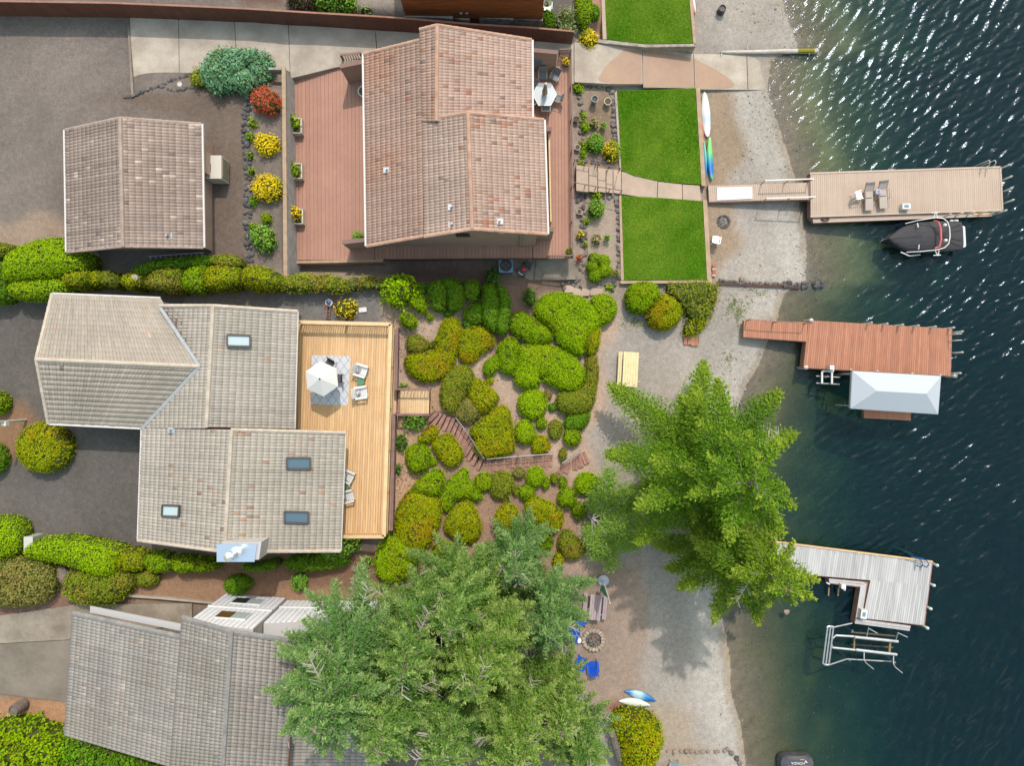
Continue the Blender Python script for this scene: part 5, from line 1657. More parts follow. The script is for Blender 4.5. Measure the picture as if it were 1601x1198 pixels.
# small grey craft at the bottom edge
wc = P(1246, 1193, .5)
PW = thing('jet_ski', 'dark grey jet ski with red seat at the bottom edge of the picture', 'jet ski', (wc.x, wc.y, 0), rad(-92))
M['craft_grey'] = mat('craft_grey', A(84, 84, 92), rough=.35)
secs = []
for x, w, h in ((-.15, .95, .72), (0, 1.12, .8), (.35, 1.2, .86), (.7, 1.22, .86), (.95, 1.16, .8)):
    secs.append([(x * 1 - .2, w * math.cos(math.pi * k / 8), .15 + (h - .15) * math.sin(math.pi * k / 8) ** .4) for k in range(9)])
PW.rotation_euler = (0, 0, rad(90))
h_ = []
for x, w, h in ((-2.6, .5, .6), (-1.4, 1.15, .78), (.0, 1.24, .8), (.35, 1.1, .78), (.5, .8, .6)):
    h_.append([(x, w * math.cos(math.pi * k / 8), -.1 + (h + .1) * math.sin(math.pi * k / 8) ** .35) for k in range(9)])
loft_boat('hull', h_, M['craft_grey'], PW)
for s in (-1, 1):
    q = MB(); q.box((-.35, s * .42, .80), (.55, .74, .12)); q.build('seat', M['red_pad'], PW)
q = MB(); q.box((-.35, 0, .80), (.6, .06, .16)); q.build('trim', M['dark'], PW)
fc_ = bpy.data.curves.new('lettering', 'FONT'); fc_.body = 'HONDA'; fc_.size = .26; fc_.align_x = 'CENTER'; fc_.extrude = .004
f0_ = bpy.data.objects.new('tmp', fc_); me_ = bpy.data.meshes.new_from_object(f0_); bpy.data.objects.remove(f0_); ft = bpy.data.objects.new('lettering', me_); ft['kind'] = 'stuff'; link(ft, PW); ft.location = (.2, .05, .83); ft.rotation_euler = (0, 0, rad(90)); me_.materials.clear(); me_.materials.append(M['white'])
q = MB(); q.prism([(.14, -.62), (.30, -.5), (.30, -.42), (.22, -.5), (.24, -.4), (.16, -.5)], .80, .83); q.build('emblem', M['white'], PW)
q = MB(); q.box((.36, -.25, .81), (.03, .3, .02)); q.build('stripe', M['cedar_trim'], PW)

# boat canopy over the lift
cz = [(1333, 580.5), (1471, 588.5), (1466.5, 647.5), (1330, 638.5)]
CA = thing('boat_canopy', 'pale grey hipped boat lift canopy south of the red dock', 'canopy', P(1400, 614, 0))
e_ = pp(cz, 3.0); ra, rb = P(1371, 611.5, 3.75), P(1448.5, 616, 3.75)
M['canopy_cloth'] = mat('canopy_cloth', A(198, 206, 218), rough=.6, fine=.02, fscale=2)
q = MB(); q.add(e_ + [ra, rb], [(0, 1, 5, 4), (1, 2, 5), (2, 3, 4, 5), (3, 0, 4)])
lo_ = [p - Vector((0, 0, .3)) for p in e_]
q.add(e_ + lo_, [(i, (i + 1) % 4, 4 + (i + 1) % 4, 4 + i) for i in range(4)]); q.build('canopy_cloth', M['canopy_cloth'], CA, CA.location)
for i in range(4):
    p = e_[i].lerp(e_[(i + 2) % 4], .06); q = MB(); q.tube([(p.x, p.y, 2.98), (p.x, p.y, -4)], .06, 8); q.build('post', M['galv'], CA, CA.location)
q = MB()
for i in range(4): q.bar(e_[i] - Vector((0, 0, .05)), e_[(i + 1) % 4] - Vector((0, 0, .05)), .06, .06)
q.build('frame', M['galv'], CA, CA.location)
FP = thing('float_platform', 'narrow red plank float beyond the boat canopy', 'float', P(1387, 648, .5))
boards(FP, P(1351, 633, .5), P(1351, 654, .5), P(1424, 637, .5), P(1424, 658, .5), 5, M['dock_red'])
q = MB(); q.prism([(p.x, p.y) for p in pp([(1351, 633), (1424, 637), (1424, 658), (1351, 654)], .45)], .1, .455); q.build('frame', M['tread'], FP, FP.location)

# boat lifts
M['lift'] = mat('lift', A(206, 208, 212), A(180, 184, 190), scale=3, rough=.35, metal=.5)
BL = thing('boat_lift', 'empty aluminium boat lift with guide bunks beside the grey dock', 'boat lift', P(1345, 1012, .4))
def lt(name, px, z, r=.05, m=None):
    q = MB(); q.tube([P(x, y, zz) for (x, y), zz in zip(px, z if isinstance(z, list) else [z] * len(px))], r, 6); q.build(name, m or M['lift'], BL, BL.location)
for dx in (0, 4.5, 9):
    lt('end_beam', [(1294 + dx, 980), (1286.5 + dx, 1038 + dx * .35)], 1.3, .06)
lt('end_cap', [(1293, 981), (1297, 979.5), (1303, 980.5)], 1.3, .06); lt('end_cap', [(1286, 1037), (1290, 1040), (1296, 1040)], 1.3, .06)
lt('brace', [(1300, 982), (1332, 975)], [1.3, .9], .05); lt('brace', [(1297, 1040), (1324, 1031)], [1.3, .6], .05); lt('brace', [(1324, 1031), (1395, 1035)], [.4, -.1], .05)
lt('bunk', [(1301, 1013), (1299, 1006), (1301, 999), (1307, 994), (1340, 996), (1404, 1003)], 1.0, .075)
lt('bunk', [(1301, 1013), (1340, 1017), (1401, 1024)], 1.0, .075)
lt('bunk_pad', [(1336, 996.5), (1404, 1003.5)], 1.06, .1); lt('bunk_pad', [(1338, 1016.5), (1402, 1024)], 1.06, .1)
lt('guide', [(1355, 996), (1358, 983), (1372, 991)], [1.0, 1.5, 1.9], .04); lt('guide', [(1400, 1003), (1404, 990), (1419, 997)], [1.0, 1.5, 1.9], .04)
lt('guide', [(1351, 1018), (1351, 1033), (1355, 1038), (1366, 1047)], [1, 1.3, 1.5, 1.9], .04); lt('guide', [(1397, 1024), (1397, 1039), (1400, 1044), (1411, 1053)], [1, 1.3, 1.5, 1.9], .04)
M['lift_wood'] = mat('lift_wood', A(170, 140, 96), rough=.8)
lt('cross_beam', [(1336, 996), (1335, 1017)], .5, .06, M['lift_wood']); lt('cross_beam', [(1392, 1001), (1390, 1023)], .7, .08, M['lift_wood'])
for px in ((1330, 985), (1400, 990), (1326, 1031), (1396, 1034)):
    p = P(*px, -.3); q = MB(); q.tube([(p.x, p.y, 0), (p.x, p.y, -5)], .06, 6); q.build('leg', M['lift'], BL, BL.location)
lt('lower_beam', [(1330, 989), (1400, 995)], -.3, .06, M['lift_wood']); lt('lower_beam', [(1330, 1008), (1396, 1013)], -.4, .06, M['lift_wood'])
JL = thing('jet_ski_lift', 'small white jet ski lift arms at the red dock', 'boat lift', P(1292, 590, .5))
def jl(name, a, b_, z, w=.12, m=None):
    q = MB(); q.bar(P(*a, z), P(*b_, z), w, .1); q.build(name, m or M['white'], JL, JL.location)
jl('arm', (1285, 581), (1285, 599), .7); jl('arm', (1300.5, 581), (1300.5, 600), .7); jl('cross_arm', (1285, 580.5), (1302, 580.5), .7)
jl('bunk', (1276, 588), (1313, 590), .4, .08, M['galv']); jl('bunk', (1276, 599), (1312, 601), .4, .08, M['galv'])
q = MB(); p = P(1296, 575, .95); q.box((p.x, p.y, 1.2), (.3, .3, .5)); q.tube([(p.x, p.y - .2, 1.2), (p.x + .2, p.y - .25, 1.2)], .1, 8); q.build('winch', M['white'], JL, JL.location)
q = MB(); q.tube([(JL.location.x, JL.location.y, .4), (JL.location.x, JL.location.y, -4)], .07, 6); q.build('post', M['galv'], JL, JL.location)
J3 = thing('jet_ski_lift', 'small lift with white winch at the inner edge of the grey dock', 'boat lift', P(1304, 918, .5))
q = MB(); p = P(1313, 914, .6); q.box((p.x, p.y, 1.0), (.3, .3, .4)); q.tube([(p.x - .1, p.y, 1.15), (p.x + .2, p.y - .3, .9)], .09, 8); q.build('winch', M['white'], J3, J3.location)
for x in (1296, 1311):
    q = MB(); q.bar(P(x, 919, .3), P(x - 1, 932, .2), .08, .08); q.build('arm', M['lift_wood'], J3, J3.location)
q = MB(); q.bar(P(1292, 911, .8), P(1297, 914, .8), .08, .08); q.build('bracket', M['white'], J3, J3.location)

# ---------------------------------------------------------------- kayaks and boards
def kayak(label, loc, rz, l, w, cols, name='kayak', tilt=0.0, group=None, h=.26, cockpit=True, blunt=False):
    n, k = 24, 8
    vs, cs, fs = [], [], []
    for i in range(n + 1):
        t = i / n
        s = max(.02, math.sin(math.pi * t) ** (.45 if blunt else .8))
        hw = w / 2 * s
        z0 = .12 * abs(2 * t - 1) ** 3
        c = cols[min(len(cols) - 1, int(t * len(cols)))]
        f = t * (len(cols) - 1); a = int(min(f, len(cols) - 2)) if len(cols) > 1 else 0
        c = tuple(cols[a][j] * (1 - (f - a)) + cols[min(a + 1, len(cols) - 1)][j] * (f - a) for j in range(3))
        for q in range(k):
            an = 2 * math.pi * q / k
            vs.append(((t - .5) * l, hw * math.cos(an), h * .5 + z0 + h * .5 * math.sin(an) * (.4 + .6 * s))); cs.append(c)
    for i in range(n):
        for q in range(k): fs.append((i * k + q, i * k + (q + 1) % k, (i + 1) * k + (q + 1) % k, (i + 1) * k + q))
    fs.append(tuple(reversed(range(k)))); fs.append(tuple(range(n * k, n * k + k)))
    b = MB(); b.v = vs; b.f = fs; b.c = cs
    o = b.build(name, M['plastic_col'], smooth=True)
    o.location = loc; o.rotation_euler = (tilt, 0, rz)
    tag(o, label, name.replace('_', ' '), group)
    if cockpit:
        q = MB(); q.lathe([(.0, 0), (.2, .0), (.24, .03), (.26, .05)], (0, 0, h * .98), 14); c = q.build('cockpit', M['dark'], o); c.scale = (1.5, .8 * w / .6, 1)
    return o
M['plastic_col'] = mat('plastic_col', (0, 0, 0), attr=True, rough=.35)
wht, aqua = A(240, 240, 236), A(80, 170, 200)
p = G(1103, 181); kayak('white paddle board with pale blue band and red tail by the sea wall', p + Vector((0, 0, .05)), rad(-86), 3.2, .66, [wht, wht, wht, A(190, 214, 226), wht, wht], 'paddle_board', tilt=rad(8), h=.14, cockpit=False, blunt=True)
p = G(1099, 205); kayak('coral red board standing behind the white paddle board', p + Vector((-.05, 0, .02)), rad(-85), 2.2, .35, [A(226, 110, 90), A(226, 120, 100)], 'paddle_board', tilt=rad(55), h=.1, cockpit=False, blunt=True)
p = G(1108.5, 250); kayak('green to blue kayak lying along the sea wall', p + Vector((0, 0, .05)), rad(-87), 3.0, .46, [A(160, 230, 130), A(140, 226, 130), A(130, 222, 130), A(60, 180, 170), A(0, 124, 205), A(0, 118, 214), A(110, 220, 120)], tilt=rad(-12), cockpit=False, blunt=True)
p = G(1103.5, 252); kayak('thin second green and blue kayak tucked against the sea wall', p + Vector((0, 0, .06)), rad(-88), 2.8, .30, [A(140, 220, 150), A(100, 190, 190), A(40, 140, 200), A(0, 110, 200)], tilt=rad(40), cockpit=False)
p = G(1000, 1086.5); kayak('blue kayak with pale middle on the gravel near the fire ring', p + Vector((0, 0, .02)), rad(-17.5), 2.35, .62, [A(20, 120, 196), A(40, 140, 210), A(190, 224, 240), A(190, 224, 240), A(60, 150, 214), A(20, 110, 190), A(20, 100, 184)], tilt=rad(0), cockpit=False)
p = G(991, 1097.5); kayak('pale mint kayak beside the blue kayak', p + Vector((0, 0, .02)), rad(-8), 2.25, .62, [A(240, 250, 238), A(244, 252, 240), A(226, 250, 226)], tilt=rad(0), cockpit=False)
p = G(1083.5, 7); kayak('pale grey board leaning by the neighbouring lawn at the top edge', p + Vector((0, 0, .1)), rad(-80), 1.6, .3, [A(200, 206, 214), A(220, 222, 226), A(190, 60, 60)], 'paddle_board', tilt=rad(20), h=.1, cockpit=False, blunt=True)

# ---------------------------------------------------------------- picnic tables, fire rings, beach things
def picnic(label, loc, rz, m, l=2.3, group=None, n=5, w=.8, sides=(-1, 1)):
    t = thing('picnic_table', label, 'picnic table', loc, rz, group)
    for i in range(n):
        q = MB(); y = (i - (n - 1) / 2) * (w / n); q.bar((-l / 2, y, .75), (l / 2, y, .75), w / n - .012, .04); q.build('table_board', m, t)
    for s in sides:
        for k in (0, 1):
            q = MB(); q.bar((-l / 2, s * (.62 + k * .14), .45), (l / 2, s * (.62 + k * .14), .45), .13, .04); q.build('seat_board', m, t)
        for x in (-l * .36, l * .36):
            q = MB(); q.bar((x, s * .62, 0), (x, s * .2, .73), .05, .1); q.build('leg', m, t)
    for x in (-l * .36, l * .36):
        q = MB(); q.bar((x + .06, -.72, .40), (x + .06, .72, .40), .04, .1); q.build('crossbar', m, t)
    return t
M['pine_new'] = mat('pine_new', A(248, 234, 184), A(240, 220, 164), scale=3, rough=.75, rnd=.05)
M['mauve_wood'] = mat('mauve_wood', A(196, 176, 178), A(184, 164, 168), scale=3, rough=.8, rnd=.05)
p = G(983, 578); picnic('pale new pine picnic table on the gravel beside the clipped bushes', p, rad(87), M['pine_new'], 2.4, n=6, w=1.05, sides=(1,))
p = G(929, 945); picnic('mauve painted picnic table under the fir branches by the fire ring', p, rad(85), M['mauve_wood'], 1.75)
FR = thing('fire_ring', 'round fire ring of pale stone blocks with ash near the blue chairs', 'fire ring', G(927, 1000))
fr0 = Vector(FR.location)
M['fire_stone'] = mat('fire_stone', A(206, 190, 170), A(178, 160, 140), scale=4, rough=.9, rnd=.1)
for k in range(2):
    for i in range(18):
        a = 2 * math.pi * (i + .5 * k) / 18
        q = fr0 + Vector((.66 * math.cos(a), .66 * math.sin(a), .09 + k * .17))
        o = bpy.data.objects.new('block', stone_mesh(M['fire_stone'], i % 6)); link(o, FR); o.location = q - fr0; o.scale = (.34, .30, .24); o.rotation_euler = (0, 0, a)
M['ash'] = mat('ash', A(150, 140, 134), A(60, 54, 52), scale=5, rough=1)
q = MB(); q.lathe([(.56, 0), (.5, .12), (.2, .16), (0, .17)], tuple(fr0), 14); q.build('ash', M['ash'], FR, fr0)
for i in range(5):
    a = R.uniform(0, 6.28); q = MB(); d = Vector((math.cos(a), math.sin(a), .1)) * .3; q.tube([fr0 + Vector((0, 0, .2)) - d, fr0 + Vector((0, 0, .24)) + d], .05, 6); q.build('log', M['terracotta'] if i == 0 else M['bark'], FR, fr0)
F2 = thing('fire_ring', 'small ring of dark stones on the beach below the south lawn', 'fire ring', G(1131, 346.5))
f0 = Vector(F2.location)
for i in range(15):
    a = 2 * math.pi * i / 15; stone_at(f0 + Vector((.40 * math.cos(a), .42 * math.sin(a), .06)), .22, M['rock_dark'], F2)
q = MB(); q.lathe([(.36, 0), (.3, .05), (0, .06)], tuple(f0), 12); q.build('ash', M['ash'], F2, f0)
bc = None
for px, a, l in (((926, 1039), 97, 'blue adirondack chair in the open below the fire ring'), ((908, 1033), 65, 'blue adirondack chair below the fire ring, half hidden by fir branches'),
                 ((897, 990), -20, 'blue adirondack chair west of the fire ring beside the white cup'), ((906, 969), -60, 'blue adirondack chair north west of the fire ring near the picnic table')):
    if bc is None: bc = adirondack(l, 'blue chairs around the fire ring', M['blue_plastic'], G(*px), rad(a))
    else: copy_tree(bc, G(*px), rad(a), l)
q = MB(); p = G(904.5, 1000); q.lathe([(.14, 0), (.18, .25), (.17, .3), (.02, .32)], tuple(p), 12); tag(q.build('bucket', M['white_plastic'], origin=p), 'small white bucket between the blue chairs and the fire ring', 'bucket')
# flag pole with round base
FPp = G(943, 908); FG = thing('flag_pole', 'white pole on a round white base with a green banner, by the mauve picnic table', 'flag pole', FPp)
q = MB(); q.lathe([(.40, 0), (.42, .05), (.38, .1), (.06, .14)], tuple(FPp), 20); q.build('base', mat('base_grey', A(206, 208, 214), rough=.4, metal=.4), FG, FPp)
tp_ = P(954, 944, FPp.z + 4.4); q = MB(); q.tube([FPp + Vector((0, 0, .1)), Vector((tp_.x, tp_.y, FPp.z + 4.4))], [.05, .04], 8); q.build('pole', M['white'], FG, FPp)
M['green_flag'] = mat('green_flag', A(20, 90, 66), rough=.9)
m_ = FPp.lerp(Vector((tp_.x, tp_.y, FPp.z + 4.4)), .55)
q = MB(); e1_ = FPp.lerp(tp_, .28); e2_ = FPp.lerp(tp_, .8)
for i in range(4):
    pass
q.add([e1_, e2_, e2_ + Vector((-.25, .1, -.3)), (e1_ + e2_) / 2 + Vector((-.42, .12, -.3)), e1_ + Vector((-.2, .1, -.1))], [(0, 1, 2, 3, 4)]); q.add([e1_ + Vector((0, -.02, 0)), e2_ + Vector((0, -.02, 0)), (e1_ + e2_) / 2 + Vector((-.2, .04, -.5))], [(0, 1, 2)]); q.build('banner', M['green_flag'], FG, FPp)

# driftwood log
lp = [G(x, y, .14) for x, y in ((1127, 81.5), (1150, 81.5), (1180, 81), (1210, 80.5), (1240, 80))]
p = P(1279, 79.5, .12); lp.append(p)
for q_ in lp: q_.z = max(q_.z, .12)
q = MB(); q.tube(lp, [.10, .13, .14, .16, .17, .17], 9); LGo = q.build('driftwood_log', M['log'], origin=lp[2], smooth=True); tag(LGo, 'long bleached driftwood log lying into the lake beside the boat ramp', 'log')
for x, y, d_ in ((1168, 79, (.0, .35, .1)), (1128, 83, (-.05, -.2, .1)), (1262, 81, (.1, -.3, 0))):
    s_ = G(x, y, .15); s_.z = max(s_.z, .15); q = MB(); q.tube([s_, s_ + Vector(d_)], [.05, .02], 5); q.build('branch_stub', M['log'], LGo, lp[2])
M['moss'] = mat('moss', A(150, 140, 30), rough=1)
q = MB(); q.tube([lp[4] + Vector((.3, 0, .03)), lp[5] + Vector((-.3, 0, .03))], .165, 9); q.build('moss_patch', M['moss'], LGo, lp[2])
# barrels
def barrel(label, loc, lean, r, h, m, mi):
    t = thing('barrel', label, 'barrel', loc)
    d = Vector(lean).normalized(); rot = d.to_track_quat('Z', 'Y').to_matrix()
    prf_ = [(r * .86, 0), (r * .97, h * .25), (r, h * .5), (r * .97, h * .75), (r * .88, h), (r * .78, h), (r * .76, h - .08), (0, h - .09)]
    b = MB(); b.lathe(prf_, n=18); b.v = [tuple(rot @ Vector(v)) for v in b.v]; b.build('barrel_body', m, t)
    for zz in (.22, .78):
        b = MB(); b.lathe([(r * 1.0, h * zz - .03), (r * 1.0, h * zz + .03)], n=18); b.v = [tuple(rot @ (Vector(v))) for v in b.v]; b.build('hoop', mi, t)
M['barrel_wood'] = mat('barrel_wood', A(136, 124, 118), A(110, 98, 92), scale=4, rough=.9)
barrel('grey wooden barrel on bare soil west of the grey roofed house', G(39, 1100), (-.12, -.08, 1), .36, .95, M['barrel_wood'], M['rail_brown'])
barrel('dark open fire drum on the beach at the top edge', G(1126, 19), (0, 0, 1), .28, .6, M['pot_dark'], M['frame_dark'])

# ---------------------------------------------------------------- pots
def pot(px, z, r, h, m, label, cat='plant pot', plant=None):
    p = P(*px, z + h) if z is not None else G(*px, h)
    b0 = Vector((p.x, p.y, p.z - h))
    t = thing('plant_pot', label, cat, b0)
    q = MB(); q.lathe([(r * .68, 0), (r * .95, h * .9), (r, h), (r * .86, h), (r * .82, h * .86), (0, h * .85)], n=16); q.build('pot_body', m, t)
    q = MB(); q.lathe([(r * .81, h * .862), (0, h * .9)], n=14); q.build('soil', M['soil'], t)
    return t
POTS = [((885, 95), 2.9, .30, .42, 'pot_dark', 'dark pot on the lake side deck north of the dining set'), ((890.5, 394), 2.9, .26, .4, 'pot_dark', 'dark pot at the south east corner of the lake side deck'),
        ((901, 186), None, .2, .4, 'pot_dark', 'dark pot among the stones below the deck north of the steps'), ((903, 230), None, .2, .36, 'pot_white', 'pale pot among the stones just north of the path steps'),
        ((906, 331), None, .19, .36, 'pot_white', 'pale pot under the deck edge near the round green bush'), ((907.5, 367), None, .26, .42, 'pot_dark', 'dark tub with yellow plants under the deck edge'),
        ((930, 154), None, .24, .7, 'pot_blue', 'blue glazed pot standing in the north stone bed'), ((950.5, 158), None, .26, .5, 'pot_white', 'white ring topped urn by the north lawn'),
        ((944, 195), None, .19, .36, 'pot_white', 'small white pot in the middle of the north stone bed'), ((949.5, 372), None, .18, .36, 'pot_white', 'small white pot in the south stone bed beside the straw grass'),
        ((963, 427), None, .24, .45, 'pot_white', 'larger white pot at the south corner of the stone bed beside the clover shaped bush'), ((906, 404), None, .16, .3, 'terracotta', 'terracotta pot with red flowers at the deck corner'),
        ((568, 142), 2.9, .38, .4, 'white', 'round white planter half under the eave of the west deck'), ((855, 4), None, .22, .4, 'pot_white', 'pot with pale green plant by the cedar house')]
for px, z, r, h, m, l in POTS:
    pot(px, z, r, h, M[m], l)
# planter boxes hung along the retaining wall
M['planter_wood'] = mat('planter_wood', A(232, 222, 204), rough=.7)
for k, (x, y, l) in enumerate(((464, 196, 'northern one of three white planter boxes along the retaining wall'), (464.5, 267, 'middle white planter box along the retaining wall'), (466, 338, 'southern white planter box along the retaining wall'))):
    p = P(x, y, 3.5); t = thing('planter_box', l, 'planter box', (p.x, p.y, 2.9), 0, 'white planter boxes along the retaining wall')
    for a, c, w, hh in (((-.28, -.48), (.28, -.48), .06, .6), ((-.28, .48), (.28, .48), .06, .6), ((-.28, -.51), (-.28, .51), .06, .6), ((.28, -.51), (.28, .51), .08, .6)):
        q = MB(); q.bar((*a, .3), (*c, .3), w, hh); q.build('side_board', M['planter_wood'], t)
    q = MB(); q.box((0, 0, .26), (.5, .9, .5)); q.build('soil', M['soil'], t)
    q = MB(); q.tube([(-.30, -.5, .55), (-.34, .1, 1.7)], .03, 4); q.tube([(-.30, .42, .55), (-.34, .3, 1.7)], .03, 4); q.bar((-.33, .05, 1.3), (-.33, .35, 1.35), .03, .04); q.build('trellis', M['planter_wood'], t)

# ---------------------------------------------------------------- machines
AC = thing('heat_pump', 'pale heat pump cabinet on the east wall of the garage', 'heat pump', P(336, 262, 5.0))
hp = P(340, 261, 6.2)
q = MB(); q.box((hp.x - .25, hp.y, 5.62), (1.0, 1.45, 1.2)); q.build('cabinet', M['pot_white'], AC, AC.location)
q = MB(); q.box((hp.x + .28, hp.y, 5.62), (.05, 1.2, 1.0)); q.build('grille', M['concrete_grey'], AC, AC.location)
q = MB(); q.box((hp.x - .55, hp.y - .05, 6.235), (.3, .5, .03)); q.build('lid', M['frame_dark'], AC, AC.location)
A2 = thing('air_conditioner', 'round fan air conditioner on the shaded patio beside the deck', 'air conditioner', P(792, 416, 1.62))
c_ = P(791, 415, 2.3)
q = MB(); q.box((c_.x, c_.y, 1.95), (.95, .95, .66)); q.build('cabinet', M['blue_grey'], A2, A2.location)
q = MB(); q.lathe([(.40, 0), (.41, .05), (.34, .06), (.3, .02), (0, .02)], (c_.x, c_.y, 2.285), 20); q.build('fan_guard', M['dark'], A2, A2.location)
for a in range(4):
    q = MB(); q.bar((c_.x, c_.y, 2.32), (c_.x + .3 * math.cos(a * 1.57), c_.y + .3 * math.sin(a * 1.57), 2.32), .1, .01); q.build('fan_blade', M['frame_dark'], A2, A2.location)
LMp = P(818.5, 422.5, 1.62); LM = thing('lawn_mower', 'red lawn mower parked on the shaded concrete patio', 'lawn mower', LMp, rad(52))
q = MB(); q.prism([(-.42, -.2), (-.3, -.26), (.25, -.26), (.38, -.16), (.38, .16), (.25, .26), (-.3, .26), (-.42, .2)], .12, .26); q.build('deck', M['frame_dark'], LM)
q = MB(); q.lathe([(.17, .26), (.18, .38), (.12, .44), (0, .45)], n=14); q.build('engine', M['red'], LM)
for x in (-.32, .32):
    for s in (-1, 1):
        q = MB(); q.tube([(x, s * .26, .12), (x, s * .32, .12)], .12, 12); q.build('wheel', M['dark'], LM)
q = MB(); q.tube([(.3, -.2, .25), (.9, -.2, .85), (.98, -.16, .92), (.98, .16, .92), (.9, .2, .85), (.3, .2, .25)], .018, 6); q.build('handle', M['dark'], LM)
q = MB(); q.box((.45, 0, .4), (.3, .32, .24)); q.build('grass_bag', M['pot_dark'], LM)
q = MB(); q.box((-.36, 0, .27), (.05, .36, .04)); q.build('bumper', M['white'], LM)
UB = P(46, 851, 6.3); t = thing('utility_cabinet', 'pale green utility cabinet at the end of the long clipped hedge', 'cabinet', (UB.x, UB.y, 5.2))
q = MB(); q.box((0, 0, .6), (.5, .9, 1.2)); q.build('cabinet_body', mat('cab', A(196, 200, 186), rough=.5), t)
q = MB(); q.box((.02, 0, 1.22), (.56, .96, .05)); q.build('lid', mat('cab_lid', A(208, 206, 196), rough=.5), t)
q = MB(); q.box((.26, 0, .6), (.02, .7, .9)); q.build('door', mat('cab_door', A(180, 186, 176), rough=.5), t)
# post lamp on the left edge
lp0 = G(41, 657); LP = thing('lamp_post', 'white lamp post leaning over the left edge', 'lamp post', lp0)
q = MB(); q.tube([lp0, lp0 + Vector((0, 0, 4.2))], [.09, .08], 8); q.build('post', M['pot_white'], LP, lp0)
q = MB(); q.box((lp0.x + .02, lp0.y - .12, lp0.z + 1.9), (.26, .26, .3)); q.build('lamp', M['white'], LP, lp0)
# hose pot and orange hose
p = G(516, 474); HB = thing('bucket', 'blue and white bucket inside the coil of orange hose', 'bucket', p)
q = MB(); q.lathe([(.2, 0), (.24, .3), (.2, .32), (.19, .25), (0, .24)], n=14); q.build('bucket_body', M['white'], HB)
q = MB(); q.lathe([(.12, .245), (.13, .5), (0, .55)], n=10); q.build('tool', mat('bluet', A(40, 90, 150), rough=.5), HB)
M['orange'] = mat('orange', A(214, 110, 60), rough=.5)
p = G(519, 475); pts = [p + Vector((.46 * math.cos(a * .35) * (1 + .05 * math.sin(a)), .36 * math.sin(a * .35), .05 + .012 * (a % 18) * .3)) for a in range(54)]
q = MB(); q.tube(pts, .022, 5); tag(q.build('garden_hose', M['orange'], origin=p), 'coil of orange hose on the ground north of the cedar deck', 'hose')
p = G(514, 488)
ld = thing('step_ladder', 'small red brown wooden ladder lying by the cedar deck', 'ladder', p)
for s in (-1, 1):
    q = MB(); q.bar((-.1 * s, s * 0 - .42, .2), (-.1 * s + .05, .42, .2), .04, .06); q.build('rail', M['tread'], ld)
for i in range(4):
    q = MB(); q.bar((-.12, -.33 + i * .22, .22), (.14, -.33 + i * .22, .22), .06, .03); q.build('rung', M['fence_brown'], ld)
for px, l, sz in (((567, 484.5), 'white sheet lying flat on the gravel north of the cedar deck', (.5, .3)),):
    p = G(*px, .05); q = MB(); q.box((p.x, p.y, p.z), (sz[0], sz[1], .05), rz=.1); tag(q.build('paving_stone', M['white'], origin=p), l, 'paving stone')
p = G(537, 493, .04); q = MB(); q.prism([(p.x - .3, p.y - .2), (p.x + .1, p.y - .3), (p.x + .35, p.y), (p.x + .1, p.y + .3), (p.x - .25, p.y + .2)], p.z - .1, p.z + .04); tag(q.build('paving_stone', M['concrete_old'], origin=p), 'irregular tan flagstone beside the yellow plant', 'paving stone')
# ladder lying behind the garage
p0, p1 = P(231, 401, 5.9), P(319, 395, 5.9)
LL = thing('ladder', 'long grey ladder hung along the south wall of the garage', 'ladder', (p0 + p1) / 2)
M['ladder_grey'] = mat('ladder_grey', A(170, 166, 170), rough=.4, metal=.3)
off = Vector((0, -.34, -.12))
for o_ in (Vector((0, 0, 0)), off):
    q = MB(); q.bar(p0 + o_, p1 + o_, .05, .09); q.build('rail', M['ladder_grey'], LL, LL.location)
for i in range(11):
    a = p0.lerp(p1, (i + .5) / 11); q = MB(); q.bar(a, a + off, .04, .04); q.build('rung', M['ladder_grey'], LL, LL.location)
# teal pipe leaning on the neighbour's wall
q = MB(); q.tube([G(936, 67, .25), G(1014, 77, .25)], .07, 8); tag(q.build('long_pole', mat('teal', A(120, 160, 164), rough=.4), origin=G(975, 72)), 'long teal pole lying at the foot of the grey wall beside the ramp', 'pole')
# driveway drain lid
p = G(281, 131.5, .02); q = MB(); q.lathe([(.16, 0), (.16, .03), (.12, .035), (.11, .02), (0, .02)], tuple(p), 14); tag(q.build('drain_lid', M['pot_white'], origin=p), 'round white drain lid between the rock edges at the driveway', 'drain')
p = G(735, 22.5); t = thing('air_conditioner', 'small white boxed unit at the foot of the cedar house', 'air conditioner', p)
q = MB(); q.box((0, 0, .3), (.75, .34, .6)); q.build('cabinet', M['white'], t); q = MB(); q.box((0, 0, .605), (.62, .2, .02)); q.build('grille', M['frame_dark'], t)
p = G(1053, 1195); t = thing('trash_bin', 'blue white folding camp chair at the bottom edge of the beach', 'camp chair', p); t.name = 'camp_chair'
q = MB(); q.bar((-.3, 0, .42), (.25, 0, .45), .6, .03); q.build('seat', M['blue_grey'], t)
q = MB(); q.bar((-.3, 0, .42), (-.45, 0, .8), .6, .03, up=(1, 0, .3)); q.build('backrest', mat('pale_cloth', A(206, 216, 228), rough=.8), t)
for s in (-1, 1):
    for x in (-.3, .25):
        q = MB(); q.bar((x, s * .3, 0), (x, s * .28, .43), .03, .03); q.build('leg', M['dark'], t)
# terracotta blocks by the sea wall
p = G(1115.5, 423); t = thing('brick_stack', 'few pale terracotta bricks by the south end of the sea wall', 'bricks', p)
for i in range(4):
    q = MB(); q.box((.02 * (i % 2), -.35 + i * .22, .07), (.26, .18, .14), rz=R.uniform(-.3, .3)); q.build('brick', M['terracotta'] if i % 2 else M['path_concrete'], t)
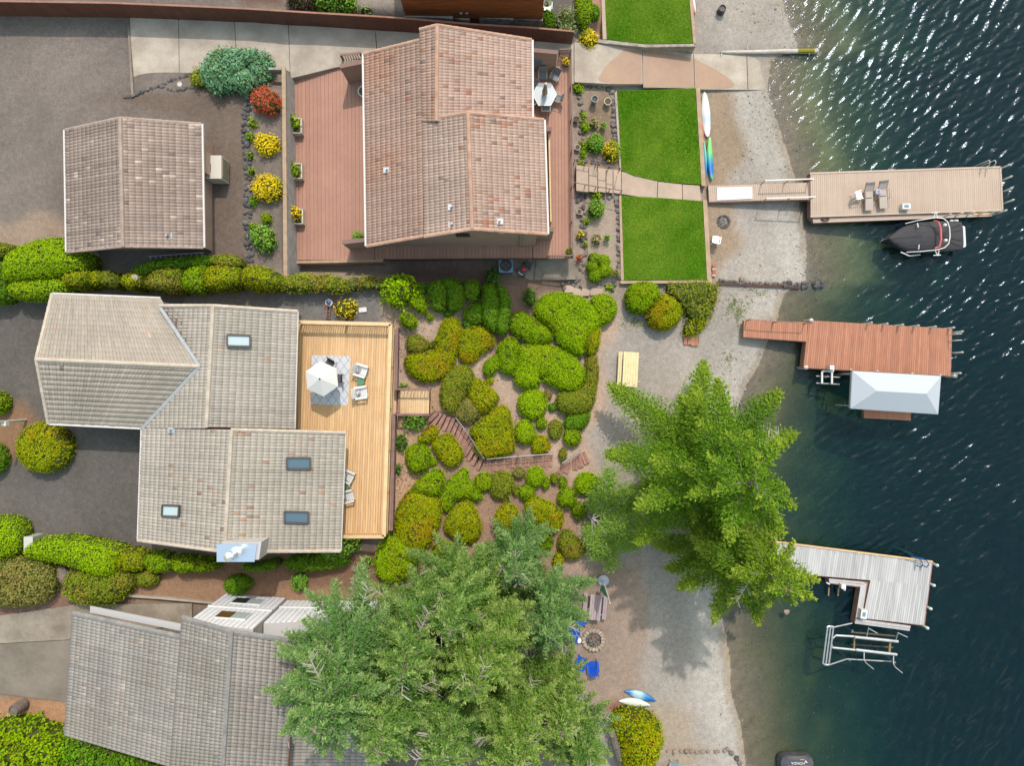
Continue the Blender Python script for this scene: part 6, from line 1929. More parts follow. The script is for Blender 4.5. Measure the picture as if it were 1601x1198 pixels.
# cut trunk lying under the firs at the bottom
q = MB(); a_, c_ = P(957, 1148, 4.2), P(974, 1205, 1.5)
q.tube([a_, c_], [.22, .26], 9); TRK = q.build('fallen_trunk', M['bark'], origin=c_); tag(TRK, 'bare cut trunk jutting out beside the yellow green arborvitae', 'trunk')
# ---------------------------------------------------------------- plants
KIND = {  # main, second, patch colour ; leaf colours
    'bright': ((.165, .30, .002), (.24, .36, .003), (.28, .28, .006)),
    'lime':   ((.205, .36, .002), (.28, .42, .003), (.28, .32, .006)),
    'yellow': ((.22, .29, .002), (.33, .34, .003), (.44, .22, .01)),
    'olive':  ((.17, .23, .014), (.25, .27, .02), (.30, .18, .04)),
    'dark':   ((.10, .24, .008), (.14, .28, .010), (.18, .24, .015)),  # dark foliage, and shade put into the colour of bushes in shadow
    'brown':  ((.20, .21, .04), (.26, .23, .06), (.32, .18, .08)),
    'leafy':  ((.13, .31, .03), (.24, .41, .05), (.16, .29, .03)),
    'blue':   ((.11, .25, .13), (.20, .36, .20), (.16, .24, .08)),
    'red':    ((.42, .07, .04), (.55, .13, .07), (.35, .08, .04)),
    'gold':   ((.72, .50, .01), (.80, .60, .02), (.22, .30, .02)),
    'straw':  ((.40, .30, .16), (.48, .38, .22), (.34, .24, .12)),
    'maroon': ((.16, .09, .08), (.22, .13, .10), (.14, .11, .07)),
    'fern':   ((.06, .16, .02), (.11, .24, .03), (.09, .17, .02)),
    'pale':   ((.28, .34, .14), (.40, .45, .22), (.18, .26, .07)),
}
def leafquads(p, n, ln, wd, r, tilt=.6, dirs=None):
    """a diamond leaf at every point, turned about the normal"""
    k = len(p)
    nn = n + r.normal(0, tilt, (k, 3))
    nn /= np.linalg.norm(nn, axis=1)[:, None] + 1e-9
    t = r.normal(0, 1, (k, 3)) if dirs is None else dirs
    t = t - nn * (t * nn).sum(1)[:, None]
    t /= np.linalg.norm(t, axis=1)[:, None] + 1e-9
    b = np.cross(nn, t)
    ln = np.asarray(ln) * np.ones(k); wd = np.asarray(wd) * np.ones(k)
    v = np.stack([p - t * ln[:, None] * .5, p + b * wd[:, None] * .5, p + t * ln[:, None] * .5, p - b * wd[:, None] * .5], 1)
    return v.reshape(-1, 3), np.arange(4 * k).reshape(k, 4)
def grow(p, d):
    n = len(p); o = []
    a = sum(p[i][0] * p[(i + 1) % n][1] - p[(i + 1) % n][0] * p[i][1] for i in range(n))
    sg = 1 if a > 0 else -1
    for i in range(n):
        tx, ty = p[(i + 1) % n][0] - p[i - 1][0], p[(i + 1) % n][1] - p[i - 1][1]
        l = math.hypot(tx, ty) + 1e-9
        o.append((p[i][0] + sg * ty / l * d, p[i][1] - sg * tx / l * d))
    return o
SEED = [100]
def shrub(px, h, kind, label, name='clipped_bush', cat='bush', leaf=.08, dens=620, loose=0.0, group=None, zg=None, round_=1.0, holes=.15, smooth=2, parent=None, lump=.085, patch=.35, wide=.62):
    SEED[0] += 1
    if kind == 'lime' and name == 'clipped_bush': lump, holes = .05, .07
    r = np.random.default_rng(SEED[0])
    cx = sum(a for a, b in px) / len(px); cy = sum(b for a, b in px) / len(px)
    z0 = G(cx, cy).z if zg is None else zg
    c0 = P(cx, cy, z0 + .55 * h)
    if zg is None: z0 = tz(c0.x, c0.y)
    poly = [P(x, y, z0 + .55 * h) for x, y in px]
    poly = grow(chaikin([(p.x, p.y) for p in poly], smooth), .15 + .25 * min(.3, loose) if h > .6 else .05)
    xs_, ys_ = [p[0] for p in poly], [p[1] for p in poly]
    g = .12 if (max(xs_) - min(xs_)) > 1.2 else .07
    X = np.arange(min(xs_) - 2 * g, max(xs_) + 2 * g, g); Y = np.arange(min(ys_) - 2 * g, max(ys_) + 2 * g, g)
    XX, YY = np.meshgrid(X, Y)
    ins = inpoly(XX, YY, poly); D = polydist(XX, YY, poly) * np.where(ins, 1, -1)
    Rm = max(.12, min(D.max() * .95, h * .9 * round_))
    def height(x, y, d):
        t = np.clip(d / Rm, 0, 1)
        base = terr(x, y) if zg is None else zg
        lum = snoise(x, y, SEED[0], 3.2) * lump * h + snoise(x, y, SEED[0] + 1, 7) * lump * .35 * h
        return base, h * (.34 + .66 * np.sqrt(np.clip(1 - (1 - t) ** 2.2, 0, 1))) + lum * t
    B, Z = height(XX, YY, D)
    # body under the leaves
    keep = D > .03
    idx = -np.ones(XX.shape, dtype=int)
    cell = keep[:-1, :-1] & keep[1:, :-1] & keep[:-1, 1:] & keep[1:, 1:]
    used = np.zeros(XX.shape, dtype=bool)
    for a in (slice(0, -1), slice(1, None)):
        for b in (slice(0, -1), slice(1, None)):
            used[a, b] |= cell
    nv = used.sum()
    core_v = np.zeros((0, 3)); core_f = np.zeros((0, 4), dtype=int)
    if nv:
        idx[used] = np.arange(nv)
        top = np.stack([XX[used], YY[used], (B + Z * .93 - .05)[used] if not np.isscalar(B) else (B + Z * .93 - .05)[used]], 1)
        bz = (B[used] if not np.isscalar(B) else np.full(nv, B)) - .08
        bot = np.stack([XX[used], YY[used], bz], 1)
        core_v = np.concatenate([top, bot])
        f = np.stack([idx[:-1, :-1][cell], idx[:-1, 1:][cell], idx[1:, 1:][cell], idx[1:, :-1][cell]], 1)
        e = np.concatenate([f[:, [0, 1]], f[:, [1, 2]], f[:, [2, 3]], f[:, [3, 0]]])
        key = e[:, 0].astype(np.int64) * 10 ** 6 + e[:, 1]; rk = e[:, 1].astype(np.int64) * 10 ** 6 + e[:, 0]
        bd = e[~np.isin(key, rk)]
        sk = np.stack([bd[:, 1], bd[:, 0], bd[:, 0] + nv, bd[:, 1] + nv], 1)
        core_f = np.concatenate([f, sk])
    # leaves
    area = ins.sum() * g * g
    n = int(dens * area * 2.2)
    x = r.uniform(min(xs_), max(xs_), n * 2); y = r.uniform(min(ys_), max(ys_), n * 2)
    k = inpoly(x, y, poly); x, y = x[k][:n], y[k][:n]
    d = polydist(x, y, poly)
    w = 1 + 1.8 * np.exp(-d / (.3 * Rm))
    k = r.random(len(x)) < w / 2.8; x, y, d = x[k], y[k], d[k]
    b_, z_ = height(x, y, d)
    gx_, gy_ = np.gradient(Z, g, axis=1), np.gradient(Z, g, axis=0)
    iy = np.clip(((y - Y[0]) / g).round().astype(int), 0, len(Y) - 1); ix = np.clip(((x - X[0]) / g).round().astype(int), 0, len(X) - 1)
    nr = np.stack([-np.clip(gx_[iy, ix], -2.5, 2.5), -np.clip(gy_[iy, ix], -2.5, 2.5), np.ones(len(x))], 1)
    nr /= np.linalg.norm(nr, axis=1)[:, None]
    zz = b_ + z_
    side = d < .22 * Rm
    drop = np.where(side & (r.random(len(x)) < .55), r.random(len(x)) * z_ * .9, 0)
    zz = zz - drop
    if loose:
        off = np.abs(r.normal(0, loose, len(x)))
    else:
        off = r.normal(0, .032, len(x))
    p = np.stack([x, y, zz], 1) + nr * off[:, None]
    if holes:
        hn = snoise(x, y, SEED[0] + 5, 9) + .5 * snoise(x, y, SEED[0] + 6, 17)
        k = hn < (1.35 - holes * 3)
        k |= r.random(len(x)) < .10
        p, nr = p[k], nr[k]; x, y = x[k], y[k]
    s = leaf * r.uniform(.7, 1.3, len(p))
    v, f = leafquads(p, nr, s * 1.25, s * wide * 1.25, r, .42 + loose)
    a, b2, c3 = [np.array(q) for q in KIND[kind]]
    t = np.clip(.45 + .32 * snoise(x, y, SEED[0] + 3, 2.3) + r.normal(0, .25, len(p)), 0, 1)[:, None]
    cc = a * (1 - t) + b2 * t
    pt = np.clip((snoise(x, y, SEED[0] + 4, 1.5) + .5 * snoise(x, y, SEED[0] + 8, 5) - .40) * 1.6, 0, 1) * patch
    pt = np.clip(pt + (r.random(len(p)) < patch * .26) * .6, 0, 1)[:, None]
    cc = cc * (1 - pt) + c3 * pt
    cc = cc * r.uniform(.72, 1.22, (len(p), 1))
    cols = np.repeat(cc, 4, 0)
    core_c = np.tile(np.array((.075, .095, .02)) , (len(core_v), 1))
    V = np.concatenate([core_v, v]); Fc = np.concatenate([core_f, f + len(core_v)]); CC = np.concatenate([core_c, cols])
    org = (c0.x, c0.y, z0)
    if parent is not None:
        return npmesh(name, V, Fc, M['leaf'], parent, cols=CC, origin=parent.location)
    o = npmesh(name, V, Fc, M['leaf'], cols=CC, origin=org)
    return tag(o, label, cat, group)
B_, Y_, O_, D_, L_ = 'bright', 'yellow', 'olive', 'dark', 'lime'
GG = 'clipped bushes on the garden slope'
# (outline in the photograph, height, foliage, label)
SL = [
 ([(648, 446), (660, 443), (664, 455), (655, 462)], .8, D_, 'small dark shrub squeezed between the lime maple and the shaded hedge bush'),
 ([(650, 453), (660, 457), (666, 476), (664, 491), (650, 484), (638, 470), (644, 459)], 1.1, B_, 'pear shaped clipped bush just right of the lime coloured maple'),
 ([(674, 442), (689, 436), (696, 451), (697, 476), (690, 486), (680, 485), (674, 470), (672, 452)], 1.2, D_, 'dark tall clipped bush with a fern growing between it and its right hand twin'),
 ([(691, 435), (707, 434), (722, 442), (724, 470), (717, 484), (706, 486), (700, 475), (704, 460), (697, 450)], 1.2, D_, 'dark clipped bush curling round a fern, south of the house shade'),
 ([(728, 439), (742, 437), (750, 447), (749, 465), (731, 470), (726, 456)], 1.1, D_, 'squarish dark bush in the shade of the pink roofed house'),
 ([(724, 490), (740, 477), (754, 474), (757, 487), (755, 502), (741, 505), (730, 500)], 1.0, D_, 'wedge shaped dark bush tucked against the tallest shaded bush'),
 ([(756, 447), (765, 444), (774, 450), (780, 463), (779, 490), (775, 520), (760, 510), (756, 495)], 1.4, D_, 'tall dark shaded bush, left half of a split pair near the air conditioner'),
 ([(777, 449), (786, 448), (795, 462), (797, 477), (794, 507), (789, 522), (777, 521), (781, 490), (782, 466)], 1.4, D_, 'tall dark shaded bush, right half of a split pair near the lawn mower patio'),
 ([(627, 495), (635, 490), (645, 495), (651, 503), (648, 509), (641, 512), (632, 507), (627, 501)], 1.3, B_, 'small round bush on a stem beside the north east corner of the cedar deck'),
 (ell(672, 496, 4.5, 5.5), .45, B_, 'tiny bright tuft alone on bare earth above the J shaped bush'),
 ([(636, 532), (650, 524), (661, 530), (667, 540), (662, 548), (650, 553), (639, 547)], .9, O_, 'olive mound inside the hook of the J shaped bush'),
 ([(690, 507), (700, 497), (712, 498), (718, 508), (717, 530), (712, 550), (706, 572), (695, 586), (678, 596), (660, 594), (645, 586), (636, 571), (638, 557), (655, 555), (680, 551), (686, 541), (681, 532), (688, 522)], 1.0, Y_, 'large J shaped clipped bush east of the cedar deck'),
 ([(717, 525), (735, 512), (755, 512), (772, 527), (768, 542), (750, 553), (737, 570), (722, 562), (717, 547)], .95, Y_, 'heart shaped bush right of the J shaped bush'),
 ([(800, 495), (815, 488), (827, 495), (847, 509), (861, 519), (864, 532), (837, 539), (820, 531), (804, 520), (798, 510)], 1.1, B_, 'loaf shaped bush half in the tip of the house shadow'),
 ([(842, 472), (855, 462), (869, 459), (886, 461), (910, 465), (922, 473), (937, 486), (940, 505), (931, 520), (917, 531), (912, 545), (911, 557), (895, 549), (875, 539), (871, 528), (862, 510), (845, 500), (835, 488)], 1.3, 'lime', 'largest lime green cloud bush with an orange patch near its foot'),
 ([(914, 530), (925, 520), (938, 510), (936, 535), (931, 552), (918, 555)], 1.2, Y_, 'upright strip of bush facing the gravel below the largest cloud bush'),
 ([(923, 470), (935, 462), (949, 461), (960, 469), (964, 484), (957, 499), (943, 507), (934, 502)], 1.2, 'lime', 'round lime bush at the top right of the cloud hedge beside the gravel'),
 ([(758, 582), (757, 573), (768, 560), (778, 556), (783, 562), (779, 575), (768, 585), (760, 587)], .8, B_, 'small leaf shaped bush left of the row under the loaf shaped bush'),
 ([(778, 545), (790, 531), (803, 529), (810, 540), (808, 562), (805, 583), (790, 585), (783, 574), (781, 558)], 1.0, B_, 'upright bush wedged between the leaf shaped bush and the two lobed cloud bush'),
 ([(812, 545), (822, 541), (850, 540), (872, 545), (897, 557), (912, 576), (916, 591), (908, 607), (891, 612), (866, 603), (850, 593), (848, 587), (846, 595), (835, 605), (822, 607), (810, 602), (804, 592), (808, 575), (811, 560)], 1.2, 'lime', 'wide two lobed cloud bush in the middle of the hedge'),
 ([(918, 560), (930, 553), (935, 576), (932, 608), (925, 641), (907, 646), (891, 647), (875, 643), (870, 628), (875, 615), (895, 613), (910, 609), (918, 590)], 1.1, O_, 'L shaped olive hedge bush along the gravel edge'),
 ([(884, 655), (897, 648), (921, 644), (921, 652), (914, 668), (901, 672), (885, 670)], .8, D_, 'dark leafy bush at the foot of the L shaped hedge'),
 (ell(833, 632, 22), 1.0, L_, 'largest perfectly round lime ball bush'),
 (ell(821, 676, 15, 17), .95, L_, 'round lime ball bush directly below the largest ball'),
 (ell(847, 662, 8.5, 9.5), .6, B_, 'small egg shaped bush right of the second lime ball'),
 ([(860, 664), (868, 658), (877, 664), (878, 675), (872, 685), (864, 685), (860, 676)], .7, O_, 'narrow olive bush right of the small egg shaped bush'),
 ([(832, 692), (840, 684), (850, 683), (858, 690), (858, 704), (848, 708), (835, 708)], .7, Y_, 'square yellowish bush above the straight run of the garden stairs'),
 (ell(895, 684, 12.5, 12), .9, B_, 'round bush on the gravel edge above the lowest stairs'),
 (ell(857, 617, 6, 7.5), .5, 'brown', 'small pinkish brown shrub at the right of the largest ball'),
 (ell(864, 637, 6.5, 6), .5, D_, 'tiny dark shrub between the largest ball and the L shaped hedge'),
 (ell(766, 595, 6, 5), .4, Y_, 'tiny straggly yellow plant on bare earth in the middle of the slope'),
 (ell(880, 711, 6, 10), .6, O_, 'small straggly olive plant at the break in the stair railing'),
 ([(693, 597), (700, 583), (717, 572), (730, 574), (741, 590), (734, 607), (722, 622), (709, 646), (696, 640), (691, 625), (692, 610)], 1.1, O_, 'tall olive bush facing the cedar landing'),
 ([(742, 592), (757, 599), (770, 612), (778, 620), (775, 630), (764, 641), (750, 646), (744, 635), (735, 622), (734, 610)], 1.1, Y_, 'yellow green bush, right lobe of the group by the landing'),
 ([(716, 640), (727, 623), (736, 625), (748, 636), (750, 647), (742, 658), (732, 661), (720, 657), (713, 648)], .9, 'brown', 'greyish brown rounded bush by the top bend of the stairs'),
 ([(736, 672), (755, 657), (773, 641), (785, 635), (795, 642), (798, 660), (801, 690), (804, 705), (790, 711), (770, 715), (757, 715), (745, 705), (742, 694), (748, 688), (738, 680)], 1.1, Y_, 'big wedge shaped yellow bush inside the bend of the stairs'),
 ([(655, 688), (672, 668), (683, 669), (682, 682), (668, 692), (660, 691)], .7, Y_, 'small lens shaped bush left of the top stairs'),
 ([(636, 715), (640, 700), (652, 696), (666, 700), (671, 717), (668, 731), (655, 739), (642, 735)], 1.1, B_, 'rounded green bush standing alone by the lower walkway'),
 (ell(677, 722, 6.5), .4, B_, 'tiny green tuft right of the rounded bush by the lower walkway'),
 ([(677, 692), (695, 680), (705, 682), (720, 705), (723, 717), (712, 727), (703, 730), (695, 722), (683, 707)], .95, Y_, 'slanted loaf bush outside the bend of the stairs'),
 ([(643, 768), (655, 752), (668, 739), (688, 735), (693, 752), (688, 768), (680, 777), (668, 772), (660, 770)], 1.1, B_, 'pointed bush on top of the long left hedge'),
 ([(622, 797), (632, 779), (642, 768), (660, 771), (680, 782), (688, 800), (683, 828), (672, 850), (660, 864), (640, 860), (622, 846), (617, 822)], 1.2, Y_, 'big oval bush in the middle of the long left hedge'),
 ([(587, 872), (598, 848), (616, 832), (640, 852), (654, 864), (651, 887), (636, 906), (610, 912), (592, 900)], 1.2, L_, 'lime bush at the bottom end of the long left hedge beside the deck corner'),
 ([(690, 774), (704, 750), (712, 746), (727, 731), (731, 752), (741, 762), (752, 778), (749, 785), (734, 778), (710, 779), (707, 790), (701, 799), (692, 792)], .9, B_, 'arch shaped bush with a point reaching towards the stairs'),
 ([(696, 819), (705, 802), (724, 785), (736, 788), (745, 808), (751, 825), (747, 844), (730, 849), (711, 839), (698, 827)], 1.1, Y_, 'triangular bush under the arch shaped bush'),
 (ell(692, 861, 15, 11), .9, Y_, 'flat yellow bush half under the firs below the triangular bush'),
 (ell(756, 754, 12, 12.5), .8, B_, 'loose round pale bush below the stair bend'),
 ([(769, 745), (780, 740), (795, 742), (801, 752), (800, 768), (790, 778), (778, 780), (770, 771), (767, 757)], .9, O_, 'bush with a pinkish brown top, below the stairs'),
 (ell(807, 767, 5, 9), .5, O_, 'slim bush leaning on the pink topped bush'),
 (ell(811, 740, 10, 8), .6, 'brown', 'small brownish bush just below the straight stairs'),
 (ell(837, 746, 12.5, 13.5), .95, L_, 'neat round lime bush just below the straight stairs'),
 ([(847, 758), (851, 748), (858, 746), (861, 755), (857, 764), (851, 766)], .6, B_, 'small slanted bush right of the neat round lime bush'),
 (ell(867, 749, 6, 9), .6, O_, 'upright olive bush by the lower stair post'),
 (ell(880, 754, 6.5, 9), .6, B_, 'small upright bright bush nearest the lowest stair treads'),
 (ell(824, 770, 11, 10.5), .75, B_, 'round bush above the big capsule shaped bush'),
 ([(821, 792), (830, 780), (841, 779), (872, 795), (882, 810), (877, 826), (865, 836), (855, 832), (847, 821), (825, 806)], 1.05, Y_, 'big capsule shaped yellow bush'),
 (ell(887, 779, 13, 14), 1.0, B_, 'round ball bush at the right of the capsule shaped bush'),
 ([(899, 754), (910, 741), (927, 743), (937, 754), (935, 765), (914, 774), (902, 767)], .9, L_, 'wide lime bush at the edge of the gravel by the pale tree'),
 ([(894, 797), (904, 787), (915, 794), (912, 806), (902, 812)], .8, B_, 'small bush against the pale branches of the grey green tree'),
 ([(774, 812), (781, 795), (792, 789), (806, 795), (811, 812), (810, 820), (797, 824), (782, 824)], .9, Y_, 'orange tipped bush left of the capsule shaped bush'),
 ([(783, 832), (792, 824), (810, 820), (817, 832), (827, 850), (815, 859), (795, 859), (783, 848)], .9, 'yellow', 'yellow orange bush running under the fir tips'),
 ([(817, 820), (830, 817), (841, 827), (842, 836), (835, 846), (826, 837)], .7, Y_, 'small leaf shaped bush under the capsule shaped bush'),
 (ell(853, 848, 11, 10.5), .75, B_, 'small round bush below the tip of the capsule shaped bush'),
 ([(873, 850), (881, 832), (891, 831), (901, 844), (917, 860), (911, 868), (900, 874), (884, 871), (876, 860)], 1.0, O_, 'lowest oval bush on the slope beside the shaded gravel'),
 (ell(873, 877, 6, 11), .7, Y_, 'thin yellow bush between the firs and the lowest oval bush'),
]
for px, h, k, l in SL:
    shrub(px, h, k, l, group=GG)
HG = 'tall hedge trees between the garage and the beige roofed house'
HL = [
 ([(12, 402), (30, 388), (60, 376), (85, 373), (106, 374), (120, 394), (139, 397), (140, 420), (128, 429), (100, 436), (60, 440), (25, 444), (14, 440), (12, 420)], 2.4, L_, 'largest bright clipped hedge block west of the garage corner'),
 ([(18, 453), (30, 441), (60, 441), (100, 437), (112, 449), (108, 461), (80, 468), (30, 469)], 2.0, L_, 'lower bright hedge ledge in front of the largest hedge block'),
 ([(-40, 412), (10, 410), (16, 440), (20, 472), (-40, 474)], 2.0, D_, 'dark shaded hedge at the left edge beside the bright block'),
 ([(-20, 384), (8, 381), (22, 388), (18, 398), (8, 404), (-20, 402)], 1.4, O_, 'small leafy bush at the left edge above the bright hedge block'),
 ([(106, 433), (125, 426), (145, 427), (151, 440), (140, 450), (122, 451), (110, 446)], 2.2, Y_, 'yellow topped conifer at the west end of the narrow hedge row'),
 ([(148, 429), (160, 425), (168, 437), (160, 447), (150, 447)], 2.2, Y_, 'second yellow topped conifer of the narrow hedge row'),
 ([(166, 430), (173, 424), (182, 430), (192, 435), (193, 446), (182, 451), (168, 447)], 2.1, O_, 'lobed conifer between the yellow tops and the one with a cut stump'),
 ([(195, 441), (206, 428), (222, 430), (229, 441), (225, 451), (205, 454)], 2.2, Y_, 'hedge conifer with a pale cut stump on top'),
 ([(205, 425), (235, 410), (270, 405), (320, 402), (335, 403), (335, 416), (290, 421), (245, 426), (230, 439)], 1.6, D_, 'dark hedge strip under the ladder behind the garage'),
 ([(231, 446), (240, 428), (260, 421), (285, 421), (291, 440), (288, 457), (260, 458), (238, 453)], 2.3, 'olive', 'long oval pale green hedge tree above the concrete walk'),
 ([(291, 425), (305, 418), (325, 416), (326, 435), (324, 456), (300, 457), (290, 450)], 2.2, B_, 'deep green hedge tree right of the pale oval one'),
 ([(330, 403), (355, 400), (375, 403), (380, 415), (370, 420), (335, 418)], 1.6, O_, 'loose low hedge behind the tree with a dark hole'),
 ([(325, 420), (340, 416), (375, 420), (382, 435), (378, 449), (345, 453), (325, 453)], 2.3, Y_, 'yellow hedge tree with a dark hole in its top'),
 ([(382, 425), (390, 416), (405, 417), (425, 423), (438, 432), (440, 446), (425, 454), (395, 453), (382, 446)], 2.2, Y_, 'yellow hedge tree above the timber steps'),
]
for i, (px, h, k, l) in enumerate(HL):
    shrub(px, h, k, l, name='hedge', cat='hedge', group=HG, leaf=.085, dens=430, holes=.05 if i < 2 else .14, lump=.02 if i < 2 else .07)
p = P(210, 434, 7.35); q = MB(); q.lathe([(.2, -.2), (.2, 0), (0, .01)], tuple(p), 10); tag(q.build('cut_stump', M['limb'], origin=p), 'pale sawn stump on top of a hedge conifer', 'stump')
HM = [([(442, 441), (455, 428), (472, 425), (486, 434), (484, 452), (466, 455), (447, 453)], 1.5, 'western third of the ragged yellow green hedge above the patio'),
      ([(480, 433), (498, 427), (512, 430), (516, 450), (500, 454), (482, 453)], 1.5, 'middle of the ragged yellow green hedge above the patio'),
      ([(510, 430), (524, 433), (542, 443), (545, 452), (530, 455), (511, 453)], 1.4, 'eastern third of the ragged yellow green hedge above the patio')]
for px, h, l in HM: shrub(px, h, O_, l, name='hedge', cat='hedge', leaf=.11, dens=300, loose=.10, lump=.14, holes=.2, group='ragged hedge trees above the patio')
shrub([(543, 436), (552, 433), (562, 438), (562, 450), (550, 453)], 1.2, 'brown', 'thin browning hedge plant at the gap in the ragged hedge', name='hedge', cat='hedge', leaf=.09, dens=170, loose=.14, holes=.25)
shrub([(561, 436), (572, 431), (584, 436), (584, 450), (570, 452)], 1.2, O_, 'thin olive hedge plant right of the browning one', name='hedge', cat='hedge', leaf=.1, dens=230, loose=.12, holes=.2)
shrub([(584, 438), (598, 434), (610, 438), (606, 450), (590, 453)], 1.1, 'brown', 'sparse hedge plant touching the lime maple', name='hedge', cat='hedge', leaf=.09, dens=190, loose=.13, holes=.25)
shrub([(616, 430), (628, 432), (641, 440), (645, 452), (638, 462), (629, 472), (622, 476), (612, 474), (601, 463), (604, 449), (610, 440)], 1.8, L_, 'bright lime maple at the end of the ragged hedge', name='lime_maple', cat='tree', leaf=.17, dens=150, loose=.16, lump=.16, holes=.12, patch=.15)
# south west hedges
SW = [([(-30, 812), (18, 810), (33, 820), (39, 836), (35, 856), (20, 871), (-30, 876)], 1.6, L_, 'smooth bright hedge dome at the left edge beside the utility cabinet', .03, .4),
      ([(42, 860), (50, 848), (75, 843), (108, 841), (142, 845), (165, 852), (187, 856), (195, 862), (188, 873), (187, 890), (178, 900), (162, 902), (142, 896), (127, 888), (105, 881), (75, 876), (57, 873), (43, 868)], 1.7, L_, 'long whale shaped bright clipped hedge below the gravel court', .03, .3),
      ([(186, 869), (195, 860), (228, 863), (232, 890), (195, 891), (187, 885)], 1.5, Y_, 'ribbed hedge block directly right of the whale shaped hedge', .1, .3),
      ([(226, 864), (270, 868), (274, 892), (232, 893)], 1.4, B_, 'ribbed hedge block two along from the whale shaped hedge', .12, .3),
      ([(270, 868), (300, 872), (338, 879), (344, 888), (320, 891), (274, 894)], 1.4, B_, 'ribbed hedge block ending at the metal capped chimney', .12, .3),
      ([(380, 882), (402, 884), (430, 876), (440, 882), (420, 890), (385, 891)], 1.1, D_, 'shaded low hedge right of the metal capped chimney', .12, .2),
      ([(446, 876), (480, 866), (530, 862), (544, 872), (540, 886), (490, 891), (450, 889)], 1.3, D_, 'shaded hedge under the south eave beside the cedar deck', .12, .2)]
for px, h, k, l, lu, pa in SW: shrub(px, h, k, l, name='hedge', cat='hedge', leaf=.085, dens=430, lump=lu, holes=.04 if lu < .05 else .12, patch=pa, group='clipped hedges along the lower gravel court')
shrub([(508, 858), (530, 846), (552, 842), (560, 852), (540, 866), (515, 872)], 1.6, 'leafy', 'leafy green shrub at the south east corner of the beige roof', name='leafy_shrub', cat='shrub', leaf=.13, dens=240, loose=.12)
shrub([(-30, 884), (30, 874), (55, 878), (75, 886), (83, 905), (80, 926), (65, 940), (35, 946), (-30, 944)], 1.5, 'brown', 'big shaggy brownish green shrub at the left edge below the smooth hedges', name='shaggy_shrub', cat='shrub', leaf=.10, dens=360, loose=.08, lump=.13, holes=.2)
shrub([(103, 915), (110, 896), (140, 895), (165, 902), (200, 893), (206, 908), (200, 926), (180, 939), (150, 944), (120, 939), (105, 931)], 1.4, O_, 'big shaggy olive shrub below the whale shaped hedge', name='shaggy_shrub', cat='shrub', leaf=.10, dens=360, loose=.08, lump=.13, holes=.2)
shrub(ell(229, 904, 16, 12), .8, O_, 'small rounded olive shrub below the ribbed hedge block', name='clipped_bush')
shrub(ell(371, 915, 19, 12.5), 1.0, D_, 'dark round bush at the corner of the pale sided house', name='clipped_bush')
shrub(ell(468, 911, 9, 10), .7, 'leafy', 'small bright bush alone on the bark strip above the pale sided house', name='leafy_shrub', leaf=.1, dens=300, loose=.06)
shrub(ell(66, 700, 39, 38, 18), 1.6, Y_, 'largest round ball bush on the lower gravel court', leaf=.085, dens=480, holes=.2, lump=.05)
shrub(ell(-8, 630, 16, 16), 1.2, B_, 'round bush cut by the left edge above the lamp post', leaf=.085)
shrub(ell(-12, 718, 17, 22), 1.2, D_, 'dark bush cut by the left edge below the lamp post', leaf=.085)
shrub([(-30, 1142), (10, 1136), (40, 1138), (60, 1148), (100, 1158), (104, 1180), (90, 1215), (-30, 1220)], 2.6, 'bright', 'dense bright conifer shrub filling the bottom left corner', name='conifer_shrub', cat='shrub', leaf=.16, dens=230, loose=.18, lump=.2, holes=.14)
shrub([(98, 1146), (125, 1154), (165, 1170), (200, 1182), (240, 1196), (275, 1215), (260, 1235), (100, 1235), (94, 1180)], 2.0, 'dark', 'darker leafy shrub against the grey roof at the bottom left', name='conifer_shrub', cat='shrub', leaf=.14, dens=260, loose=.16, lump=.18, holes=.14)
# beside the beach
shrub([(980, 456), (990, 446), (1007, 441), (1022, 445), (1032, 456), (1026, 470), (1012, 487), (992, 489), (980, 476)], 1.5, B_, 'round bush at the corner of the south lawn, upper of two', leaf=.085, group='two round bushes below the south lawn')
shrub([(1012, 493), (1024, 476), (1036, 460), (1050, 466), (1063, 477), (1066, 496), (1050, 512), (1032, 515), (1017, 506)], 1.5, Y_, 'round yellow green bush by the picnic gravel, lower of two', leaf=.085, group='two round bushes below the south lawn')
shrub([(1036, 446), (1070, 447), (1098, 443), (1122, 446), (1119, 468), (1110, 492), (1098, 500), (1080, 498), (1070, 478)], 1.0, O_, 'sprawling wild shrub under the south end of the sea wall', name='wild_shrub', cat='shrub', leaf=.10, dens=230, loose=.16, lump=.2, holes=.25)
shrub([(1074, 504), (1092, 500), (1106, 498), (1102, 510), (1090, 518), (1078, 525), (1070, 518)], .7, Y_, 'yellow green wild plant by the red plank step', name='wild_shrub', cat='shrub', leaf=.09, dens=260, loose=.12, lump=.2, holes=.2)
shrub([(960, 1128), (975, 1119), (1000, 1120), (1022, 1130), (1035, 1148), (1032, 1172), (1020, 1196), (1000, 1212), (975, 1205), (965, 1160)], 2.6, Y_, 'big yellow green arborvitae with a brown patch at the beach corner', name='arborvitae', cat='shrub', leaf=.13, dens=330, loose=.12, lump=.12, holes=.15, patch=.4)
# the clover
ct = thing('clover_bush', 'bush clipped into five lobes like a clover in the stone bed', 'bush', G(937, 416))
for c_ in ((929, 404, 7.2, 7.2), (944, 408, 8.5, 8), (926, 417, 7.2, 7), (946, 423, 9.5, 8.5), (930, 431, 8, 8.5)):
    shrub(ell(*c_), .85, 'lime', '', name='clipped_ball', parent=ct, dens=600, leaf=.06, holes=0, patch=0)
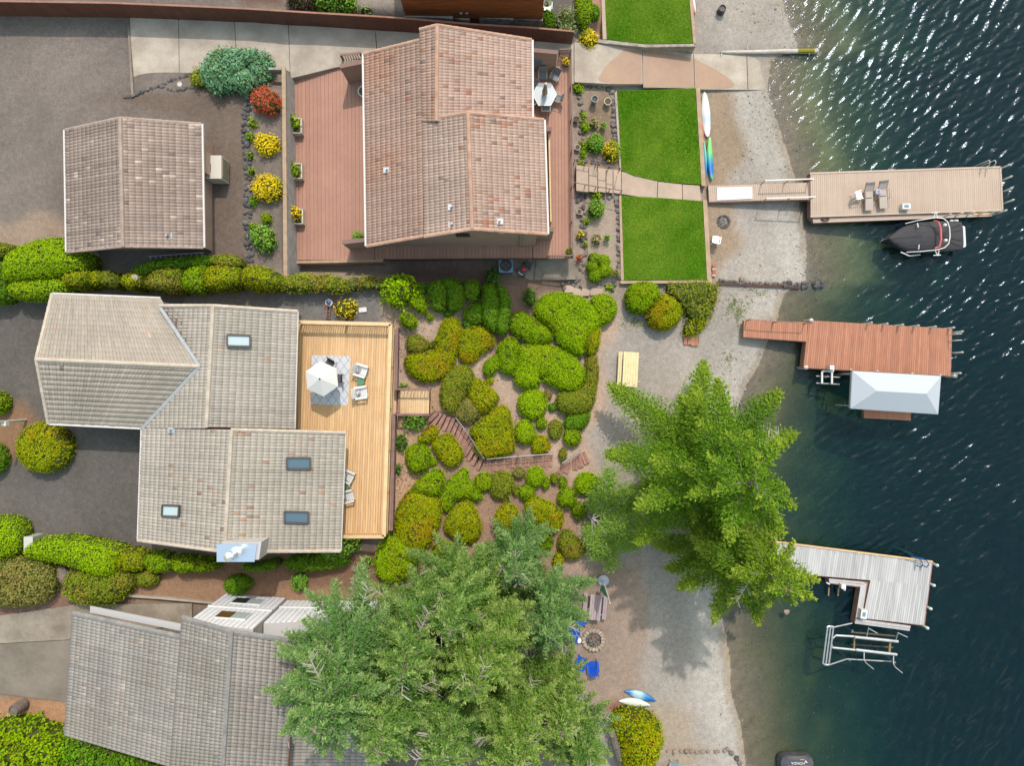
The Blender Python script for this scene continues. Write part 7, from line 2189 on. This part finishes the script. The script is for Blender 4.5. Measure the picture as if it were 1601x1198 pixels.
# stone beds and the bed by the retaining wall
shrub(ell(931, 223, 10, 11), .9, 'leafy', 'round leafy bush in the north stone bed', name='leafy_bush', leaf=.10, dens=340, loose=.07)
shrub(ell(957, 236, 10.5, 12), .9, 'gold', 'yellow leaved bush at the corner of the north stone bed by the path', name='yellow_bush', leaf=.1, dens=280, loose=.08, patch=1.0)
shrub(ell(929, 192, 7, 7), .6, 'straw', 'straw coloured tuft in the north stone bed', name='grass_tuft', cat='plant', leaf=.09, dens=230, loose=.12)
shrub(ell(933, 326, 9, 11), 1.1, 'leafy', 'round leafy bush at the top of the south stone bed', name='leafy_bush', leaf=.10, dens=340, loose=.07)
shrub(ell(933, 374, 7, 8), .6, 'straw', 'straw coloured tuft in the south stone bed', name='grass_tuft', cat='plant', leaf=.09, dens=230, loose=.12)
JU = [(321, 116), (330, 95), (345, 83), (365, 80), (386, 83), (392, 78), (398, 84), (408, 80), (413, 88), (420, 103), (413, 112), (413, 126), (398, 132), (393, 150), (380, 145), (372, 140), (355, 144), (350, 152), (340, 143), (330, 128)]
shrub(JU, 1.5, 'blue', 'spreading blue green juniper at the head of the retaining wall', name='juniper', cat='shrub', leaf=.15, dens=330, loose=.14, lump=.22, holes=.12, smooth=1)
shrub([(398, 150), (408, 140), (420, 141), (430, 150), (432, 165), (425, 174), (412, 172), (399, 166)], 1.2, 'red', 'red japanese maple beside the blue juniper', name='red_maple', cat='tree', leaf=.11, dens=330, loose=.11, lump=.14)
shrub([(402, 216), (412, 213), (420, 218), (428, 214), (432, 224), (428, 236), (421, 233), (417, 240), (409, 238), (404, 230)], .7, 'gold', 'smaller golden yellow shrub in the bed by the retaining wall', name='yellow_bush', leaf=.10, dens=340, loose=.10, lump=.2, patch=.8)
shrub([(397, 290), (408, 280), (420, 275), (434, 284), (438, 296), (432, 306), (420, 311), (404, 306)], .9, 'gold', 'larger golden yellow shrub in the bed by the retaining wall', name='yellow_bush', leaf=.10, dens=360, loose=.10, lump=.18, patch=.7)
shrub(ell(416, 341, 8, 8.5), .6, 'lime', 'small green ball in the bed by the retaining wall', leaf=.06, dens=600, holes=0)
shrub([(396, 365), (408, 357), (420, 360), (425, 372), (424, 386), (414, 392), (408, 382), (398, 378)], 1.0, 'leafy', 'loose leafy shrub at the south end of the bed by the retaining wall', name='leafy_bush', leaf=.13, dens=200, loose=.13, lump=.2, holes=.2)
shrub(ell(396, 314, 5, 7), .5, D_, 'dark green tuft below the larger golden shrub', name='leafy_plant', cat='plant', leaf=.1, dens=300, loose=.08)
shrub(ell(313, 122, 9, 11), .8, O_, 'olive grass clump left of the blue juniper', name='grass_clump', cat='plant', leaf=.12, dens=300, loose=.14)
for (x, y, rx, ry, l) in ((395, 192, 5, 6, 'yellow green plant on the rock edge level with the northern planter box'), (391.5, 213, 5, 6, 'yellow green plant on the rock edge level with the smaller golden shrub'), (392, 242, 3.5, 5, 'tiny pale plant on the rock edge below the smaller golden shrub'),
                          (393, 267, 5, 4, 'tiny yellow plant on the rock edge level with the middle planter box'), (396, 354, 4.5, 5, 'tiny yellow plant on the rock edge above the loose leafy shrub')):
    shrub(ell(x, y, rx, ry), .4, 'lime', l, name='edging_plant', cat='plant', leaf=.10, dens=260, loose=.10, group='small plants along the rock edge')
for (x, y, rx, ry, l) in ((904, 139, 7, 7, 'bright green plant at the north corner of the stone bed below the deck'), (915, 198, 6, 8, 'lime ground plant on the stones level with the straw tuft'), (913, 181, 4, 5, 'small lime plant on the stones above the straw tuft'),
                          (914, 228, 5, 6, 'lime plant on the stones beside the leafy north bush'), (912, 241, 4, 6, 'lime plant on the stones just above the path steps'), (909, 257, 5, 4, 'green plant draped over the path step edge'),
                          (932, 304, 9, 6, 'green plants spilling on the south side of the path steps'), (917, 346, 3.5, 5, 'tiny lime plant on the stones below the south leafy bush'), (916, 383, 3, 4, 'tiny lime plant on the stones level with the south straw tuft'),
                          (952, 450, 6, 4, 'yellow green plant at the stone steps below the clover bush')):
    shrub(ell(x, y, rx, ry), .35, 'lime', l, name='edging_plant', cat='plant', leaf=.10, dens=280, loose=.09, group='small plants in the stone beds')
shrub(ell(906, 403, 3.5, 3.5), .25, 'red', 'red flowers in the terracotta pot at the deck corner', name='flowers', cat='flowers', leaf=.09, dens=400, loose=.06, zg=1.75)
for (x, y, k, l) in ((456, 188, 'lime', 'bright green vine spilling from the northern planter box'), (457.5, 262, 'lime', 'yellow vine in the middle planter box'), (460, 331, 'gold', 'yellow flowering vine in the southern planter box')):
    shrub([(x - 5, y - 8), (x + 1, y - 6), (x + 9, y + 4), (x + 9, y + 12), (x + 2, y + 10), (x - 3, y)], .6, k, l, name='planter_vine', cat='plant', leaf=.12, dens=280, loose=.12, zg=3.4, group='vines in the planter boxes')
shrub(ell(560, 369, 8, 5), .5, 'leafy', 'green potted shrub by the south privacy wall on the west deck', name='potted_shrub', cat='plant', leaf=.12, dens=260, loose=.10, zg=2.95)
for x, y, z, k, l in ((885, 95, 3.28, 'gold', 'yellow plant in the dark pot north of the dining set'), (890.5, 394, 3.26, 'olive', 'yellowish plant in the dark pot at the deck corner'), (907.5, 367, 1.75, 'gold', 'yellow plants in the dark tub under the deck edge'), (963, 427, 1.5, 'olive', 'plant in the larger white pot by the clover bush'),
                      (949.5, 372, 1.5, 'leafy', 'plant in the small white pot of the south stone bed'), (944, 195, 1.5, 'leafy', 'plant in the small white pot of the north stone bed'), (855, 4, 3, 'pale', 'pale green plant in the pot by the cedar house')):
    shrub(ell(x, y, 4.5, 4.5), .2, k, l, name='potted_plant', cat='plant', leaf=.08, dens=330, loose=.05, zg=z)
# ferns and leafy things on the slope
for px, h, k, l in ((ell(648, 660, 13, 9), .7, 'leafy', 'leafy fern below the cedar landing'), (ell(627, 692, 8, 12), .4, 'fern', 'thin fern by the lower walkway above the rounded bush'), (ell(622, 734, 4, 8), .3, 'fern', 'weedy plants at the foot of the lower walkway railing'),
                    (ell(702, 489, 8, 6), .5, 'fern', 'dark fern at the foot of the two dark curling bushes'), (ell(703, 461, 6, 9), .9, 'fern', 'dark fern growing between the two dark curling bushes'), (ell(674, 540, 9, 6), .45, O_, 'sparse weedy shrub inside the hook of the J shaped bush'),
                    (ell(731, 507, 7, 5), .5, 'fern', 'dark fern between the wedge shaped bush and the heart shaped bush'), (ell(829, 464, 6, 9), .8, 'fern', 'shaded sapling on the bare soil left of the lime cloud bush'), (ell(770, 437, 6, 14), .8, 'fern', 'shaded climbing plant left of the round fan air conditioner'),
                    (ell(630, 607, 8, 4), .3, 'leafy', 'low weeds at the north side of the cedar landing'), (ell(790, 779, 4, 5), .3, O_, 'tiny weeds below the pink topped bush'), (ell(576, 878, 5, 5), .4, 'leafy', 'small fern by the stones south of the cedar deck')):
    shrub(px, h, k, l, name='fern', cat='fern', leaf=.13, dens=200, loose=.12, lump=.2, holes=.2)
shrub([(532, 476), (548, 472), (554, 480), (545, 486), (552, 492), (540, 495), (530, 488), (526, 480)], .9, 'gold', 'straggly yellow shrub beside the orange hose', name='yellow_bush', leaf=.11, dens=150, loose=.14, lump=.2, holes=.25, patch=1.2)
# top edge plants
shrub([(494, -20), (520, -22), (546, -18), (550, 2), (545, 18), (528, 24), (505, 20), (494, 8)], 1.4, 'leafy', 'bright leafy shrub behind the fence at the top edge', name='leafy_bush', cat='shrub', leaf=.13, dens=300, loose=.12)
shrub([(448, -20), (470, -22), (490, -18), (492, 6), (480, 16), (455, 14)], 1.3, 'maroon', 'maroon shrub behind the fence at the top edge', name='maroon_shrub', cat='shrub', leaf=.11, dens=320, loose=.1)
shrub(ell(574, 22, 10, 5), .5, 'pale', 'small yellow green plant behind the fence at the top edge', name='edging_plant', cat='plant', leaf=.1, dens=240, loose=.1)
shrub([(901, -30), (923, -30), (924, 36), (902, 37)], 1.0, L_, 'square clipped box hedge at the top edge by the bark bed', name='hedge', cat='hedge', leaf=.07, round_=.3, lump=.02, holes=.05)
shrub(ell(929, 18, 7, 9), .7, D_, 'dark green bush between the box hedge and the bark bed', leaf=.08)
shrub(ell(856, 34, 10, 12), 1.1, D_, 'dark rounded bush in the shade by the cedar house', leaf=.08)
shrub(ell(885, 36, 13, 15), .9, 'pale', 'pale variegated grass clump behind the end of the fence', name='grass_clump', cat='plant', leaf=.16, dens=170, loose=.2, wide=.25)
shrub(ell(921, 61, 11, 11), .9, 'gold', 'yellow green shrub at the end of the fence beside the ramp', name='yellow_bush', leaf=.11, dens=280, loose=.1, patch=1.6)
# palm like tuft
t = thing('yucca', 'spiky yellow green yucca near the wooden barrel', 'plant', G(66, 1117))
for i in range(26):
    a = R.uniform(0, 6.28); e_l = R.uniform(.25, .95); l = R.uniform(.3, .5)
    d = Vector((math.cos(a) * math.cos(e_l), math.sin(a) * math.cos(e_l), math.sin(e_l))) * l; s = Vector((-math.sin(a), math.cos(a), 0)) * .03
    q = MB(); q.cur = (.26, .32, .05)
    q.add([s, d * .6 + s * .8, d, d * .6 - s * .8, -s], [(0, 1, 2, 3, 4)]); q.build('leaf', M['leaf'], t)
# scattered weeds on the beach
rr = np.random.default_rng(5)
pts = []
for cx, cy, sx_, sy_, n in ((1150, 478, 22, 14, 260), (1155, 490, 8, 18, 160), (1188, 455, 24, 8, 120), (1000, 505, 18, 8, 240), (985, 500, 10, 14, 120), (1140, 560, 6, 14, 80)):
    for _ in range(n // 3):
        x, y = rr.normal(cx, sx_ * .6), rr.normal(cy, sy_ * .6); g_ = G(x, y)
        for k in range(3): pts.append((g_.x + rr.normal(0, .06), g_.y + rr.normal(0, .06), g_.z + .03))
pts = np.array(pts)
v, f = leafquads(pts, np.tile((0, 0, 1.), (len(pts), 1)), .09, .05, rr, .5)
c = np.array((.16, .21, .05)) * rr.uniform(.6, 1.3, (len(pts), 1))
o = npmesh('weeds', v, f, M['leaf'], cols=np.repeat(c, 4, 0)); tag(o, 'thin weeds growing through the beach gravel', 'weeds', kind='stuff')

# loose stones on the beach and in the shallows, litter on the slope
def scatter_stones(n, seed):
    r = np.random.default_rng(seed)
    y = r.uniform(-28, 27, n); x = np.interp(y, shy, shx) + np.where(r.random(n) < .45, -r.exponential(2.2, n), r.exponential(3.6, n))
    px_ = 800.5 + x * F / H; py_ = 599 - y * F / H
    k = (px_ > 1112) & ~((py_ > 75) & (py_ < 145) & (px_ < 1225)); x, y = x[k], y[k]; n = len(x)
    s = r.uniform(.018, .042, n) * (1 + (r.random(n) < .06) * 1.3); z = terr(x, y)
    oc = np.array([(1, 0, 0), (0, 1, 0), (-1, 0, 0), (0, -1, 0), (0, 0, .7), (0, 0, -.6)]) 
    a = r.uniform(0, 6.28, n); ca, sa = np.cos(a), np.sin(a)
    o = oc[None] * r.uniform(.7, 1.2, (n, 6, 1))
    v = np.stack([o[..., 0] * ca[:, None] - o[..., 1] * sa[:, None], o[..., 0] * sa[:, None] + o[..., 1] * ca[:, None], o[..., 2]], -1) * s[:, None, None]
    v += np.stack([x, y, z + s * .2], 1)[:, None]
    f = np.array([(0, 1, 4), (1, 2, 4), (2, 3, 4), (3, 0, 4), (1, 0, 5), (2, 1, 5), (3, 2, 5), (0, 3, 5)])
    pal = np.array([A(206, 198, 188), A(160, 150, 142), A(164, 154, 146), A(190, 168, 146), A(200, 180, 90)])
    w = np.where(x > np.interp(y, shy, shx), 1, 0)
    c = pal[np.where(w & (r.random(n) < .3), 4, r.integers(0, 4, n))] * np.where(w, .8, 1.0)[:, None]
    ob = npmesh('pebbles', v.reshape(-1, 3), (np.arange(n)[:, None, None] * 6 + f[None]).reshape(-1, 3), M['pebble'], cols=np.repeat(c, 6, 0))
    tag(ob, 'loose pebbles along the waterline and in the shallows', 'pebbles', kind='stuff')
M['pebble'] = mat('pebble', (0, 0, 0), attr=True, rough=.9)
scatter_stones(9000, 61)
r = np.random.default_rng(62)
n = 15000
lx, ly = r.uniform(600, 945, n), r.uniform(455, 910, n)
k = inpoly(lx, ly, [(612, 480), (700, 440), (800, 450), (935, 480), (935, 620), (905, 700), (930, 745), (900, 880), (700, 930), (600, 900)]); lx, ly = lx[k], ly[k]
k = snoise(lx, ly, 63, .05) + .5 * snoise(lx, ly, 64, .14) + r.normal(0, .5, len(lx)) > .1; lx, ly = lx[k], ly[k]
zz = np.interp(lx, [590, 650, 700, 800, 880, 940], [4.5, 4.3, 3.5, 2.1, 1.2, .85])
wx, wy = (lx - 800.5) * (H - zz) / F, -(ly - 599) * (H - zz) / F
p3 = np.stack([wx, wy, terr(wx, wy) + .03], 1)
v, f = leafquads(p3, np.tile((0, 0, 1.), (len(p3), 1)), r.uniform(.05, .13, len(p3)), .045, r, .35)
pal = np.array([A(196, 168, 140), A(160, 120, 92), A(120, 88, 70), A(206, 184, 160), A(150, 140, 60)])
ob = npmesh('leaf_litter', v, f, M['leaf'], cols=np.repeat(pal[r.integers(0, 5, len(p3))], 4, 0)); tag(ob, 'dry leaf litter and bark on the garden slope', 'leaf litter', kind='stuff')

# ---------------------------------------------------------------- rocks
RB = thing('rock_edge', 'long edge of dark rocks along the bed by the retaining wall', 'rock edge', G(388, 290))
stone_line(RB, [(391, 150), (386, 175), (384, 215), (388, 260), (389, 300), (387, 345), (390, 385), (392, 412), (394, 440)], .36, M['rock_dark'], rows=2, width=13, step=8)
RB = thing('rock_edge', 'curved edge of small dark rocks from the driveway corner to the juniper', 'rock edge', G(250, 137))
stone_line(RB, [(192, 152), (207, 151), (225, 142), (252, 133), (272, 124), (300, 116)], .26, M['rock_dark'], rows=1, step=5)
stone_line(RB, [(252, 135), (270, 142), (300, 137), (332, 133)], .24, M['rock_dark'], rows=1, step=5)
RB = thing('rock_edge', 'low wall of dark rocks around the north stone bed', 'rock edge', G(960, 190))
stone_line(RB, [(897, 130), (915, 133), (945, 133), (955, 142), (960, 165), (961, 215), (965, 245)], .36, M['rock'], rows=2, width=7, step=7)
stone_line(RB, [(966, 250), (940, 256), (915, 251), (898, 249)], .34, M['rock_dark'], rows=1, step=6)
stone_line(RB, [(899, 132), (908, 155), (910, 180), (909, 215), (911, 245)], .32, M['rock'], rows=2, width=9, step=9)
RB = thing('rock_edge', 'low wall of grey rocks around the south stone bed', 'rock edge', G(966, 370))
stone_line(RB, [(963, 308), (966, 340), (967, 380), (967, 420), (967, 440)], .38, M['rock'], rows=1, step=8)
stone_line(RB, [(904, 304), (930, 308), (960, 307)], .36, M['rock'], rows=2, width=7, step=8)
stone_line(RB, [(904, 306), (911, 330), (913, 370), (912, 405), (908, 430)], .34, M['rock'], rows=2, width=9, step=9)
stone_line(RB, [(903, 436), (920, 434), (945, 446), (966, 444)], .36, M['rock'], rows=1, step=7)
RB = thing('stone_steps', 'rough stone edged steps below the clover bush', 'steps', G(920, 455))
for l in ([(880, 440), (884, 460)], [(898, 444), (892, 462)], [(908, 443), (905, 458)], [(925, 448), (918, 462)], [(884, 442), (905, 438)], [(950, 449), (962, 458)]):
    stone_line(RB, l, .34, M['rock'], rows=1, step=6)
for px, r_ in (((889, 452), 8), ((900, 456), 8), ((913, 457), 9), ((930, 456), 9), ((945, 456), 8)):
    pl_ = [G(px[0] + a, px[1] + b_, .1) for a, b_ in ((-r_, -4), (0, -6), (r_, -3), (r_ - 1, 6), (-r_ + 2, 6))]
    q = MB(); q.prism(pl_, min(p.z for p in pl_) - .3, max(p.z for p in pl_)); q.build('flat_stone', M['path_concrete'], RB, RB.location)
RB = thing('rock_groyne', 'line of dark rocks running from the sea wall into the lake', 'rocks', G(1200, 443))
stone_line(RB, [(1122, 439), (1150, 441), (1180, 443), (1215, 444), (1250, 446)], .30, M['rock'], rows=1, step=5)
stone_line(RB, [(1222, 445), (1250, 445), (1266, 446), (1290, 444)], .42, M['rock_dark'], rows=2, width=8, step=8)
q = MB(); q.bar(G(1120, 443, .05), G(1250, 450, .05), .18, .16); q.build('timber', M['dark_wood'], RB, RB.location)
RB = thing('rock_groyne', 'row of upright brown rocks at the bottom of the beach', 'rocks', G(1090, 1175))
stone_line(RB, [(1042, 1176), (1060, 1174), (1090, 1176), (1120, 1176), (1135, 1174)], .38, M['rock_brown'], rows=1, step=7)
stone_line(RB, [(1136, 1170), (1148, 1182), (1158, 1196)], .45, M['rock'], rows=1, step=8)
for px, s, l in (((1160, 437), .5, 'tan boulder on the beach above the rock groyne'), ((96, 898), 1.5, 'pale boulder in the gap between the two shaggy shrubs'), ((84, 918), .7, 'dark boulder between the two shaggy shrubs'), ((1224, 952), .5, 'dark rock standing out of the shallows near the grey dock'),
                 ((112, 938), .5, 'dark stone at the foot of the big shaggy olive shrub')):
    p = G(*px); p.z = max(p.z, -.1)
    o = stone_at(p + Vector((0, 0, .1)), s, M['rock_brown'] if 'tan' in l or 'pale' in l else M['rock_dark'], None, 'boulder'); tag(o, l, 'boulder')
RB = thing('rock_edge', 'short line of mossy rocks beside the bark strip by the fir', 'rock edge', G(553, 915))
stone_line(RB, [(555, 884), (556, 900), (553, 918), (549, 938)], .5, M['rock_brown'], rows=2, width=7, step=9)
# ---------------------------------------------------------------- trees
def conifer(label, apex, h, rad_, kind, nl, dens=85, seed=1, leaf=(.20, .085), up=.10, droop=.035, bare=.12, base_t=.10, power=.8, name='fir_tree', group=None, wide=.62, cols=None, vmin=.5, point=0, az0=0.0):
    """apex: pixel of the tree top; the trunk stands where that top is over the ground"""
    r = np.random.default_rng(seed)
    z = 2.0
    for _ in range(20):
        p = P(*apex, z + h); z = .5 * z + .5 * tz(p.x, p.y)
    bx, by = p.x, p.y
    t = thing(name, label, 'tree', (bx, by, z), 0, group)
    q = MB(); q.tube([(0, 0, -.3), (.05, 0, h * .3), (0, .06, h * .65), (0, 0, h)], [h * .024, h * .019, h * .011, .03], 9); q.build('trunk', M['bark'], t)
    LV, LF, LC = [], [], []
    lb = MB(); gb = MB()
    off = 0
    a, b2, c3 = cols
    for i in range(nl):
        f = base_t + (1 - base_t) * ((i + .5) / nl) ** .9
        L_ = rad_ * ((1 - f) ** power) * r.uniform(vmin, 1.22) + .35
        az = az0 + i * 2.39996 + r.normal(0, .35)
        d = np.array((math.cos(az), math.sin(az))); s = np.array((-d[1], d[0]))
        z0 = f * h
        bend = r.normal(0, .12)
        def at(u, w=0.0):
            x = d[0] * u + s[0] * (w + bend * u * u / max(L_, .5)); y = d[1] * u + s[1] * (w + bend * u * u / max(L_, .5))
            return x, y, z0 + up * u * 2.2 - droop * u * u - np.abs(w) * .22
        isb = r.random() < bare
        pts = [tuple(float(k) for k in at(u)) for u in np.linspace(0, L_ * (.97 if isb else .85), 5)]
        (lb if isb else gb).tube(pts, [.07, .055, .045, .03, .012], 4, cap=False)
        wm = wide * (.35 + .3 * L_)
        n = int(dens * L_ * wm * (.45 if isb else 1.0))
        u = L_ * (1 - (1 - r.random(n)) ** 1.0 * .88)
        tt = u / L_
        env = np.clip(wm * np.sin(np.pi * np.clip(tt * .82 + .14, 0, 1)) ** .8, .05, None) if not point else np.clip(wm * 1.5 * (.25 + np.clip(tt, 0, .3) * 2) * (1 - tt) ** .6, .05, None)
        w = env * np.clip(r.normal(0, .5, n), -1.15, 1.15)
        # side shoots: gather the leaves along twigs
        tw = .34
        u = np.where(r.random(n) < .6, (np.floor(u / tw) + .5) * tw + r.normal(0, .07, n) + np.abs(w) * .55, u)
        x, y, zz = at(u, w)
        zz = zz + r.normal(0, .07, n) - .05 * tt
        if isb:
            k = (np.abs(w) > .2) | (tt < .3); x, y, zz, w, u = x[k], y[k], zz[k], w[k], u[k]; n = len(x)
        p_ = np.stack([x, y, zz], 1)
        dr = np.stack([d[0] * .75 + s[0] * np.sign(w) * .8, d[1] * .75 + s[1] * np.sign(w) * .8, np.full(n, -.15)], 1) + r.normal(0, .3, (n, 3))
        v, fc_ = leafquads(p_, np.tile((0, 0, 1.), (n, 1)), leaf[0] * r.uniform(.6, 1.35, n), leaf[1] * r.uniform(.7, 1.3, n), r, .55, dr)
        LV.append(v); LF.append(fc_ + off); off += len(v)
        tone = r.normal(0, .24)
        tip = np.clip((u / L_ - .72) * 3.2, 0, 1)
        g = np.clip(.42 + tone + r.normal(0, .22, n), 0, 1)[:, None]
        cc = np.array(a) * (1 - g) + np.array(b2) * g
        tp_ = (tip * (.35 + .5 * r.random(n)))[:, None]
        cc = cc * (1 - tp_) + np.array(c3) * tp_
        LC.append(np.repeat(cc * r.uniform(.75, 1.25, (n, 1)), 4, 0))
        if isb:   # dead grey twigs
            for k in range(int(L_ * 7)):
                uu = r.uniform(.35, .98) * L_; sg = 1 if r.random() < .5 else -1; l = r.uniform(.15, .5)
                a0 = np.array(at(uu)); a1 = np.array(at(uu + l * .7, sg * l))
                lb.bar(a0 + (0, 0, .08), a1 + (0, 0, .14), .022, .022)
    npmesh('crown', np.concatenate(LV), np.concatenate(LF), M['needle'], t, cols=np.concatenate(LC))
    if lb.v: lb.build('bare_limbs', M['limb'], t)['kind'] = 'stuff'
    gb.build('limbs', M['bark'], t)
    return t
FIR = ((.075, .17, .026), (.155, .275, .05), (.28, .34, .11))
FIRB = ((.07, .165, .036), (.145, .27, .07), (.26, .34, .13))
FIRY = ((.085, .175, .022), (.175, .29, .042), (.29, .34, .10))
conifer('bushy bright green conifer leaning over the beach, upper of the pair', (1184, 758), 16.5, 7.4, 'x', 54, 620, 3, (.16, .085), bare=.07, cols=((.065, .15, .008), (.14, .245, .014), (.26, .33, .03)), power=.6, up=.16, droop=.045, group='pair of conifers on the beach', base_t=.08, wide=.62, vmin=.42, point=1, az0=3.0)
conifer('bushy yellow green conifer reaching over the grey dock, lower of the pair', (1236, 926), 15, 5.4, 'x', 44, 620, 4, (.16, .085), bare=.09, cols=((.085, .165, .01), (.17, .26, .016), (.29, .33, .04)), power=.62, up=.14, droop=.05, group='pair of conifers on the beach', base_t=.08, wide=.62, vmin=.42, point=1, az0=3.0)
FG_ = 'tall firs at the bottom of the picture'
TR = [((680, 1205), 16, 4.8, FIR, 84, .36, 'fir filling the bottom edge between the spiky fir and the yellow green one'), ((806, 902), 9.5, 2.6, FIRB, 60, .12, 'blue green fir tip nearest the clipped bushes'), ((704, 990), 13, 3.6, FIR, 84, .2, 'fir behind the blue green tip, left of the mauve picnic table'),
      ((864, 1002), 12, 3.4, FIRB, 76, .15, 'fir whose branches hide the blue chairs by the fire ring'), ((625, 1065), 15, 3.9, FIR, 80, .2, 'fir overhanging the white slat trellis of the grey house'),
      ((740, 1085), 16, 4.6, FIRY, 96, .3, 'yellowish fir in the middle of the fir group'),
      ((880, 1150), 13, 3.0, FIRY, 74, .42, 'fir directly left of the two bottom kayaks'), ((490, 1145), 17, 6.5, FIRB, 100, .40, 'westernmost fir reaching across the grey roof'), ((590, 1180), 17, 4.4, FIR, 84, .4, 'fir with grey spikes at the bottom edge beside the westernmost fir'), ((800, 1215), 16, 4.8, FIRY, 96, .3, 'yellow green fir at the bottom edge left of the arborvitae'),
      ((915, 1230), 13, 3.2, FIR, 70, .35, 'fir at the bottom edge touching the bare cut trunk')]
for i, (ap, h, rd, cl, nl, bt, l) in enumerate(TR):
    conifer(l, ap, h, rd, 'x', int(nl * 1.5), 560, 20 + i, (.15, .05), bare=.05, point=1, vmin=.42, cols=cl, group=FG_, base_t=bt, power=.72, up=.12, droop=.04, wide=.5)
# pale small tree with bare white branches
t0 = G(918, 806); PT = thing('grey_green_tree', 'small loose tree with bare white branches between the bushes and the beach conifers', 'tree', t0)
r = np.random.default_rng(9)
q = MB(); q.tube([(0, 0, 0), (.15, .0, 1.2), (.3, .05, 2.2)], [.12, .1, .07], 7); q.build('trunk', M['limb'], PT)
br = MB(); LV, LF, LC, off = [], [], [], 0
for i in range(40):
    az = r.uniform(-1.7, 1.5); l = r.uniform(1.4, 4.0) * (1.0 if abs(az) < 1.3 else .7); e0 = r.uniform(.05, .7)
    d = np.array((math.cos(az), math.sin(az), 0)); s = np.array((-d[1], d[0], 0)); st_ = np.array((.2, .05, r.uniform(.9, 2.2)))
    def at(u): return st_ + d * u + np.array((0, 0, 1)) * (e0 * u - .10 * u * u) + s * (.12 * math.sin(u * 1.7 + i))
    br.tube([tuple(at(u)) for u in np.linspace(0, l * .85, 6)], [.05, .042, .034, .026, .02, .01], 4, cap=False)
    n = int(l * 430)
    u = l * (.25 + .75 * r.random(n)); w = r.normal(0, .30, n)
    p_ = np.stack([at(k) for k in u]) + s * w[:, None] + r.normal(0, .10, (n, 3)) - np.array((0, 0, .10))
    v, fc_ = leafquads(p_, np.tile((0, 0, 1.), (n, 1)), .12 * r.uniform(.7, 1.3, n), .075, r, .7)
    LV.append(v); LF.append(fc_ + off); off += len(v)
    g = np.clip(r.normal(.5, .3, (n, 1)), 0, 1); LC.append(np.repeat(np.array((.14, .26, .03)) * (1 - g) + np.array((.27, .40, .07)) * g, 4, 0))
npmesh('crown', np.concatenate(LV), np.concatenate(LF), M['leaf'], PT, cols=np.concatenate(LC)); br.build('limbs', M['limb'], PT)
